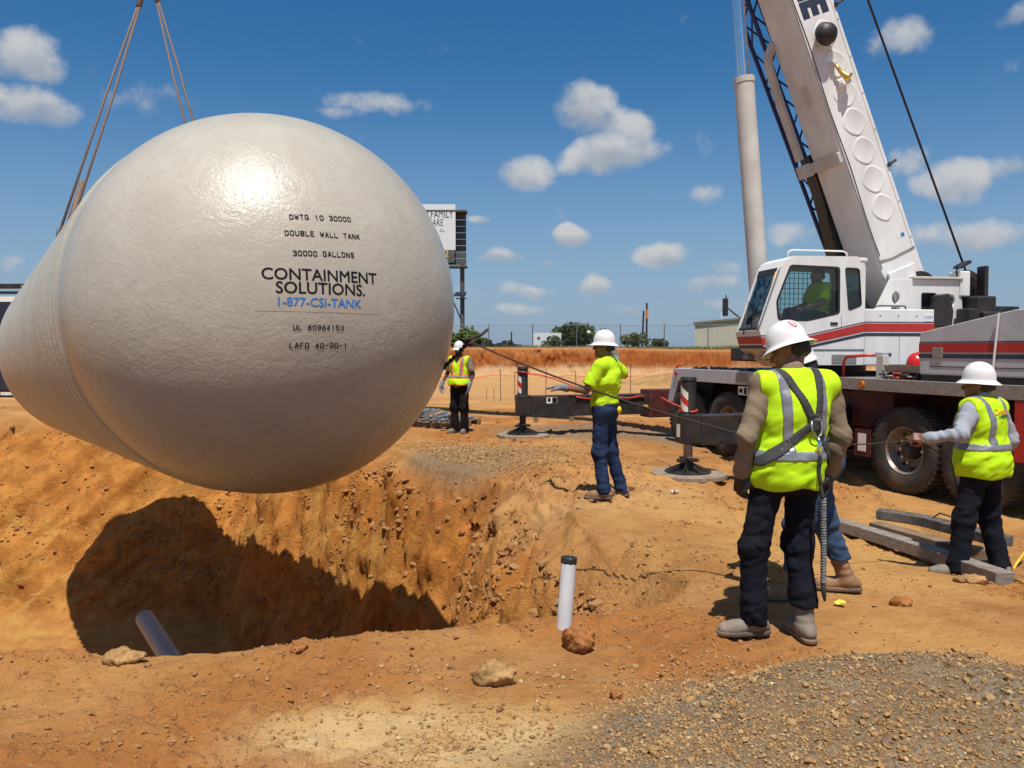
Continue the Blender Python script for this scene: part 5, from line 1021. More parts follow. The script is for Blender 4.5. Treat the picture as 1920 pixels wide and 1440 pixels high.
def hard_hat(name, c, Rm, parent, material, brim=True, sc=1.0, tilt=0.0):
    """shell with crown ridges, rim and full brim (or a peak), in the head's frame"""
    n = 48; V_, F_ = [], []
    prof = [(0.0, 0.012), (0.025, 0.048), (0.060, 0.082), (0.092, 0.106), (0.110, 0.0) ]
    rings = []
    for t in np.linspace(0.03, math.pi / 2, 12): rings.append((math.sin(t) * 1.0, 0.150 * math.cos(t) ** 0.85, 0))
    rings += [(1.01, -0.008, 0), (1.035, -0.016, 0)]
    for k in range(1, 6): rings.append((1.035, -0.016 - 0.003 * k, k / 5))
    rings += [(1.035, -0.034, 1.0)] + [(1.0, -0.034 + 0.002 * k, 1 - k / 4) for k in range(1, 5)]
    rings += [(0.96, -0.012, 0), (0.90, 0.05, 0), (0.6, 0.11, 0), (0.05, 0.135, 0)]
    for (r, z, b) in rings:
        for i in range(n):
            a = 2 * math.pi * i / n; c_, s_ = math.cos(a), math.sin(a)
            ridge = 0.0
            if z > 0.02 and b == 0 and r < 0.97: ridge = 0.007 * (math.exp(-((r * c_) / 0.10) ** 2) + 0.7 * math.exp(-((abs(r * c_) - 0.42) / 0.09) ** 2)) * ss(1.0, 0.75, r)
            bw = (0.034 + 0.010 * abs(s_)) if brim else (0.046 * max(0, s_) ** 0.8 + 0.006)
            dz = -0.016 * b * (0.6 + 0.5 * abs(s_)) if brim else -0.012 * b
            V_.append(((0.118 * r + bw * b) * c_, (0.140 * r + bw * b) * s_, z + dz + ridge))
    m = len(rings)
    for i in range(m - 1):
        for j in range(n): F_.append([i * n + j, i * n + (j + 1) % n, (i + 1) * n + (j + 1) % n, (i + 1) * n + j])
    F_ += [list(range(n))[::-1], list(range((m - 1) * n, m * n))]
    v = np.array(V_) * sc; t = R_(tilt); ct, st = math.cos(t), math.sin(t)
    v = np.stack([v[:, 0], v[:, 1] * ct - v[:, 2] * st, v[:, 1] * st + v[:, 2] * ct], 1)
    P = v @ Rm + np.array(c); o = link_mesh(name, P, F_, material, None, smooth=True)
    o.parent = parent; return o
def hat_pt(a, el, Rm, c, lift=0.002, tilt=0.0):
    """point on the helmet shell: azimuth from its right side, height fraction 0..1"""
    t = (1 - el) * math.pi / 2; r = math.sin(t); v = 0.83 * np.array([(0.118 * r + lift) * math.cos(a), (0.140 * r + lift) * math.sin(a), 0.150 * math.cos(t) ** 0.85 + lift * 0.5]); return v @ Rm + np.array(c)
def hat_ring(name, parent, Rm, c, a0, e0, rad, w, m):
    v = []; k = 24
    for i in range(k):
        t = 2 * math.pi * i / k
        for q in (rad, rad - w): v.append(hat_pt(a0 + q * 8.0 * math.cos(t), e0 + q * 8.6 * math.sin(t), Rm, c, 0.003))
    o = raw_mesh(name, v, [[2 * i, 2 * ((i + 1) % k), 2 * ((i + 1) % k) + 1, 2 * i + 1] for i in range(k)], m); o.parent = parent; return o

def person(label, loc, heading, P, fit, h=0.0085):
    lod = max(1.0, h / 0.0085)
    g = lambda k: np.array(P[k], float)
    pel, chest, neck, head = g('pel'), g('chest'), g('neck'), g('head'); HR = head_frame(*P['look'])
    J = {k: g(k) for k in ('shL', 'shR', 'elL', 'elR', 'wrL', 'wrR', 'hipL', 'hipR', 'knL', 'knR', 'anL', 'anR')}
    allp = np.array([pel, chest, neck, head] + list(J.values())); lo = allp.min(0) - 0.22; hi = allp.max(0) + 0.22; lo[2] = min(lo[2], allp[:, 2].min() - 0.12)
    tr = {'k': 0.03}
    # body
    B = Field(lo, hi, h * 1.6)
    B.ell(pel, (0.155, 0.11, 0.12), 0.04).cap(pel + (0, 0, 0.03), chest - (0, 0, 0.05), 0.125, 0.14, 0.05, sq=(1, 1.35, 1)).ell(chest, (0.17, 0.11, 0.17), 0.05)
    for sd in 'LR':
        B.cap(chest + (neck - chest) * 0.75, J['sh' + sd], 0.05, 0.055, 0.05).cap(J['sh' + sd], J['el' + sd], 0.050, 0.041, 0.03).cap(J['el' + sd], J['wr' + sd], 0.041, 0.027, 0.015)
        B.cap(J['hip' + sd], J['kn' + sd], 0.085, 0.055, 0.05).cap(J['kn' + sd], J['an' + sd], 0.053, 0.036, 0.03)
    B.cap(neck - (0, 0, 0.05), head - HR[2] * 0.04 - HR[1] * 0.015, 0.060, 0.052, 0.03)
    def hp(x, y, z): return head + HR[0] * x + HR[1] * y + HR[2] * z
    Hd = Field(head - 0.17, head + 0.17, 0.0056 * lod)
    Hd.ell(hp(0, -0.012, 0.025), (0.077, 0.098, 0.095), 0.02, HR).ell(hp(0, 0.028, -0.045), (0.060, 0.066, 0.070), 0.03, HR).cap(hp(0, 0.07, -0.092), hp(0, 0.074, -0.088), 0.026, 0.024, 0.02)
    Hd.cap(hp(-0.035, 0.082, 0.034), hp(0.035, 0.082, 0.034), 0.012, 0.012, 0.012).cap(hp(0, 0.086, 0.022), hp(0, 0.108, -0.018), 0.008, 0.0145, 0.008).cap(hp(-0.013, 0.094, -0.024), hp(0.013, 0.094, -0.024), 0.010, 0.010, 0.006)
    for s in (-1, 1):
        Hd.ell(hp(s * 0.032, 0.093, 0.014), (0.018, 0.013, 0.011), 0.008, HR, 'sub').ell(hp(s * 0.031, 0.078, 0.014), (0.0135, 0.0125, 0.0115), 0.002, HR)
        Hd.ell(hp(s * 0.047, 0.062, -0.02), (0.022, 0.022, 0.020), 0.02, HR).ell(hp(s * 0.080, -0.008, 0.0), (0.011, 0.024, 0.035), 0.006, HR)
    Hd.cap(hp(-0.020, 0.090, -0.052), hp(0.020, 0.090, -0.052), 0.008, 0.008, 0.006).cap(hp(-0.018, 0.088, -0.066), hp(0.018, 0.088, -0.066), 0.009, 0.009, 0.006).cap(hp(-0.024, 0.101, -0.059), hp(0.024, 0.101, -0.059), 0.0028, 0.0028, 0.003, 'sub')
    Hd.cap(head - HR[2] * 0.03 - HR[1] * 0.02, neck + (head - neck) * 0.2, 0.054, 0.056, 0.02)
    parts = [B.mesh(2), Hd.mesh(2)]
    hands = []
    for sd, side in (('L', -1), ('R', 1)):
        f, p, curl, th = P['hand' + sd]; HF = hand_field(J['wr' + sd], f, p, curl, -side, 0.0025 if fit.get('glove') else 0.0, th, 0.0044 * min(lod, 1.25)); hands.append(HF.mesh(1))
    if not fit.get('glove'): parts += hands
    body = net_object('person', parts, fit['skin']); body.location = loc; body.rotation_euler = (0, 0, R_(heading)); tag(body, label, 'person')
    if fit.get('glove'):
        for sd, hm in zip('LR', hands):
            HC = Field(J['wr' + sd] - 0.12, J['wr' + sd] + 0.12, 0.005); a = unit(J['el' + sd] - J['wr' + sd]); HC.cap(J['wr' + sd] - a * 0.02, J['wr' + sd] + a * 0.05, 0.034, 0.041, 0.01); hm = [hm, HC.mesh(1)]
            net_object('glove', hm, fit['glove'], body)
    # eyes
    for s in (-1, 1):
        e = MB(); e.lathe([(0, 0.002), (0.003, 0.006), (0.006, 0.0085), (0.009, 0.0092), (0.012, 0.0085), (0.0165, 0.002)], hp(s * 0.031, 0.0755, 0.014), HR[1], n=12); o = e.build('eye', EYEW, None, smooth=True); o.parent = body
        e = MB(); e.lathe([(0, 0.0048), (0.0012, 0.0042), (0.0016, 0.001)], hp(s * 0.031, 0.0915, 0.014), HR[1], n=12); o = e.build('iris', HAIR, None, smooth=True); o.parent = body
    # hair under the helmet
    if fit.get('hair', True):
        Hh = Field(head - 0.16, head + 0.16, 0.0068 * lod); Hh.ell(hp(0, -0.016, 0.026), (0.081, 0.099, 0.096), 0.01, HR).ell(hp(0, -0.06, -0.03), (0.066, 0.052, 0.062), 0.03, HR)
        X, Y, Z = Hh.grid(); fy = (X - head[0]) * HR[1][0] + (Y - head[1]) * HR[1][1] + (Z - head[2]) * HR[1][2]; fz = (X - head[0]) * HR[2][0] + (Y - head[1]) * HR[2][1] + (Z - head[2]) * HR[2][2]
        Hh.d = np.maximum(Hh.d, np.maximum((fy - 0.012 - np.maximum(fz - 0.05, 0) * 1.2) * 0.8, -(fz + 0.075 + fy * 0.25)).astype(np.float32)); Hh.folds(0.004, lambda x, y, z: np.sin(x * 210 + 3 * np.sin(z * 60)) * np.sin(y * 190), 0.02)
        net_object('hair', [Hh.mesh(1)], HAIR, body)
    if fit.get('hat') is not None:
        ho = hard_hat('hard_hat', head + HR[2] * 0.046 - HR[1] * 0.006, HR, body, fit['hat'], fit.get('brim', True), 0.83, fit.get('tilt', 4))
    # trousers
    wst = P.get('waist', pel[2] + 0.10)
    T = Field(lo, hi, h)
    seat = fit.get('seated', False)
    for sd in 'LR':
        L = T.new(); hip, kn, an = J['hip' + sd], J['kn' + sd], J['an' + sd]; bag = fit.get('bag', 1.0)
        L.cap(hip, kn, 0.098 * bag, 0.080 * bag, 0.05).cap(kn, an + (an - kn) * 0.10, 0.078 * bag, 0.070 * bag * fit.get('cuffw', 1.0), 0.05)
        cz = P['cuff' + sd]
        if not seat:
            X, Y, Z = L.grid(); L.d = np.maximum(L.d, (cz - Z).astype(np.float32) + 0 * L.d)
        kz = kn[2]; az_ = an[2]
        def fold(x, y, z, sx=an[0] * 31 + 7 * (sd == 'L'), kz=kz, cz=cz):
            a = fbm(x * 9 + y * 6 + sx, z * 17, 3, 201); b = fbm(x * 5 + z * 9 + sx, y * 6 - z * 14, 3, 203)
            kn_ = np.exp(-((z - kz) / 0.13) ** 2); cu = np.exp(-((z - cz - 0.05) / 0.09) ** 2); up_ = np.exp(-((z - kz - 0.33) / 0.12) ** 2)
            dg = fbm((x + z * 0.8) * 6 + sx, (z - x * 0.7 + y * 0.5) * 9, 3, 207); r1 = np.abs(fbm((x + y + z * 0.55) * 8 + sx, (z - x * 0.8 - y * 0.4) * 13, 3, 209)); r2 = np.abs(fbm((x - y - z * 0.6) * 9 + sx, (z + x * 0.9) * 12, 3, 211))
            return 0.45 * a * (0.4 + kn_ + 1.6 * cu) + 0.5 * b + 0.5 * dg - (r1 - 0.1) * (0.9 + 1.4 * kn_ + 1.6 * cu + 0.8 * up_) - (r2 - 0.1) * (0.8 + 0.9 * kn_ + 1.4 * cu)
        L.folds(0.017, fold); T.d = smin(T.d, L.d, 0.02).astype(np.float32)
    T.ell(pel - (0, 0.012, 0.02), (0.178, 0.140, 0.135), 0.05).cap(pel + (0, 0, 0.02), pel + (0, 0, 0.10), 0.150, 0.142, 0.03, sq=(1, 1.28, 1))
    X, Y, Z = T.grid(); T.d = np.maximum(T.d, (Z - wst).astype(np.float32)); 
    T.folds(0.010, lambda x, y, z: fbm(x * 10, z * 14 + y * 8, 3, 77) * np.exp(-((z - pel[2]) / 0.16) ** 2))
    net_object('trousers', [T.mesh(1)], fit['trousers'], body)
    # boots
    for sd in 'LR':
        an = J['an' + sd]; yaw = R_(P['toe' + sd][0]); lift = P['toe' + sd][1] if len(P['toe' + sd]) > 1 else 0.0; fd_ = np.array([-math.sin(yaw), math.cos(yaw), 0]); rt = np.array([fd_[1], -fd_[0], 0]); gz = an[2] - 0.095
        heel = np.array([an[0], an[1], gz]) - fd_ * 0.055; ball = np.array([an[0], an[1], gz]) + fd_ * 0.115
        S = Field(np.minimum(heel, ball) - 0.16, np.maximum(heel, ball) + (0.16, 0.16, 0.34), 0.0068 * lod)
        S.cap(heel + (0, 0, 0.055), heel + fd_ * 0.05 + (0, 0, 0.06), 0.037, 0.039, 0.02).cap(heel + fd_ * 0.04 + (0, 0, 0.065), ball + (0, 0, 0.042), 0.043, 0.040, 0.03).cap(ball + (0, 0, 0.040), ball + fd_ * 0.055 + (0, 0, 0.038), 0.042, 0.034, 0.03).cap(an + (0, 0, -0.02), an + unit(J['kn' + sd] - an) * fit.get('shaft', 0.13), 0.050, 0.057, 0.03)
        X, Y, Z = S.grid(); S.d = np.maximum(S.d, (gz + 0.022 - Z).astype(np.float32)); S.folds(0.006, lambda x, y, z: fbm(x * 22, y * 22 + z * 30, 3, 303) + 0.5 * np.sin(z * 130 + 4 * fbm(x * 12, y * 12, 2, 5)) * ss(0.07, 0.12, z - gz))
        net_object('boot', [S.mesh(1)], fit['boots'], body)
        K = Field(np.minimum(heel, ball) - 0.13, np.maximum(heel, ball) + 0.13, 0.0075); K.cap(heel + (0, 0, 0.02), ball + (0, 0, 0.02), 0.042, 0.047, 0.02).cap(ball + (0, 0, 0.02), ball + fd_ * 0.058 + (0, 0, 0.02), 0.047, 0.040, 0.02)
        X, Y, Z = K.grid(); K.d = np.maximum(K.d, np.maximum(gz - Z, Z - gz - 0.030).astype(np.float32)); net_object('boot_sole', [K.mesh(0)], SOLE, body)
    # shirt
    S = Field(lo, hi, h)
    hem = P.get('hem', pel[2] - 0.02)
    fat = fit.get('fat', 1.0)
    S.ell(pel + (0, 0, 0.03), (0.172 * fat, 0.135 * fat, 0.14), 0.06).cap(pel + (0, 0, 0.05), chest, 0.150 * fat, 0.165, 0.06, sq=(1, 1.28, 1)).ell(chest + (0, 0, 0.01), (0.190, 0.133, 0.18), 0.06).cap(neck - (0, 0, 0.06), neck + (0, 0, -0.01), 0.082, 0.068, 0.05)
    for sd in 'LR':
        S.cap(chest + (neck - chest) * 0.72, J['sh' + sd], 0.066, 0.068, 0.05)
    X, Y, Z = S.grid(); S.d = np.maximum(S.d, (hem - Z).astype(np.float32))
    def tf(x, y, z): return fbm(x * 7 + y * 5, z * 9, 3, 402) * 1.1 + fbm(x * 6 - z * 10, y * 6 + z * 6, 3, 403) * 1.2 - 1.6 * np.abs(fbm((x + z) * 5, (z - x * 0.6) * 8 + y * 4, 3, 405)) * (0.4 + np.exp(-((z - pel[2] - 0.12) / 0.15) ** 2))
    S.folds(0.020, tf)
    torso = S.d.copy()
    for sd in 'LR':
        A = S.new(); sh, el_, wr = J['sh' + sd], J['el' + sd], J['wr' + sd]
        if fit['sleeve'] == 'long': A.cap(sh, el_, 0.065, 0.053, 0.03).cap(el_, wr + (el_ - wr) * 0.06, 0.052, 0.041, 0.03)
        else:
            e2 = sh + (el_ - sh) * 0.78; A.cap(sh, e2, 0.076, 0.080, 0.03)
            d = unit(el_ - sh); X, Y, Z = A.grid(); A.d = np.maximum(A.d, ((X - e2[0]) * d[0] + (Y - e2[1]) * d[1] + (Z - e2[2]) * d[2]).astype(np.float32))
        ax_ = unit(wr - sh)
        def sf(x, y, z, el_=el_, ax_=ax_, wr=wr):
            t = (x - el_[0]) * ax_[0] + (y - el_[1]) * ax_[1] + (z - el_[2]) * ax_[2]; r = np.sqrt((x - el_[0]) ** 2 + (y - el_[1]) ** 2 + (z - el_[2]) ** 2); e = np.exp(-(r / 0.13) ** 2); w_ = np.exp(-(((x - wr[0]) ** 2 + (y - wr[1]) ** 2 + (z - wr[2]) ** 2) / 0.09 ** 2))
            a = fbm(t * 11 + x * 6 + y * 5, y * 8 + x * 8 - t * 4, 3, 500); dg = fbm(t * 9 + z * 5 + 3, x * 11 - t * 7, 3, 505); rg_ = np.abs(fbm(t * 13 - x * 9, y * 9 + t * 5, 3, 507)); return a * (0.8 + 1.0 * e + 0.6 * w_) + dg * 1.0 - rg_ * (0.8 + 2.0 * e + 1.2 * w_)
        A.folds(0.019, sf); S.d = smin(S.d, A.d, 0.025).astype(np.float32)
    S.cap(neck + (0, -0.01, -0.005), neck + (0, 0.0, 0.035), 0.070, 0.062, 0.012) if fit.get('collar') else None
    if fit.get('collar'): S.cap(neck + (0, 0.02, 0.0), neck + (0, 0.02, 0.09), 0.050, 0.056, 0.004, 'sub')
    net_object('shirt', [S.mesh(1)], fit['shirt'], body)
    # vest with reflective tape
    if fit.get('vest') is not None:
        hv = h * 0.92; Vf = S.new(); vh = P.get('vhem', pel[2] - 0.07)
        Vf.ell(pel + (0, 0, 0.0), (0.225 * fat, 0.178 * fat, 0.20), 0.06).cap(pel + (0, 0, -0.08), chest, 0.195 * fat, 0.185, 0.06, sq=(1, 1.22, 1)).ell(chest + (0, 0, 0.01), (0.207, 0.150, 0.195), 0.06).cap(neck - (0, 0, 0.08), neck - (0, 0, 0.03), 0.098, 0.085, 0.05)
        for sd in 'LR': Vf.cap(chest + (neck - chest) * 0.72, J['sh' + sd] + (0, 0, 0.002), 0.088, 0.086, 0.05)
        Vf.folds(0.022, lambda x, y, z: tf(x * 0.9 + 3, y, z) * (0.55 + 0.45 * ss(chest[2] + 0.1, pel[2], z)) + 0.3 * np.sin(x * 42 + 5 * fbm(x * 5, z * 3, 2, 31)) * ss(vh + 0.22, vh, z))
        X, Y, Z = Vf.grid()
        for sd, s in (('L', -1), ('R', 1)):
            sh = J['sh' + sd]; Vf.cap(sh + (s * 0.085, 0.01, -0.15), sh + (s * 0.088, 0, 0.12), 0.078, 0.050, 0.015, 'sub', sq=(1, 0.72, 1))
        Vf.cap(neck + (0, 0.02, -0.05), neck + (0, 0.05, 0.2), 0.062, 0.085, 0.01, 'sub')
        Vf.cap(neck + (0, 0.10, -0.17), neck + (0, 0.10, 0.1), 0.025, 0.075, 0.01, 'sub')
        scal = 0.012 * np.sin(X * 24 + 1) if True else 0
        Vf.d = np.maximum(Vf.d, (vh + scal - Z).astype(np.float32))
        vest = net_object('safety_vest', [Vf.mesh(1)], fit['vest'], body)
        fit['_vf'] = Vf; Zb = 0 * X + 0 * Y + Z
        def strap(nm, mask, m, lift=0.004, par=vest):
            F2 = Vf.new(); F2.d = np.maximum(Vf.d - lift, mask.astype(np.float32)); pm = F2.mesh(1)
            return net_object(nm, [pm], m, par) if len(pm[1]) else None
        bw = 0.026; cxm_ = chest[0]; z0 = vh + fit.get('band', 0.17)
        if fit.get('trim') is not None:
            strap('vest_trim', np.abs(Z - z0 + 0 * X + 0 * Y) - bw * 1.9, fit['trim'], 0.0035)
            for s in (-1, 1): strap('vest_trim', np.maximum(np.abs(X - cxm_ - s * 0.105 + 0 * Y) - bw * 1.7, z0 - Zb), fit['trim'], 0.0035)
            strap('vest_trim', Zb - vh - 0.018, fit['trim'], 0.0035)
        strap('reflective_band', np.abs(Zb - z0 - 0.02 * (X - cxm_) * fit.get('bandtilt', 0)) - bw, SILV, 0.006)
        for s in (-1, 1): strap('reflective_band', np.maximum(np.abs(X - cxm_ - s * (0.108 + 0.04 * (Zb - chest[2])) + 0 * Y) - bw, z0 - Zb + bw * 0.6), SILV, 0.006)
        fit['_strap'] = strap
    return body, HR, head
def stand(dx=0.0):
    return {}
DOWN = (0.05, 0.12, -1)
# the worker in the harness, back to the camera
P1 = dict(pel=(0.02, 0, 0.95), chest=(0.055, 0.015, 1.25), neck=(0.06, 0.02, 1.445), head=(0.07, 0.075, 1.585), look=(48, 24, -6),
          shL=(-0.135, 0.0, 1.395), shR=(0.255, 0.0, 1.395), elL=(-0.245, -0.06, 1.13), elR=(0.335, -0.03, 1.12), wrL=(-0.24, 0.02, 0.905), wrR=(0.315, 0.05, 0.90),
          handL=((0.02, 0.12, -1), (0.9, 0.4, 0), 0.75, 0.7), handR=((-0.02, 0.2, -1), (-0.9, 0.4, 0), 0.75, 0.7),
          hipL=(-0.075, 0, 0.92), hipR=(0.115, 0, 0.92), knL=(-0.155, 0.03, 0.50), knR=(0.105, 0.01, 0.50), anL=(-0.15, 0.03, 0.098), anR=(0.085, -0.10, 0.098), toeL=(82,), toeR=(-4,),
          cuffL=0.075, cuffR=0.185, hem=0.80, vhem=0.835)
F1 = dict(skin=SKIN1, trousers=NAVYT, shirt=KHAKI, sleeve='long', vest=LIME, boots=BOOT2, glove=GLOVEB, hat=HATW, collar=True, fat=0.94, bag=0.92, band=0.185, shaft=0.16, cuffw=1.12)
g1 = H1(1.50, 4.42)
p1, HR1, hd1 = person('person in black harness over a lime vest watching beside the gravel heap', (1.50, 4.42, g1), 12, P1, F1, 0.008)
st = F1['_strap']; Vf = F1['_vf']; X, Y, Z = Vf.grid(); XX = X + 0 * Y + 0 * Z; ZZ = Z + 0 * X + 0 * Y; YY = Y + 0 * X + 0 * Z; back = YY - 0.03
def seg2(ax, az, bx, bz):
    dx, dz = bx - ax, bz - az; t = np.clip(((XX - ax) * dx + (ZZ - az) * dz) / (dx * dx + dz * dz), 0, 1); return np.sqrt((XX - ax - t * dx) ** 2 + (ZZ - az - t * dz) ** 2)
hw = 0.0225; jx, jz = 0.095, 1.20
for a in ((-0.045, 1.47, jx - 0.01, jz), (0.165, 1.47, jx + 0.015, jz)): st('harness_strap', np.maximum(seg2(*a) - hw, back), WEBB, 0.011, p1)
for a in ((jx, jz, -0.19, 0.985), (jx, jz, 0.245, 0.97)): st('harness_strap', np.maximum(seg2(*a) - hw, back), WEBB, 0.013, p1)
st('harness_pad', np.maximum(np.maximum(np.abs(XX - jx) - 0.042, np.abs(ZZ - jz) - 0.048), back), WEBB, 0.017, p1)
def vest_y(x, z):
    """y of the vest's back surface at x, z"""
    i = int(round((x - Vf.lo[0]) / Vf.h)); k = int(round((z - Vf.lo[2]) / Vf.h)); col = Vf.d[i, :, k]; j = int(np.argmax(col < 0)); return Vf.ax[1][j]
def on_back(x, z, off): return np.array([x, vest_y(x, z) - off, z])
yb = vest_y(jx, jz) - 0.022
ring = [(jx - 0.026, yb, 1.215), (jx - 0.030, yb - 0.008, 1.175), (jx - 0.026, yb - 0.012, 1.14), (jx, yb - 0.014, 1.12), (jx + 0.026, yb - 0.012, 1.14), (jx + 0.030, yb - 0.008, 1.175), (jx + 0.026, yb, 1.215), (jx, yb, 1.218), (jx - 0.026, yb, 1.215)]
o = MB().path(ring, 0.0065, 8).build('d_ring', DRING, None, smooth=True); o.parent = p1
o = MB().box((jx - 0.026, yb - 0.002, 1.205), (jx + 0.026, yb + 0.012, 1.235)).build('ring_plate', DRING, None, bevel=0.003); o.parent = p1
for bx, bz, an in ((-0.045, 1.095, 0.6), (0.165, 1.095, -0.5)):
    c_, s_ = math.cos(an), math.sin(an); y_ = vest_y(bx, bz) - 0.018; o = MB().path([(bx - 0.02 * s_, y_, bz + 0.022 * c_), (bx + 0.02 * s_, y_, bz - 0.022 * c_)], 0.006, 6).build('buckle', CHROME, None); o.parent = p1
v, f = text_mesh('FALL TECH', 0.026, 0.0008)
a0 = math.atan2(1.20 - 0.985, 0.095 + 0.19); pts = []
for p in v:
    u_, w_ = p[0] * math.cos(a0) - (p[1] - 0.009) * math.sin(a0), p[0] * math.sin(a0) + (p[1] - 0.009) * math.cos(a0); x_, z_ = -0.095 + u_, 1.056 + w_; pts.append((x_, vest_y(x_, z_) - 0.0175, z_))
o = raw_mesh('strap_lettering', pts, f, PAPER); o.parent = p1
# lanyard: clip, webbing and the gathered shock pack hanging to the knee
o = MB().path([(jx + 0.005, yb - 0.016, 1.125), (jx + 0.012, yb - 0.02, 1.09), (jx + 0.0, yb - 0.02, 1.06), (jx + 0.01, yb - 0.018, 1.02)], [0.008, 0.012, 0.012, 0.008], 8).build('snap_hook', CHROME, None, smooth=True); o.parent = p1
ln = [(jx + 0.008 + 0.012 * ss(1.0, 0.5, z), min(vest_y(jx + 0.01, max(z, 0.87)) - 0.020, -0.13) - 0.035 * ss(0.95, 0.8, z), z) for z in np.linspace(1.03, 0.80, 20)]
o = MB().path(ln, 0.015, 8, ell=0.5).build('lanyard', WEBB, None, smooth=True); o.parent = p1
zs = np.linspace(0.80, 0.335, 150); lx = jx + 0.020 + 0.02 * ss(0.8, 0.4, zs); ly = ln[-1][1] + 0.02 * ss(0.8, 0.4, zs) + 0.003 * np.sin(zs * 420)
o = MB().path(np.stack([lx, ly, zs], 1), 0.0135 + 0.0045 * np.sin(zs * 420 + 1.5), 8).build('shock_lanyard', mat('lanyard_web', (0.16, 0.16, 0.165), 0.85, var=0.3, vscale=90), None, smooth=True); o.parent = p1
o = MB().path(np.stack([lx[-1] + np.linspace(0, 0.012, 6), np.full(6, ly[-1]), np.linspace(0.335, 0.24, 6)], 1), [0.012, 0.013, 0.014, 0.013, 0.010, 0.006], 8).build('lanyard_end', WEBB, None, smooth=True); o.parent = p1
hc1 = hd1 + HR1[2] * 0.046 - HR1[1] * 0.006
hat_ring('helmet_emblem', p1, HR1, hc1, 4.05, 0.42, 0.024, 0.006, REDPR); hat_ring('helmet_emblem', p1, HR1, hc1, 4.05, 0.42, 0.012, 0.003, REDPR)

# signalling worker in the lime T-shirt
P2 = dict(pel=(0.0, 0.0, 0.96), chest=(0, -0.02, 1.26), neck=(0, -0.02, 1.47), head=(0, 0.015, 1.605), look=(22, 2, 0),
          shL=(-0.175, -0.02, 1.40), shR=(0.175, -0.02, 1.40), elL=(-0.25, 0.11, 1.145), elR=(0.36, -0.08, 1.29), wrL=(-0.235, 0.385, 1.17), wrR=(0.375, 0.035, 1.50),
          handL=((0.06, 1, 0.03), (0.1, 0.0, -1), 0.16, 0.15), handR=((-0.12, 0.3, 1), (-1, 0.2, -0.2), 0.3, 0.4),
          hipL=(-0.09, 0, 0.93), hipR=(0.09, 0, 0.93), knL=(-0.08, 0.03, 0.50), knR=(0.11, -0.02, 0.50), anL=(-0.09, -0.03, 0.098), anR=(0.17, -0.12, 0.098), toeL=(18,), toeR=(10,), cuffL=0.05, cuffR=0.05, hem=0.90)
F2 = dict(skin=SKIN1, trousers=JEAN, shirt=LIME2, sleeve='short', boots=BOOT, glove=GLOVEG, hat=HATW, bag=0.93, shaft=0.09, fat=0.97)
g2 = H1(0.98, 8.46); p2, HR2, hd2 = person('person in lime T-shirt and jeans signalling with both arms on the clay', (0.98, 8.46, g2), 62, P2, F2, 0.0105)
o = MB().path([(0.10 * math.cos(a) * 1.62, 0.085 * math.sin(a) * 1.75 - 0.0, 0.995) for a in np.linspace(0, 2 * math.pi, 30)], 0.012, 6, ell=1.6).build('belt', GLOVEB, None); o.parent = p2
o = MB().lathe([(0, 0.02), (0.012, 0.040), (0.03, 0.040), (0.042, 0.02)], (-0.03, -0.150, 0.94), (0.2, -1, 0), n=16).build('tape_measure', mat('yellow_paint', (0.75, 0.5, 0.02), 0.5), None, smooth=True); o.parent = p2

# worker in the grey long sleeves holding the tag line
k3 = 0.915
def scl(d, k):
    out = {}
    for a, v in d.items():
        if a.startswith(('look', 'hand', 'toe')): out[a] = v
        elif isinstance(v, tuple): out[a] = tuple(np.array(v) * k)
        else: out[a] = v * k
    return out
P3 = scl(dict(pel=(0, 0, 0.95), chest=(0.0, 0.02, 1.25), neck=(0, 0.02, 1.455), head=(0, 0.05, 1.59), look=(18, 6, 0),
          shL=(-0.19, 0.01, 1.39), shR=(0.19, 0.0, 1.39), elL=(-0.37, -0.01, 1.20), elR=(0.29, -0.07, 1.14), wrL=(-0.50, 0.19, 1.16), wrR=(0.285, 0.06, 0.93),
          handL=((-0.55, 0.8, 0), (0.5, 0.35, -0.6), 1.15, 0.95), handR=((0, 0.35, -1), (-0.9, 0.3, 0), 0.9, 0.8),
          hipL=(-0.09, 0, 0.92), hipR=(0.09, 0, 0.92), knL=(-0.15, 0.06, 0.50), knR=(0.10, 0.0, 0.50), anL=(-0.22, 0.07, 0.102), anR=(0.12, -0.10, 0.102), toeL=(42,), toeR=(-12,), cuffL=0.045, cuffR=0.045, hem=0.84, vhem=0.835), k3)
F3 = dict(skin=SKIN1, trousers=NAVYT, shirt=GREYC, sleeve='long', vest=LIME, boots=BOOT2, glove=None, hat=HATW, bag=0.98, band=0.23, shaft=0.10, tilt=8, collar=True)
L3 = (3.58, 6.08); g3 = H1(*L3); p3, HR3, hd3 = person('person in grey sleeves and lime vest pulling the tag line by the crane wheels', (L3[0], L3[1], g3), 33, P3, F3, 0.0088)
Vf = F3['_vf']
v, f = text_mesh('Dommm', 0.060, 0.001, 0.25); o = raw_mesh('vest_lettering', [(0.02 + p[0], vest_y(0.02 + p[0], 1.24 + p[1]) - 0.011, 1.24 + p[1]) for p in v], f, mat('orange_print', (0.75, 0.22, 0.02), 0.6)); o.parent = p3
sw = [(-0.07 + 0.17 * i / 13, 1.222 - 0.006 * i / 13 + 0.010 * math.sin(i / 13 * 3.14)) for i in range(14)]
o = raw_mesh('vest_print', [(x_, vest_y(x_, z_) - 0.011, z_ + q * (0.003 + 0.008 * math.sin((x_ + 0.07) / 0.17 * 3.14))) for x_, z_ in sw for q in (-1, 1)], [[2 * i, 2 * i + 2, 2 * i + 3, 2 * i + 1] for i in range(13)], GREENP); o.parent = p3

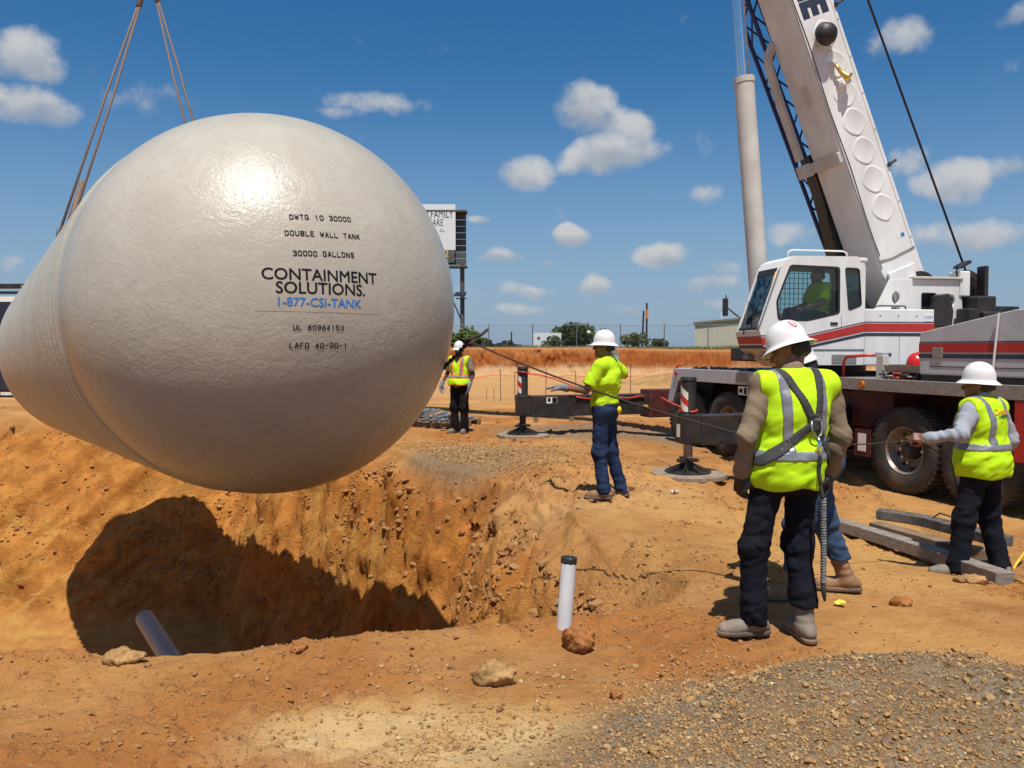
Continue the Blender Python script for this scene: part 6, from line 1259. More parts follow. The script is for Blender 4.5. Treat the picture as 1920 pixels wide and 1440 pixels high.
# distant worker in orange and lime
P4 = dict(pel=(0, 0, 0.96), chest=(0, -0.02, 1.26), neck=(0, -0.01, 1.465), head=(0, 0.025, 1.60), look=(14, 8, 0),
          shL=(-0.185, 0, 1.40), shR=(0.185, 0, 1.40), elL=(-0.28, -0.03, 1.13), elR=(0.29, -0.01, 1.14), wrL=(-0.27, 0.10, 0.92), wrR=(0.33, 0.14, 0.93),
          handL=((0.05, 0.25, -1), (0.9, 0.3, 0), 0.35, 0.4), handR=((-0.05, 0.25, -1), (-0.9, 0.3, 0), 0.35, 0.4),
          hipL=(-0.095, 0, 0.93), hipR=(0.095, 0, 0.93), knL=(-0.10, 0.02, 0.51), knR=(0.11, 0.02, 0.51), anL=(-0.10, -0.02, 0.098), anR=(0.11, 0.0, 0.098), toeL=(12,), toeR=(-14,), cuffL=0.04, cuffR=0.04, hem=0.86, vhem=0.93)
F4 = dict(skin=SKIN2, trousers=BLKT, shirt=KHAKI, sleeve='short', vest=LIME, trim=ORNG, boots=BOOT2, glove=GLOVEG, hat=HATW, brim=False, bag=1.05, band=0.16, fat=1.08, shaft=0.08)
L4 = (-1.0, 15.4); g4 = H1(*L4); p4, HR4, hd4 = person('person in orange trimmed lime vest and black trousers beside the pallet', (L4[0], L4[1], g4), 152, P4, F4, 0.0135)

# worker half hidden behind the one in the harness
P5 = dict(pel=(0, 0, 0.90), chest=(0.0, 0.06, 1.18), neck=(0, 0.09, 1.37), head=(0, 0.14, 1.485), look=(-12, 24, 0),
          shL=(-0.185, 0.07, 1.31), shR=(0.185, 0.07, 1.31), elL=(-0.26, 0.16, 1.06), elR=(0.26, 0.10, 1.06), wrL=(-0.17, 0.36, 1.05), wrR=(0.12, 0.33, 1.0),
          handL=((0.4, 1, 0.1), (0.6, 0, -0.8), 1.1, 0.95), handR=((-0.5, 1, 0.0), (-0.6, 0, -0.8), 1.1, 0.95),
          hipL=(-0.09, 0, 0.87), hipR=(0.09, 0, 0.87), knL=(-0.11, 0.16, 0.47), knR=(0.12, -0.06, 0.47), anL=(-0.10, 0.17, 0.098), anR=(0.12, -0.22, 0.098), toeL=(10,), toeR=(-8,), cuffL=0.20, cuffR=0.22, hem=0.76)
F5 = dict(skin=SKIN3, trousers=JEAN2, shirt=mat('dark_shirt', (0.03, 0.03, 0.034), 0.9, var=0.2), sleeve='long', boots=BOOT, glove=GLOVEB, hat=HATW, brim=False, bag=0.98, shaft=0.26)
L5 = (1.98, 5.15); g5 = H1(*L5); p5, HR5, hd5 = person('person in jeans and high brown boots mostly hidden behind the harnessed one', (L5[0], L5[1], g5), 84, P5, F5, 0.011)
hc5 = hd5 + HR5[2] * 0.046 - HR5[1] * 0.006; hat_ring('helmet_emblem', p5, HR5, hc5, 3.2, 0.42, 0.022, 0.006, REDPR)

# crane operator, seated
seatw = lw(MU, (0.50, 0.83, 0))
P6 = dict(pel=(0, 0, 2.13), chest=(0, -0.01, 2.40), neck=(0, 0.0, 2.585), head=(0, 0.03, 2.715), look=(0, 4, 0), waist=2.22,
          shL=(-0.19, 0.0, 2.53), shR=(0.19, 0.0, 2.53), elL=(-0.25, 0.10, 2.28), elR=(0.25, 0.10, 2.28), wrL=(-0.21, 0.35, 2.22), wrR=(0.2, 0.34, 2.22),
          handL=((0, 1, 0), (0.2, 0, -1), 0.8, 0.7), handR=((0, 1, 0), (-0.2, 0, -1), 0.8, 0.7),
          hipL=(-0.09, 0.02, 2.10), hipR=(0.09, 0.02, 2.10), knL=(-0.11, 0.44, 2.12), knR=(0.11, 0.44, 2.12), anL=(-0.11, 0.56, 1.77), anR=(0.11, 0.56, 1.77), toeL=(0,), toeR=(0,), cuffL=1.7, cuffR=1.7, hem=2.10)
F6 = dict(skin=SKIN3, trousers=JEAN2, shirt=LIME2, sleeve='short', boots=BOOT, glove=None, hat=None, bag=0.95, seated=True, fat=1.0, shaft=0.05)
p6, _, _ = person('crane operator in a lime T-shirt sitting in the cab', (seatw[0], seatw[1], 0.0), 99.8, P6, F6, 0.0135)

# red safety helmet left in the crane's tray
hw_ = lw(MC, (5.33, -0.95, 1.345)); Rh = np.array([[0.75, -0.66, 0], [0.66, 0.75, 0], [0, 0, 1.0]])
o = hard_hat('hard_hat', np.array([0, 0, 0.05]), Rh, None, HATR, False, 1.12); o.location = hw_; o['_w'] = tuple(hw_); tag(o, 'red safety helmet lying in the tray on the crane deck', 'helmet')
o2 = raw_mesh('helmet_stripe', [np.array(hat_pt(math.pi / 2 + (q * 0.09 if e < 0.97 else q * 0.4), e, Rh * 1.12, (0, 0, 0.05), 0.004)) for e in np.linspace(0.12, 0.95, 14) for q in (-1, 1)], [[2 * i, 2 * i + 1, 2 * i + 3, 2 * i + 2] for i in range(13)], PAPER); o2.parent = o

# ------------------------------------------------------------------ tag lines
ROPEM = mat('tag_rope', (0.035, 0.026, 0.022), 0.85, var=0.4, vscale=80, bump=0.4, bscale=150)
def pw(o, p): # person-local to world
    a = o.rotation_euler[2]; c, s = math.cos(a), math.sin(a); return np.array([o.location[0] + c * p[0] - s * p[1], o.location[1] + s * p[0] + c * p[1], o.location[2] + p[2]])
h5l = pw(p5, (-0.13, 0.44, 1.04)); h5r = pw(p5, (0.08, 0.41, 0.99)); h3l = pw(p3, np.array([-0.545, 0.245, 1.145]) * k3)
knot = at(880, 640, 6.6); tail = at(914, 618, 6.7); under = at(770, 752, 7.3)
def twisted(p0, p1, r, sag, n=160, tw=0.5):
    p0, p1 = np.array(p0, float), np.array(p1, float); t = np.linspace(0, 1, n); p = p0 + (p1 - p0) * t[:, None]; p[:, 2] -= sag * 4 * t * (1 - t); return p
rope = empty('tag_rope', tuple(knot), 'dark twisted tag line running from the tank past the signalling worker', 'rope')
def strands(parent, p, r, nm='rope_length', turns=26):
    for k in range(2):
        a, b, _ = frame_from(p[-1] - p[0]); t = np.linspace(0, 1, len(p)); ph = 2 * math.pi * turns * t + k * math.pi
        MB().path(p + (np.cos(ph)[:, None] * a + np.sin(ph)[:, None] * b) * r * 0.55, r * 0.72, 6).build('strand', ROPEM, parent, smooth=True)
strands(rope, twisted(knot, h5l, 0.010, 0.05, 300), 0.0068, turns=60)
strands(rope, twisted(knot, under, 0.016, 0.0, 80), 0.016, turns=9)
MB().path([knot, knot + (tail - knot) * 0.3 + np.array([0, 0, 0.01]), knot + (tail - knot) * 0.65 + np.array([0, 0, -0.01]), tail], [0.016, 0.014, 0.013, 0.014], 8).build('loose_end', ROPEM, rope, smooth=True)
kp = np.array([knot + 0.022 * np.array([math.cos(a) * 1.4, math.sin(a * 2) * 0.7, math.sin(a)]) for a in np.linspace(0, 4 * math.pi, 50)]); MB().path(kp, 0.013, 8).build('knot', ROPEM, rope, smooth=True)
r2 = empty('tag_rope', tuple(h3l), 'thin cord stretched between the hidden worker and the one in grey sleeves', 'rope')
MB().path(twisted(h5r, h3l, 0.006, 0.03, 40), 0.0055, 6).build('cord', ROPEM, r2, smooth=True)
MB().path([h3l, h3l + (0.12, 0.03, -0.07), h3l + (0.28, 0.05, -0.16), h3l + (0.36, 0.1, -0.4), h3l + (0.4, 0.15, -0.75)], 0.0055, 6).build('slack_cord', ROPEM, r2, smooth=True)
# ------------------------------------------------------------------ pipes, rocks, timbers, pallet
PVC = mat('pvc_white', (0.60, 0.61, 0.62), 0.4, var=0.05, dirt=0.35, vscale=5)
g = ground_hit(1052, 1178); base = np.array([g[0], g[1], g[2] - 0.25]); topp = at(1067, 1047, g[1] + 0.05); d = unit(topp - base)
pp = empty('pvc_pipe', tuple(base), 'white plastic pipe standing upright at the pit edge with taped top', 'pipe')
MB().lathe([(0, 0.044), (np.linalg.norm(topp - base), 0.044), (np.linalg.norm(topp - base), 0.039), (0.02, 0.039)], base, d, n=32).build('tube', PVC, pp, auto=40)
capm = mat('black_plastic_wrap', (0.02, 0.024, 0.026), 0.35, var=0.3, bump=0.6, bscale=40)
b = MB(); b.lathe([(-0.026, 0.0452), (-0.018, 0.0472), (-0.006, 0.046), (0.002, 0.047), (0.008, 0.043), (0.010, 0.015)], topp, d, n=32)
vv = np.array(b.v); ang = np.arctan2(vv[:, 1] - topp[1], vv[:, 0] - topp[0]); vv += (0.0035 * np.sin(9 * ang + 30 * vv[:, 2]))[:, None] * d; b.v = vv.tolist(); b.build('cap_wrap', capm, pp, smooth=True)
# pipe leaning in the pit, in the tank's shadow
a0 = at(335, 1258, 9.6); a1 = at(272, 1160, 11.2); d = unit(a1 - a0); a00 = a0 - d * 2.2
a00[2] = max(a00[2], H1(a00[0], a00[1]))
pp = empty('pvc_pipe', tuple(a00), 'white plastic pipe greyed for shade leaning in the pit in the shadow of the tank', 'pipe'); L = np.linalg.norm(a1 - a00)
MB().lathe([(0, 0.125), (L, 0.125), (L, 0.113), (0.05, 0.113)], a00, d, n=32).build('tube', mat('pvc_shaded', (0.30, 0.295, 0.285), 0.45, var=0.08, dirt=0.2), pp, auto=40)  # white pipe given a darker grey base to stand for the tank's shade
# rocks
def rock(px, py, r, lab, col, seed, sq=(1, 1, 0.85), up=0.6, name='clay_boulder'):
    gpt = ground_hit(px, py); rg_ = np.random.default_rng(seed); F = Field(np.array([-r * 1.7] * 3), np.array([r * 1.7] * 3), r / 11); F.ell((0, 0, 0), np.array(sq) * r, 0.0)
    for k in range(9):
        n_ = unit(rg_.normal(size=3)); X, Y, Z = F.grid(); F.d = -smin(-F.d, -(X * n_[0] + Y * n_[1] + Z * n_[2] - r * rg_.uniform(0.70, 0.92) * np.linalg.norm(n_ * np.array(sq))), r * 0.12)
    F.folds(r * 0.55, lambda x, y, z: fbm(x / r * 1.6 + 5 + seed, y / r * 1.6 + z / r * 1.3, 4, 600 + seed) + 0.5 * fbm(x / r * 4, z / r * 4 + y / r * 3, 3, 620), r * 0.8)
    o = net_object(name, [F.mesh(0)], col); o.location = (gpt[0], gpt[1], gpt[2] + r * sq[2] * up); tag(o, lab, 'rock'); return o
RK1 = mat('red_clay_lump', (0.30, 0.125, 0.042), 0.95, var=0.3, vscale=14, bump=0.6, bscale=70, spec=0.1); RK2 = mat('tan_clay_lump', (0.34, 0.20, 0.085), 0.95, var=0.3, vscale=12, bump=0.6, bscale=70, spec=0.1)
rock(1086, 1216, 0.092, 'round red clay boulder beside the upright white pipe', RK1, 1)
rock(930, 1284, 0.095, 'flat broken tan clay block on the near pit edge', RK2, 2, (1.25, 0.9, 0.62))
rock(1156, 1309, 0.030, 'small red clay lump at the edge of the gravel heap', RK1, 3)
rock(1225, 1412, 0.022, 'small dark clay lump in the pale dirt before the gravel heap', RK2, 4)
rock(585, 890, 0.10, 'red clay lump on the pit slope below the tank', RK1, 5, (1.2, 1, 0.7), 0.3) if False else None
rock(230, 1240, 0.075, 'broad tan clay clod on the near rim above the leaning pipe', RK2, 6, (1.5, 0.9, 0.55), 0.3)


rock(1820, 1092, 0.09, 'tan clay lump against the end of the bent timber', RK2, 9, (1.7, 0.7, 0.45), 0.3)
rock(1690, 1135, 0.06, 'red clay lump in the loose spoil behind the boots', RK1, 10, (1.3, 1, 0.6), 0.3)
rock(560, 1225, 0.04, 'small orange lump on the lip of the pit shadow', RK1, 11, (1.3, 1, 0.7), 0.3)

# timbers by the crane wheels
WOOD1 = mat('weathered_timber', (0.21, 0.185, 0.155), 0.9, var=0.25, vscale=8, streak=(2, 2, 9), dirt=0.25, bump=0.4, bscale=30); WOOD2 = mat('brown_timber', (0.18, 0.125, 0.08), 0.9, var=0.25, vscale=8, dirt=0.25, bump=0.4, bscale=30); WOOD3 = mat('dark_timber', (0.085, 0.08, 0.075), 0.8, var=0.4, vscale=14, dirt=0.2, bump=0.4, bscale=30)
def timber(pts, w, hgt, m, lab, z0=0.0):
    P = []
    for (px, py) in pts: gp = ground_hit(px, py); P.append(gp + np.array([0, 0, hgt / 2 + z0]))
    P = np.array(P); t = np.linspace(0, len(P) - 1, 22); Q = np.stack([np.interp(t, range(len(P)), P[:, i]) for i in range(3)], 1)
    for _ in range(6): Q[1:-1] = (Q[:-2] + 2 * Q[1:-1] + Q[2:]) / 4
    Q[:, 2] = np.linspace(Q[0, 2], Q[-1, 2], len(Q)) * 0.65 + Q[:, 2] * 0.35
    gz = height(Q[:, 0], Q[:, 1]); Q[:, 2] += max(0, np.median(gz + hgt / 2 + z0 - Q[:, 2]))
    b = MB(); tg = np.gradient(Q, axis=0); v = []
    for q, d_ in zip(Q, tg):
        s_ = unit(np.cross(d_, [0, 0, 1])) * w / 2; u_ = np.array([0, 0, hgt / 2]); v += [q - s_ - u_, q + s_ - u_, q + s_ + u_, q - s_ + u_]
    n = len(Q); f = [[4 * i + j, 4 * i + (j + 1) % 4, 4 * i + 4 + (j + 1) % 4, 4 * i + 4 + j] for i in range(n - 1) for j in range(4)] + [[3, 2, 1, 0], [4 * n - 4, 4 * n - 3, 4 * n - 2, 4 * n - 1]]
    b.add(v, f); o = b.build('timber', m, None, bevel=0.008, loc=tuple(Q[0] - (0, 0, hgt / 2))); tag(o, lab, 'timber', 'timbers lying by the crane wheels'); return Q
timber([(1545, 985), (1640, 1018), (1745, 1058), (1815, 1080), (1885, 1100)], 0.14, 0.10, WOOD1, 'long bent grey timber lying nearest the boots of the hidden worker')
timber([(1640, 1005), (1720, 1030), (1800, 1050), (1880, 1062)], 0.15, 0.13, WOOD2, 'brown timber tied with string under the silvery one')
q3 = timber([(1645, 992), (1730, 1012), (1800, 1030), (1885, 1050)], 0.16, 0.09, WOOD3, 'dark timber with silvery top lying on the brown one', 0.11)
tag(MB().path([q3[9] + (0, 0, 0.05), q3[10] + (0.02, 0.02, 0.10), q3[12] + (0.03, 0, 0.09), q3[13] + (0, 0, 0.05)], 0.007, 6).build('cord_loop', BLK, None, smooth=True, loc=tuple(q3[9])), 'black cord loop on top of the dark timber', 'cord')
YEL = mat('yellow_cord', (0.62, 0.42, 0.05), 0.6); gy = ground_hit(1898, 1090)
tag(MB().path([at(1925, 1030, 6.6), at(1905, 1058, 6.4), at(1893, 1082, 6.25), ground_hit(1900, 1096) + (0, 0, 0.02), ground_hit(1922, 1100) + (0, 0, 0.02), ground_hit(1960, 1095) + (0, 0, 0.02)], 0.010, 8).build('air_hose', YEL, None, smooth=True, loc=tuple(gy)), 'yellow hose looping on the ground by the timbers', 'hose')
# litter
gb = ground_hit(1272, 926); bt = empty('plastic_bottle', tuple(gb), 'crushed clear plastic bottle with red label lying on the clay', 'bottle')
MB().lathe([(0, 0.012), (0.008, 0.02), (0.07, 0.021), (0.09, 0.016), (0.105, 0.008), (0.115, 0.008)], gb + (-0.09, 0, 0.02), (1, 0.25, 0), n=14).build('bottle_body', mat('clear_plastic', (0.5, 0.5, 0.5), 0.2), bt, smooth=True)
MB().lathe([(0.03, 0.0216), (0.055, 0.0218)], gb + (-0.09, 0, 0.02), (1, 0.25, 0), n=14).build('bottle_label', REDPR, bt, smooth=True)
gb = ground_hit(1574, 1138); b = MB(); rr = np.random.default_rng(2); b.add([gb + (0.05 * math.cos(a) * rr.uniform(0.6, 1), 0.04 * math.sin(a) * rr.uniform(0.6, 1), 0.01 + rr.uniform(0, 0.03)) for a in np.linspace(0, 6.28, 9, endpoint=False)] + [gb + (0, 0, 0.045)], [[i, (i + 1) % 9, 9] for i in range(9)])
tag(b.build('wrapper', mat('yellow_wrapper', (0.7, 0.6, 0.04), 0.4), None, loc=tuple(gb)), 'crumpled yellow wrapper behind the harnessed worker\'s boots', 'litter')
# pallet with grey form struts, by the far worker
gp = ground_hit(850, 800); PZ = H1(gp[0], 16.6); pc = np.array([-1.55, 16.7, H1(-1.55, 16.7)]); an = -0.35
Mp = np.eye(4); Mp[:3, 0] = (math.cos(an), math.sin(an), 0); Mp[:3, 1] = (-math.sin(an), math.cos(an), 0); Mp[:3, 3] = pc
pal = empty('pallet', tuple(pc), 'wooden pallet stacked with grey steel struts behind the far worker', 'pallet')
for k in range(3): MB(Mp).box((-0.75, -0.55 + 0.5 * k, 0.0), (0.75, -0.45 + 0.5 * k, 0.10)).build('bearer', WOOD2, pal, bevel=0.004)
for k in range(7): MB(Mp).box((-0.72 + 0.215 * k, -0.58, 0.1005), (-0.58 + 0.215 * k, 0.58, 0.125)).build('deck_board', WOOD2, pal, bevel=0.003)
STRUT = mat('strut_grey', (0.20, 0.215, 0.235), 0.5, 0.3, var=0.25, dirt=0.2); rr = np.random.default_rng(11)
for k in range(16):
    ly = k // 6; x0 = -0.62 + 0.23 * (k % 6) + rr.uniform(-0.05, 0.05); y0 = rr.uniform(-0.7, -0.55); y1 = y0 + rr.uniform(1.0, 1.4); z0 = 0.15 + 0.065 * ly; dxx = rr.uniform(-0.35, 0.35)
    b = MB(Mp); b.path([(x0, y0, z0), (x0 + dxx * 0.5, (y0 + y1) / 2, z0 + 0.01), (x0 + dxx, y1, z0)], 0.03, 4); e = np.array([x0, y0, z0]); b.box(e - (0.05, 0.015, 0.03), e + (0.05, 0.015, 0.05)); b.cyl((x0 + dxx * 0.3, y0 + (y1 - y0) * 0.3, z0), (x0 + dxx * 0.3, y0 + (y1 - y0) * 0.3, z0 + 0.09), 0.014, n=8)
    tag(b.build('steel_strut', STRUT, None, loc=tuple(lw(Mp, e))), 'grey steel form strut piled on the pallet', 'strut', 'struts on the pallet')
# small dark timber pieces and stakes beyond the outrigger
for px, py, w_, h_, lab in ((1005, 792, 0.30, 0.35, 'short upright timber stake under the far outrigger beam by its jack'), (1072, 790, 0.3, 0.3, 'short upright timber stake under the middle of the far outrigger beam')):
    gq = ground_hit(px, py); tag(MB().box(gq + (-0.05, -0.04, -0.1), gq + (0.05, 0.04, h_)).build('timber_stake', WOOD2, None, bevel=0.006, loc=tuple(gq)), lab, 'stake')
REB = mat('rusty_rebar', (0.11, 0.06, 0.04), 0.85, 0.3)
for i, (px, py, hh) in enumerate([(939, 752, 1.0), (965, 752, 0.9), (1023, 748, 1.0), (1080, 745, 0.9), (1182, 748, 1.1), (912, 748, 0.35), (927, 752, 0.4)]):
    gq = ground_hit(px, py); tag(MB().cyl(gq - (0, 0, 0.1), gq + (0.02 * (i % 3 - 1), 0, hh), 0.012, n=6).build('marker_stake', REB if i < 5 else WOOD2, None, loc=tuple(gq)), 'thin marker stake stuck in the flat ground below the earth bank', 'stake', 'marker stakes on the flat ground')
# ------------------------------------------------------------------ earth bank along the far side, cut with excavator teeth
def bank():
    xs = np.concatenate([np.linspace(-60, -12, 120), np.linspace(-11.9, 26, 900), np.linspace(26.2, 80, 140)]); us = np.linspace(0, 1, 26)
    Xg, Ug = np.meshgrid(xs, us, indexing='ij'); top = 1.72 + 0.10 * fbm(Xg * 0.35, Xg * 0 + 3, 3, 800) - 0.10 * ss(4, 12, Xg)
    prof = np.interp(Ug, [0, 0.12, 0.25, 0.9, 0.96, 1.0], [0, 0.10, 0.32, 0.97, 1.0, 1.01]); out = np.interp(Ug, [0, 0.12, 0.25, 0.9, 1.0], [1.3, 0.75, 0.42, 0.16, -0.6])
    gr_ = np.abs((Xg * 3.1 + 0.25 * fbm(Xg * 0.8, Ug * 3, 2, 801)) % 1 - 0.5) * 2
    teeth = ss(4.0, 9.0, Xg) * 0.13 * (gr_ ** 2) * ss(0.1, 0.3, Ug) * ss(0.97, 0.8, Ug)
    rough = (1 - 0.75 * ss(4, 9, Xg)) * (0.40 * fbm(Xg * 1.6, Ug * 2.0, 4, 802) + 0.22 * fbm(Xg * 5, Ug * 3, 3, 803)) * ss(0, 0.15, Ug)
    Yg = 48.3 - out - teeth - rough * 1.2 - 1.4 * fbm(Xg * 0.09, Xg * 0, 2, 804); Zg = prof * top - 0.03
    V_ = np.stack([Xg, Yg, Zg], -1).reshape(-1, 3); id_ = np.arange(len(V_)).reshape(Xg.shape); Q = np.stack([id_[:-1, :-1], id_[1:, :-1], id_[1:, 1:], id_[:-1, 1:]], -1).reshape(-1, 4); return V_, Q
m = bpy.data.materials.new('bank_clay'); m.use_nodes = True; nt = m.node_tree; bs = nt.nodes['Principled BSDF']; Pn = nd(nt, 'ShaderNodeTexCoord').outputs['Object']
sx = nd(nt, 'ShaderNodeSeparateXYZ'); nt.links.new(Pn, sx.inputs[0]); mp = nd(nt, 'ShaderNodeMapping'); mp.inputs['Scale'].default_value = (1, 1, 0.9); nt.links.new(Pn, mp.inputs[0])
n1 = nd(nt, 'ShaderNodeTexNoise'); nt.links.new(mp.outputs[0], n1.inputs[0]); n1.inputs['Scale'].default_value = 2.2; n1.inputs['Detail'].default_value = 7; n2 = nd(nt, 'ShaderNodeTexNoise'); nt.links.new(Pn, n2.inputs[0]); n2.inputs['Scale'].default_value = 0.5; n2.inputs['Detail'].default_value = 3
zt_ = mth(nt, 'ADD', sx.outputs[2], mth(nt, 'MULTIPLY', mth(nt, 'SUBTRACT', n2.outputs[0], 0.5), 1.2))
c = mixc(nt, sstep(nt, zt_, 0.35, 0.9), (0.42, 0.27, 0.14), (0.27, 0.082, 0.020)); c = mixc(nt, sstep(nt, zt_, 1.2, 1.7), c, (0.33, 0.15, 0.055)); c = mixc(nt, sstep(nt, n1.outputs[0], 0.42, 0.72, 0, 0.5), c, (0.40, 0.16, 0.05))
nt.links.new(c, bs.inputs['Base Color']); bs.inputs['Roughness'].default_value = 0.95; bs.inputs['Specular IOR Level'].default_value = 0.1
Vb, Qb = bank(); ob = net_object('earth_bank', [(Vb, Qb)], m); tag(ob, 'cut bank of red clay along the far side of the site', 'bank', kind='structure')
# orange netting lying along the foot of the bank
NET = mat('orange_netting', (0.75, 0.16, 0.03), 0.7); b = MB()
xs = np.linspace(-4.5, 10, 90); yb_ = 44.6 + 0.5 * np.sin(xs * 0.4); zb_ = np.abs(0.10 + 0.10 * np.sin(xs * 2.1) * np.sin(xs * 0.9)); b.path(np.stack([xs, yb_, zb_ + 0.03], 1), 0.028, 6)
tag(b.build('safety_netting', NET, None, smooth=True, loc=(-4.5, 44.6, 0)), 'orange safety netting trailing along the foot of the earth bank', 'netting')
# sand heap beside the crane's far end
F = MB(); th = np.linspace(0, 2 * math.pi, 40, endpoint=False); rr_ = np.linspace(0, 1, 14); v = []
hx, hy = 7.2, 37.0
for r in rr_:
    for t in th:
        w_ = 1 + 0.15 * math.sin(3 * t) + 0.06 * math.sin(7 * t + 1); v.append((hx + 2.4 * r * w_ * math.cos(t), hy + 1.8 * r * w_ * math.sin(t), 0.55 * (1 - r) ** 1.15 + 0.05 * math.sin(9 * t + 8 * r) * r * (1 - r) * 4 - 0.02))
b = MB(); b.add(v, [[i * 40 + j, i * 40 + (j + 1) % 40, (i + 1) * 40 + (j + 1) % 40, (i + 1) * 40 + j] for i in range(13) for j in range(40)])
tag(b.build('dirt_heap', mat('heap_dirt', (0.33, 0.19, 0.08), 0.95, var=0.2, vscale=2, bump=0.5, bscale=8, spec=0.1), None, smooth=True, loc=(hx, hy, 0)), 'low heap of tan dirt behind the far end of the crane', 'heap')
# ------------------------------------------------------------------ fence on top of the bank
GALV = mat('galvanised', (0.16, 0.17, 0.18), 0.6, 0.3); FY = 52.0; fz = H1(0, FY)
fence = empty('chain_link_fence', (8.0, FY, fz), 'grey chain link fence along the top of the earth bank', 'fence')
X0, X1, FH = -10.0, 24.0, 1.55
for k in range(13): xx = X0 + (X1 - X0) * k / 12; MB().cyl((xx, FY, fz - 0.1), (xx, FY, fz + FH + 0.05), 0.032, n=8).build('fence_post', GALV, fence)
MB().cyl((X0, FY, fz + FH), (X1, FY, fz + FH), 0.02, n=6).build('top_rail', GALV, fence)
b = MB(); sp = 0.17; wv = 0.0028; nW = int((X1 - X0 + FH) / sp)
vv, ff = [], []
for k in range(nW):
    for s in (1, -1):
        xa = X0 + k * sp - (FH if s > 0 else 0); xb = xa + s * FH + (0 if s > 0 else 0)
        if s < 0: xa, xb = X0 + k * sp, X0 + k * sp - FH
        za, zb = 0.03, FH
        if xa < X0: za += (X0 - xa); xa = X0
        if xb < X0: zb -= (X0 - xb); xb = X0
        if xb > X1: zb -= (xb - X1); xb = X1
        if xa > X1: za += (xa - X1); xa = X1
        if zb - za < 0.05: continue
        n0 = len(vv); vv += [(xa - wv, FY + 0.004 * s, fz + za), (xa + wv, FY + 0.004 * s, fz + za), (xb + wv, FY + 0.004 * s, fz + zb), (xb - wv, FY + 0.004 * s, fz + zb)]; ff.append([n0, n0 + 1, n0 + 2, n0 + 3])
b.add(vv, ff); o = b.build('wire_mesh', GALV, fence); o['kind'] = 'stuff'
fs = at(1104, 622, FY - 0.06); MB().box(fs + (-0.11, 0, -0.08), fs + (0.11, 0.01, 0.08)).build('notice_board', PAPER, fence)
# black silt fence lying on the bank top
sf = MB(); xs = np.linspace(-4.2, 0.6, 30); v = []
for i, xx in enumerate(xs): hh = (0.42 + 0.10 * math.sin(i * 0.9) + 0.05 * math.sin(i * 2.3)) * (1 if i < 28 else 0.6); v += [(xx, 50.2 + 0.08 * math.sin(i * 1.1), fz + 0.0), (xx, 50.25 + 0.1 * math.sin(i * 1.4), fz + hh), (xx, 50.5 + 0.1 * math.sin(i * 1.4), fz + hh * 0.9), (xx, 50.5, fz)]
sf.add(v, [[4 * i + j, 4 * i + j + 1, 4 * i + 5 + j, 4 * i + 4 + j] for i in range(29) for j in range(3)] + [[0, 1, 2, 3], [116, 117, 118, 119]])
tag(sf.build('silt_fence', BLK, None, loc=(-4.2, 50.2, fz)), 'slumped black silt fence on the bank behind the far worker', 'fence')
ps = at(959, 645, 51.0); tag(MB().cyl((ps[0], 51, fz - 0.05), (ps[0], 51, at(959, 622, 51.0)[2]), 0.045, n=8).build('post', BLK, None, loc=(ps[0], 51, fz)), 'short dark post standing on the bank by the silt fence', 'post')
# ------------------------------------------------------------------ billboard
BY = 62.0
def bb(px, py): return at(px, py, BY)
bz = H1(0, BY); c1 = bb(855, 386); c2 = bb(836, 470); pst = bb(867, 600)
bbd = empty('billboard', (pst[0], BY, bz), 'tall roadside billboard on a steel post rising behind the tank', 'billboard')
ztop, zbot, zled = bb(855, 386)[2], bb(836, 471)[2], bb(836, 494)[2]; xr = c1[0]; xl = xr - 9.5
BBW = mat('billboard_face', (0.66, 0.68, 0.70), 0.5, var=0.03); BBD = mat('billboard_back', (0.085, 0.080, 0.075), 0.7, var=0.2)
MB().box((xl, BY - 0.6, zbot), (xr, BY - 0.45, ztop)).build('poster_panel', BBW, bbd, bevel=0.02)
MB().box((xl, BY - 0.58, zled), (xr - 0.08, BY - 0.46, zbot - 0.01)).build('price_panel', BBD, bbd, bevel=0.02)
xs0, xs1 = bb(856, 400)[0], bb(873, 400)[0]
for k in range(8):
    za = bb(0, 398)[2] - (bb(0, 398)[2] - bb(0, 496)[2]) * k / 8; zb = za - (bb(0, 398)[2] - bb(0, 496)[2]) / 8 * 0.90
    MB().box((xl + 0.5, BY + 0.55 + 0.03 * (k % 2), zb), (xs1, BY + 0.68 + 0.03 * (k % 2), za)).build('back_slat', BBD, bbd)
for zz0 in (bb(0, 396)[2], bb(0, 499)[2]): MB().box((xl, BY - 0.62, zz0 - 0.12), (xs1 + 0.1, BY + 0.75, zz0)).build('catwalk', BBD, bbd)
MB().cyl((pst[0], BY, bz), (pst[0], BY, bb(0, 497)[2]), 0.17, n=16).build('post', BBD, bbd, auto=40)
MB().cyl((bb(848, 560)[0], BY - 0.1, bb(848, 560)[2]), (pst[0], BY, bb(0, 606)[2]), 0.05, n=8).build('stay', BBD, bbd)
sp_ = bb(863, 553); b = MB(); b.add([(sp_[0] - 0.5, BY - 0.75, sp_[2] - 0.13), (sp_[0] + 0.42, BY - 0.75, sp_[2] - 0.13), (sp_[0] + 0.52, BY - 0.35, sp_[2] + 0.20), (sp_[0] - 0.32, BY - 0.35, sp_[2] + 0.20), (sp_[0] - 0.5, BY - 0.71, sp_[2] - 0.16), (sp_[0] + 0.42, BY - 0.71, sp_[2] - 0.16), (sp_[0] + 0.52, BY - 0.31, sp_[2] + 0.17), (sp_[0] - 0.32, BY - 0.31, sp_[2] + 0.17)], [(0, 1, 2, 3), (7, 6, 5, 4), (0, 4, 5, 1), (1, 5, 6, 2), (2, 6, 7, 3), (3, 7, 4, 0)]); b.build('solar_panel', mat('solar_cells', (0.02, 0.025, 0.05), 0.25), bbd)
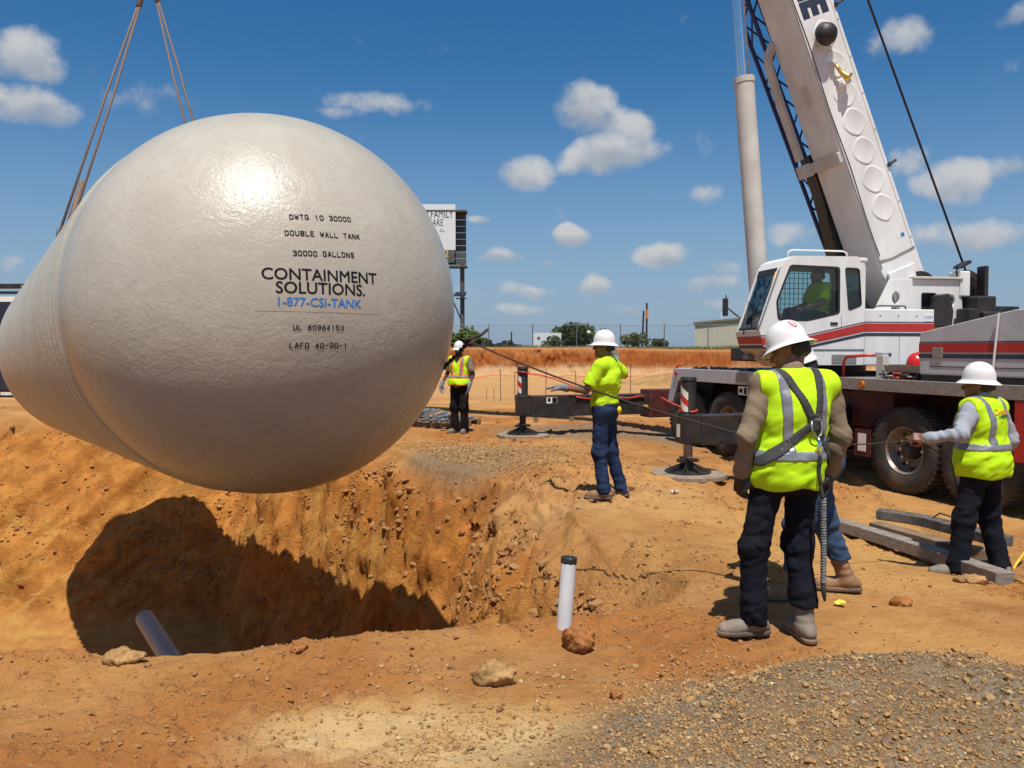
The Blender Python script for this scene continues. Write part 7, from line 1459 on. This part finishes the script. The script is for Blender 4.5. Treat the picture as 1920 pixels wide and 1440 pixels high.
MB().box((sp_[0] - 0.3, BY - 0.5, sp_[2] - 0.32), (sp_[0] + 0.5, BY + 0.1, sp_[2] - 0.25)).build('solar_bracket', GALV, bbd)
def bbtext(t, right, base, hgt, m, sqz=0.62):
    v, f = text_mesh(t, 1.0, 0.0); s = hgt / 0.7; v = v * s; rx = v[:, 0].max(); r = bb(right, base); raw_mesh('lettering', [(r[0] + (p[0] - rx) * sqz, BY - 0.606, r[2] + p[1]) for p in v], f, m, bbd)
bbtext('P FAMILY', 851, 411, 0.60, INK); bbtext('ARE', 832, 426, 0.52, INK); bbtext('ILL', 835, 437, 0.24, INK, 0.9); bbtext('2', 842, 483, 0.48, mat('led_yellow', (0.8, 0.65, 0.02), 0.5), 0.8)
# ------------------------------------------------------------------ white sign board, poles, warehouse
wb = at(1028, 638, 60.0); wz = H1(0, 60); sg = empty('sign_board', (wb[0], 60, wz), 'white sign board with a small dark picture behind the fence', 'sign')
MB().box((at(1001, 0, 60)[0], 60, at(0, 652, 60)[2]), (at(1054, 0, 60)[0], 60.08, at(0, 624, 60)[2])).build('board', BBW, sg)
MB().cyl((at(1011, 0, 60)[0], 59.99, at(0, 634, 60)[2]), (at(1011, 0, 60)[0], 59.98, at(0, 634, 60)[2]), 0.11, n=14).build('picture', mat('sign_picture', (0.12, 0.05, 0.05), 0.6), sg)
for q in (1006, 1049): MB().box((at(q, 0, 60)[0] - 0.05, 60.09, wz - 0.1), (at(q, 0, 60)[0] + 0.05, 60.17, at(0, 640, 60)[2])).build('board_leg', WOOD2, sg)
for px, ptop, orange, lab in ((1217, 568, True, 'tall dark pole with an orange band standing behind the fence'), (1211, 583, False, 'leaning dark pole beside the orange banded one')):
    YP = 68.0; z0 = H1(0, YP); xb = at(px + (0 if orange else -3), 0, YP)[0]; xt = at(px, 0, YP)[0]; zt_ = at(0, ptop, YP)[2]; po = empty('pole', (xb, YP, z0), lab, 'pole')
    MB().cyl((xb, YP, z0 - 0.1), (xt, YP, zt_), 0.085, 0.075, n=10).build('shaft', BLK, po)
    if orange:
        z1, z2 = at(0, 580, YP)[2], at(0, 597, YP)[2]; MB().cyl((xb + (xt - xb) * 0.8, YP, z2), (xt, YP, z1), 0.10, n=10).build('orange_band', ORNG, po)
YW = 95.0; zw = H1(0, YW); wx0 = at(1309, 0, YW)[0]; wx1 = wx0 + 16; zr = at(0, 606, YW)[2]; zr2 = at(0, 596, YW)[2] + 0.8
wh = empty('warehouse', ((wx0 + wx1) / 2, YW + 4, zw), 'cream ribbed metal warehouse beyond the fence behind the crane cab', 'building')
CRM = mat('cream_metal', (0.50, 0.46, 0.36), 0.55, var=0.05); TRIM = mat('brown_trim', (0.20, 0.15, 0.10), 0.6)
Mw = np.eye(4); aw = -0.26; Mw[:3, 0] = (math.cos(aw), math.sin(aw), 0); Mw[:3, 1] = (-math.sin(aw), math.cos(aw), 0); Mw[:3, 3] = (wx0, YW, 0)
MB(Mw).prism([(0, zw - 0.1), (16, zw - 0.1), (16, zr2), (0, zr)], 0, 12, ax=1).build('wall', CRM, wh)
for k in range(40): xx = 0.2 + 0.4 * k; MB(Mw).box((xx, -0.05, zw), (xx + 0.06, -0.002, zr + (zr2 - zr) * xx / 16 - 0.12)).build('wall_rib', CRM, wh)
MB(Mw).prism([(-0.2, zr - 0.12), (16, zr2 - 0.12), (16, zr2 + 0.12), (-0.2, zr + 0.12)], -0.25, 12.2, ax=1).build('roof', TRIM, wh)
MB().cyl((at(1368, 0, YW)[0], YW + 2, zr), (at(1368, 0, YW)[0], YW + 2, at(0, 584, YW)[2]), 0.06, n=8).build('vent_pipe', PAPER, wh)
# ------------------------------------------------------------------ trailer beyond the pit, left of the tank
YT = 27.0; tz = H1(-17, YT); tl = empty('trailer', (-19.5, YT, tz), 'dark trailer with red and white marker strip parked beyond the pit', 'trailer')
tx1 = at(75, 0, YT)[0]; NVY = mat('trailer_navy', (0.020, 0.022, 0.045), 0.4, var=0.15); zz_ = lambda py: at(20, py, YT)[2]
MB().box((-27, YT, zz_(733)), (tx1, YT + 2.5, zz_(568))).build('box_body', NVY, tl, bevel=0.03)
MB().box((-27, YT - 0.01, zz_(566)), (tx1, YT + 2.5, zz_(556))).build('white_rail', PAPER, tl)
MB().box((-27, YT - 0.02, zz_(551)), (tx1 + 0.3, YT + 0.2, zz_(546))).build('roof_bar', BLK, tl); MB().box((-27, YT - 0.02, zz_(541)), (tx1 + 0.3, YT + 0.2, zz_(532))).build('roof_bar', BLK, tl)
for q in (20, 31): MB().box((at(26, 0, YT)[0], YT - 0.05, zz_(538 + (q - 20))), (at(34, 0, YT)[0], YT - 0.021, zz_(535 + (q - 20)))).build('clip', GOLD, tl)
for k in range(14): MB().box((tx1 - 0.55 * (k + 1), YT - 0.012, zz_(741)), (tx1 - 0.55 * k - 0.01, YT - 0.001, zz_(735))).build('marker_strip', REDP if k % 2 else WHTP, tl)
MB().box((-27, YT + 0.1, zz_(746)), (tx1 - 0.1, YT + 2.4, zz_(734) - 0.004)).build('chassis', BLK, tl)
for wx_ in (-16.2, -17.5, -23.0): MB().lathe([(0, 0.2), (0, 0.48), (0.03, 0.5), (0.25, 0.5), (0.28, 0.48), (0.28, 0.2)], (wx_, YT + 0.05, tz + 0.45), (0, 1, 0), n=28).build('wheel', RUB, tl, auto=40)
# ------------------------------------------------------------------ vegetation
def leaf_mat(name, c1, c2):
    m = bpy.data.materials.new(name); m.use_nodes = True; nt = m.node_tree; bs = nt.nodes['Principled BSDF']
    a = nd(nt, 'ShaderNodeAttribute', attribute_name='rnd').outputs['Fac']; nt.links.new(mixc(nt, a, c1, c2), bs.inputs['Base Color']); bs.inputs['Roughness'].default_value = 0.7; bs.inputs['Specular IOR Level'].default_value = 0.2; return m
LEAF1 = leaf_mat('oak_leaves', (0.030, 0.050, 0.016), (0.075, 0.105, 0.030)); LEAF2 = leaf_mat('weed_leaves', (0.055, 0.095, 0.022), (0.15, 0.19, 0.05)); LEAF3 = leaf_mat('pale_leaves', (0.06, 0.08, 0.035), (0.16, 0.17, 0.08)); BARK = mat('bark', (0.09, 0.07, 0.05), 0.9, var=0.3)
def leaves(name, cents, rad, per, size, m, parent, seed):
    rg_ = np.random.default_rng(seed); n = len(cents) * per; c = np.repeat(cents, per, 0); r = np.repeat(rad, per); d = rg_.normal(size=(n, 3)); d /= np.linalg.norm(d, axis=1, keepdims=True)
    p = c + d * (r * rg_.uniform(0.45, 1.0, n) ** 0.6)[:, None]; t = rg_.normal(size=(n, 3)); t /= np.linalg.norm(t, axis=1, keepdims=True); b = np.cross(t, rg_.normal(size=(n, 3))); b /= np.linalg.norm(b, axis=1, keepdims=True); s = (size * rg_.uniform(0.6, 1.4, n))[:, None]
    v = np.stack([p - t * s, p + b * s * 0.5, p + t * s, p - b * s * 0.5], 1).reshape(-1, 3); Q = np.arange(4 * n).reshape(-1, 4); o = net_object(name, [(v, Q)], m, parent)
    off = np.array(parent['_w']); o.data.vertices.foreach_set('co', (v - off).astype(np.float32).ravel()); a_ = o.data.attributes.new('rnd', 'FLOAT', 'POINT'); a_.data.foreach_set('value', np.repeat(rg_.uniform(0, 1, n), 4).astype(np.float32)); o.data.update(); return o
def tree(name, x, y, hgt, wid, m, lab, cat, seed, trunk=0.35, clumps=26, per=70, leaf=0.16, group=None):
    z = H1(x, y); rg_ = np.random.default_rng(seed); e = empty(name, (x, y, z), lab, cat, group)
    MB().path([(x, y, z - 0.1), (x + 0.03 * hgt, y, z + hgt * 0.2), (x, y, z + hgt * 0.45), (x + 0.02 * hgt, y, z + hgt * 0.7)], [hgt * 0.035, hgt * 0.03, hgt * 0.022, hgt * 0.01], 8).build('trunk', BARK, e, smooth=True)
    for k in range(5):
        a = rg_.uniform(0, 6.28); MB().path([(x, y, z + hgt * (0.22 + 0.07 * k)), (x + 0.2 * wid * math.cos(a), y + 0.2 * wid * math.sin(a), z + hgt * (0.42 + 0.06 * k)), (x + 0.38 * wid * math.cos(a), y + 0.38 * wid * math.sin(a), z + hgt * (0.52 + 0.06 * k))], [hgt * 0.016, hgt * 0.011, hgt * 0.005], 6).build('limb', BARK, e, smooth=True)
    d = rg_.normal(size=(clumps, 3)); d /= np.linalg.norm(d, axis=1, keepdims=True); rr = rg_.uniform(0.25, 1.0, clumps) ** 0.5
    c = np.array([x, y, z + hgt * (trunk + (1 - trunk) * 0.5)]) + d * rr[:, None] * np.array([wid * 0.42, wid * 0.42, hgt * (1 - trunk) * 0.40])
    leaves('crown', c, rg_.uniform(0.13, 0.24, clumps) * min(wid, hgt * 1.4), per, leaf, m, e, seed + 1); return e
def px_tree(px, ytop, Y, wpx, *a, **k): x = at(px, 640, Y)[0]; hgt = at(px, ytop, Y)[2] - H1(x, Y); return tree(a[0], x, Y, hgt, wpx / FPX * Y, *a[1:], **k)
px_tree(1078, 609, 110, 105, 'tree', LEAF1, 'broad dark green tree behind the white sign board', 'tree', 21, trunk=0.15, clumps=46, per=150, leaf=0.22)
px_tree(1125, 622, 100, 46, 'tree', LEAF1, 'smaller dark tree to the right of the broad one behind the fence', 'tree', 22, trunk=0.15, clumps=24, per=90, leaf=0.2)
px_tree(1195, 622, 66, 66, 'bush', LEAF3, 'pale loose bush at the foot of the two dark poles', 'bush', 23, trunk=0.05, clumps=26, per=60, leaf=0.11)
px_tree(1237, 634, 90, 34, 'bush', LEAF1, 'dark round bush beyond the two dark poles', 'bush', 24, trunk=0.05, clumps=18, per=60, leaf=0.15)
px_tree(1036, 632, 56, 50, 'bush', LEAF3, 'spiky pale bush in front of the white sign board', 'bush', 25, trunk=0.05, clumps=20, per=45, leaf=0.10)
px_tree(876, 612, 50.6, 46, 'weed_clump', LEAF2, 'tall bright green weeds behind the far worker\'s helmet', 'weeds', 26, trunk=0.05, clumps=26, per=60, leaf=0.10)
px_tree(850, 626, 50.2, 52, 'weed_clump', LEAF2, 'low bright green weeds on the bank beside the tank', 'weeds', 27, trunk=0.02, clumps=26, per=60, leaf=0.09)
px_tree(905, 632, 51.2, 40, 'weed_clump', LEAF2, 'low green weeds in front of the slumped silt fence', 'weeds', 28, trunk=0.02, clumps=20, per=50, leaf=0.08)
px_tree(955, 638, 53.5, 20, 'weed_clump', LEAF3, 'small pale weeds beside the short dark post', 'weeds', 29, trunk=0.02, clumps=12, per=40, leaf=0.08)
px_tree(1402, 585, 80, 40, 'tree', LEAF1, 'dark tree seen just past the crane cab windscreen', 'tree', 30, trunk=0.3, clumps=24, per=90, leaf=0.2)
px_tree(1650, 575, 75, 330, 'tree', LEAF1, 'wide dark tree mass seen through the crane cab windows', 'tree', 33, trunk=0.1, clumps=60, per=110, leaf=0.3)
# dry grass along the bank top
rg = np.random.default_rng(9); n = 16000; gx = rg.uniform(-14, 26, n); gy = 48.0 + np.abs(rg.normal(0, 1.8, n)) + 0.2; gz = height(gx, gy); k = gz > 1.2; gx, gy, gz = gx[k], gy[k], gz[k]; n = len(gx)
hh = rg.uniform(0.08, 0.30, n) * (0.5 + 0.8 * vnoise(gx * 0.8, gy * 0.8, 3)); a = rg.uniform(0, 6.28, n); w_ = 0.025
v = np.stack([np.stack([gx - w_ * np.cos(a), gy - w_ * np.sin(a), gz], 1), np.stack([gx + w_ * np.cos(a), gy + w_ * np.sin(a), gz], 1), np.stack([gx + 0.1 * rg.normal(size=n), gy + 0.1 * rg.normal(size=n), gz + hh], 1)], 1).reshape(-1, 3)
m = bpy.data.meshes.new('dry_grass'); m.vertices.add(3 * n); m.vertices.foreach_set('co', v.ravel()); m.loops.add(3 * n); m.loops.foreach_set('vertex_index', np.arange(3 * n, dtype=np.int32)); m.polygons.add(n); m.polygons.foreach_set('loop_start', np.arange(0, 3 * n, 3, dtype=np.int32)); m.polygons.foreach_set('loop_total', np.full(n, 3, np.int32)); m.update(calc_edges=True)
a_ = m.attributes.new('rnd', 'FLOAT', 'POINT'); a_.data.foreach_set('value', np.repeat(rg.uniform(0, 1, n), 3).astype(np.float32)); m.materials.append(leaf_mat('dry_grass_blades', (0.10, 0.12, 0.035), (0.30, 0.24, 0.11))); o = bpy.data.objects.new('dry_grass', m); COL.objects.link(o); tag(o, 'dry grass fringe along the top of the earth bank', 'grass', kind='stuff')
for o in bpy.data.objects:
    if '_w' in o: del o['_w']
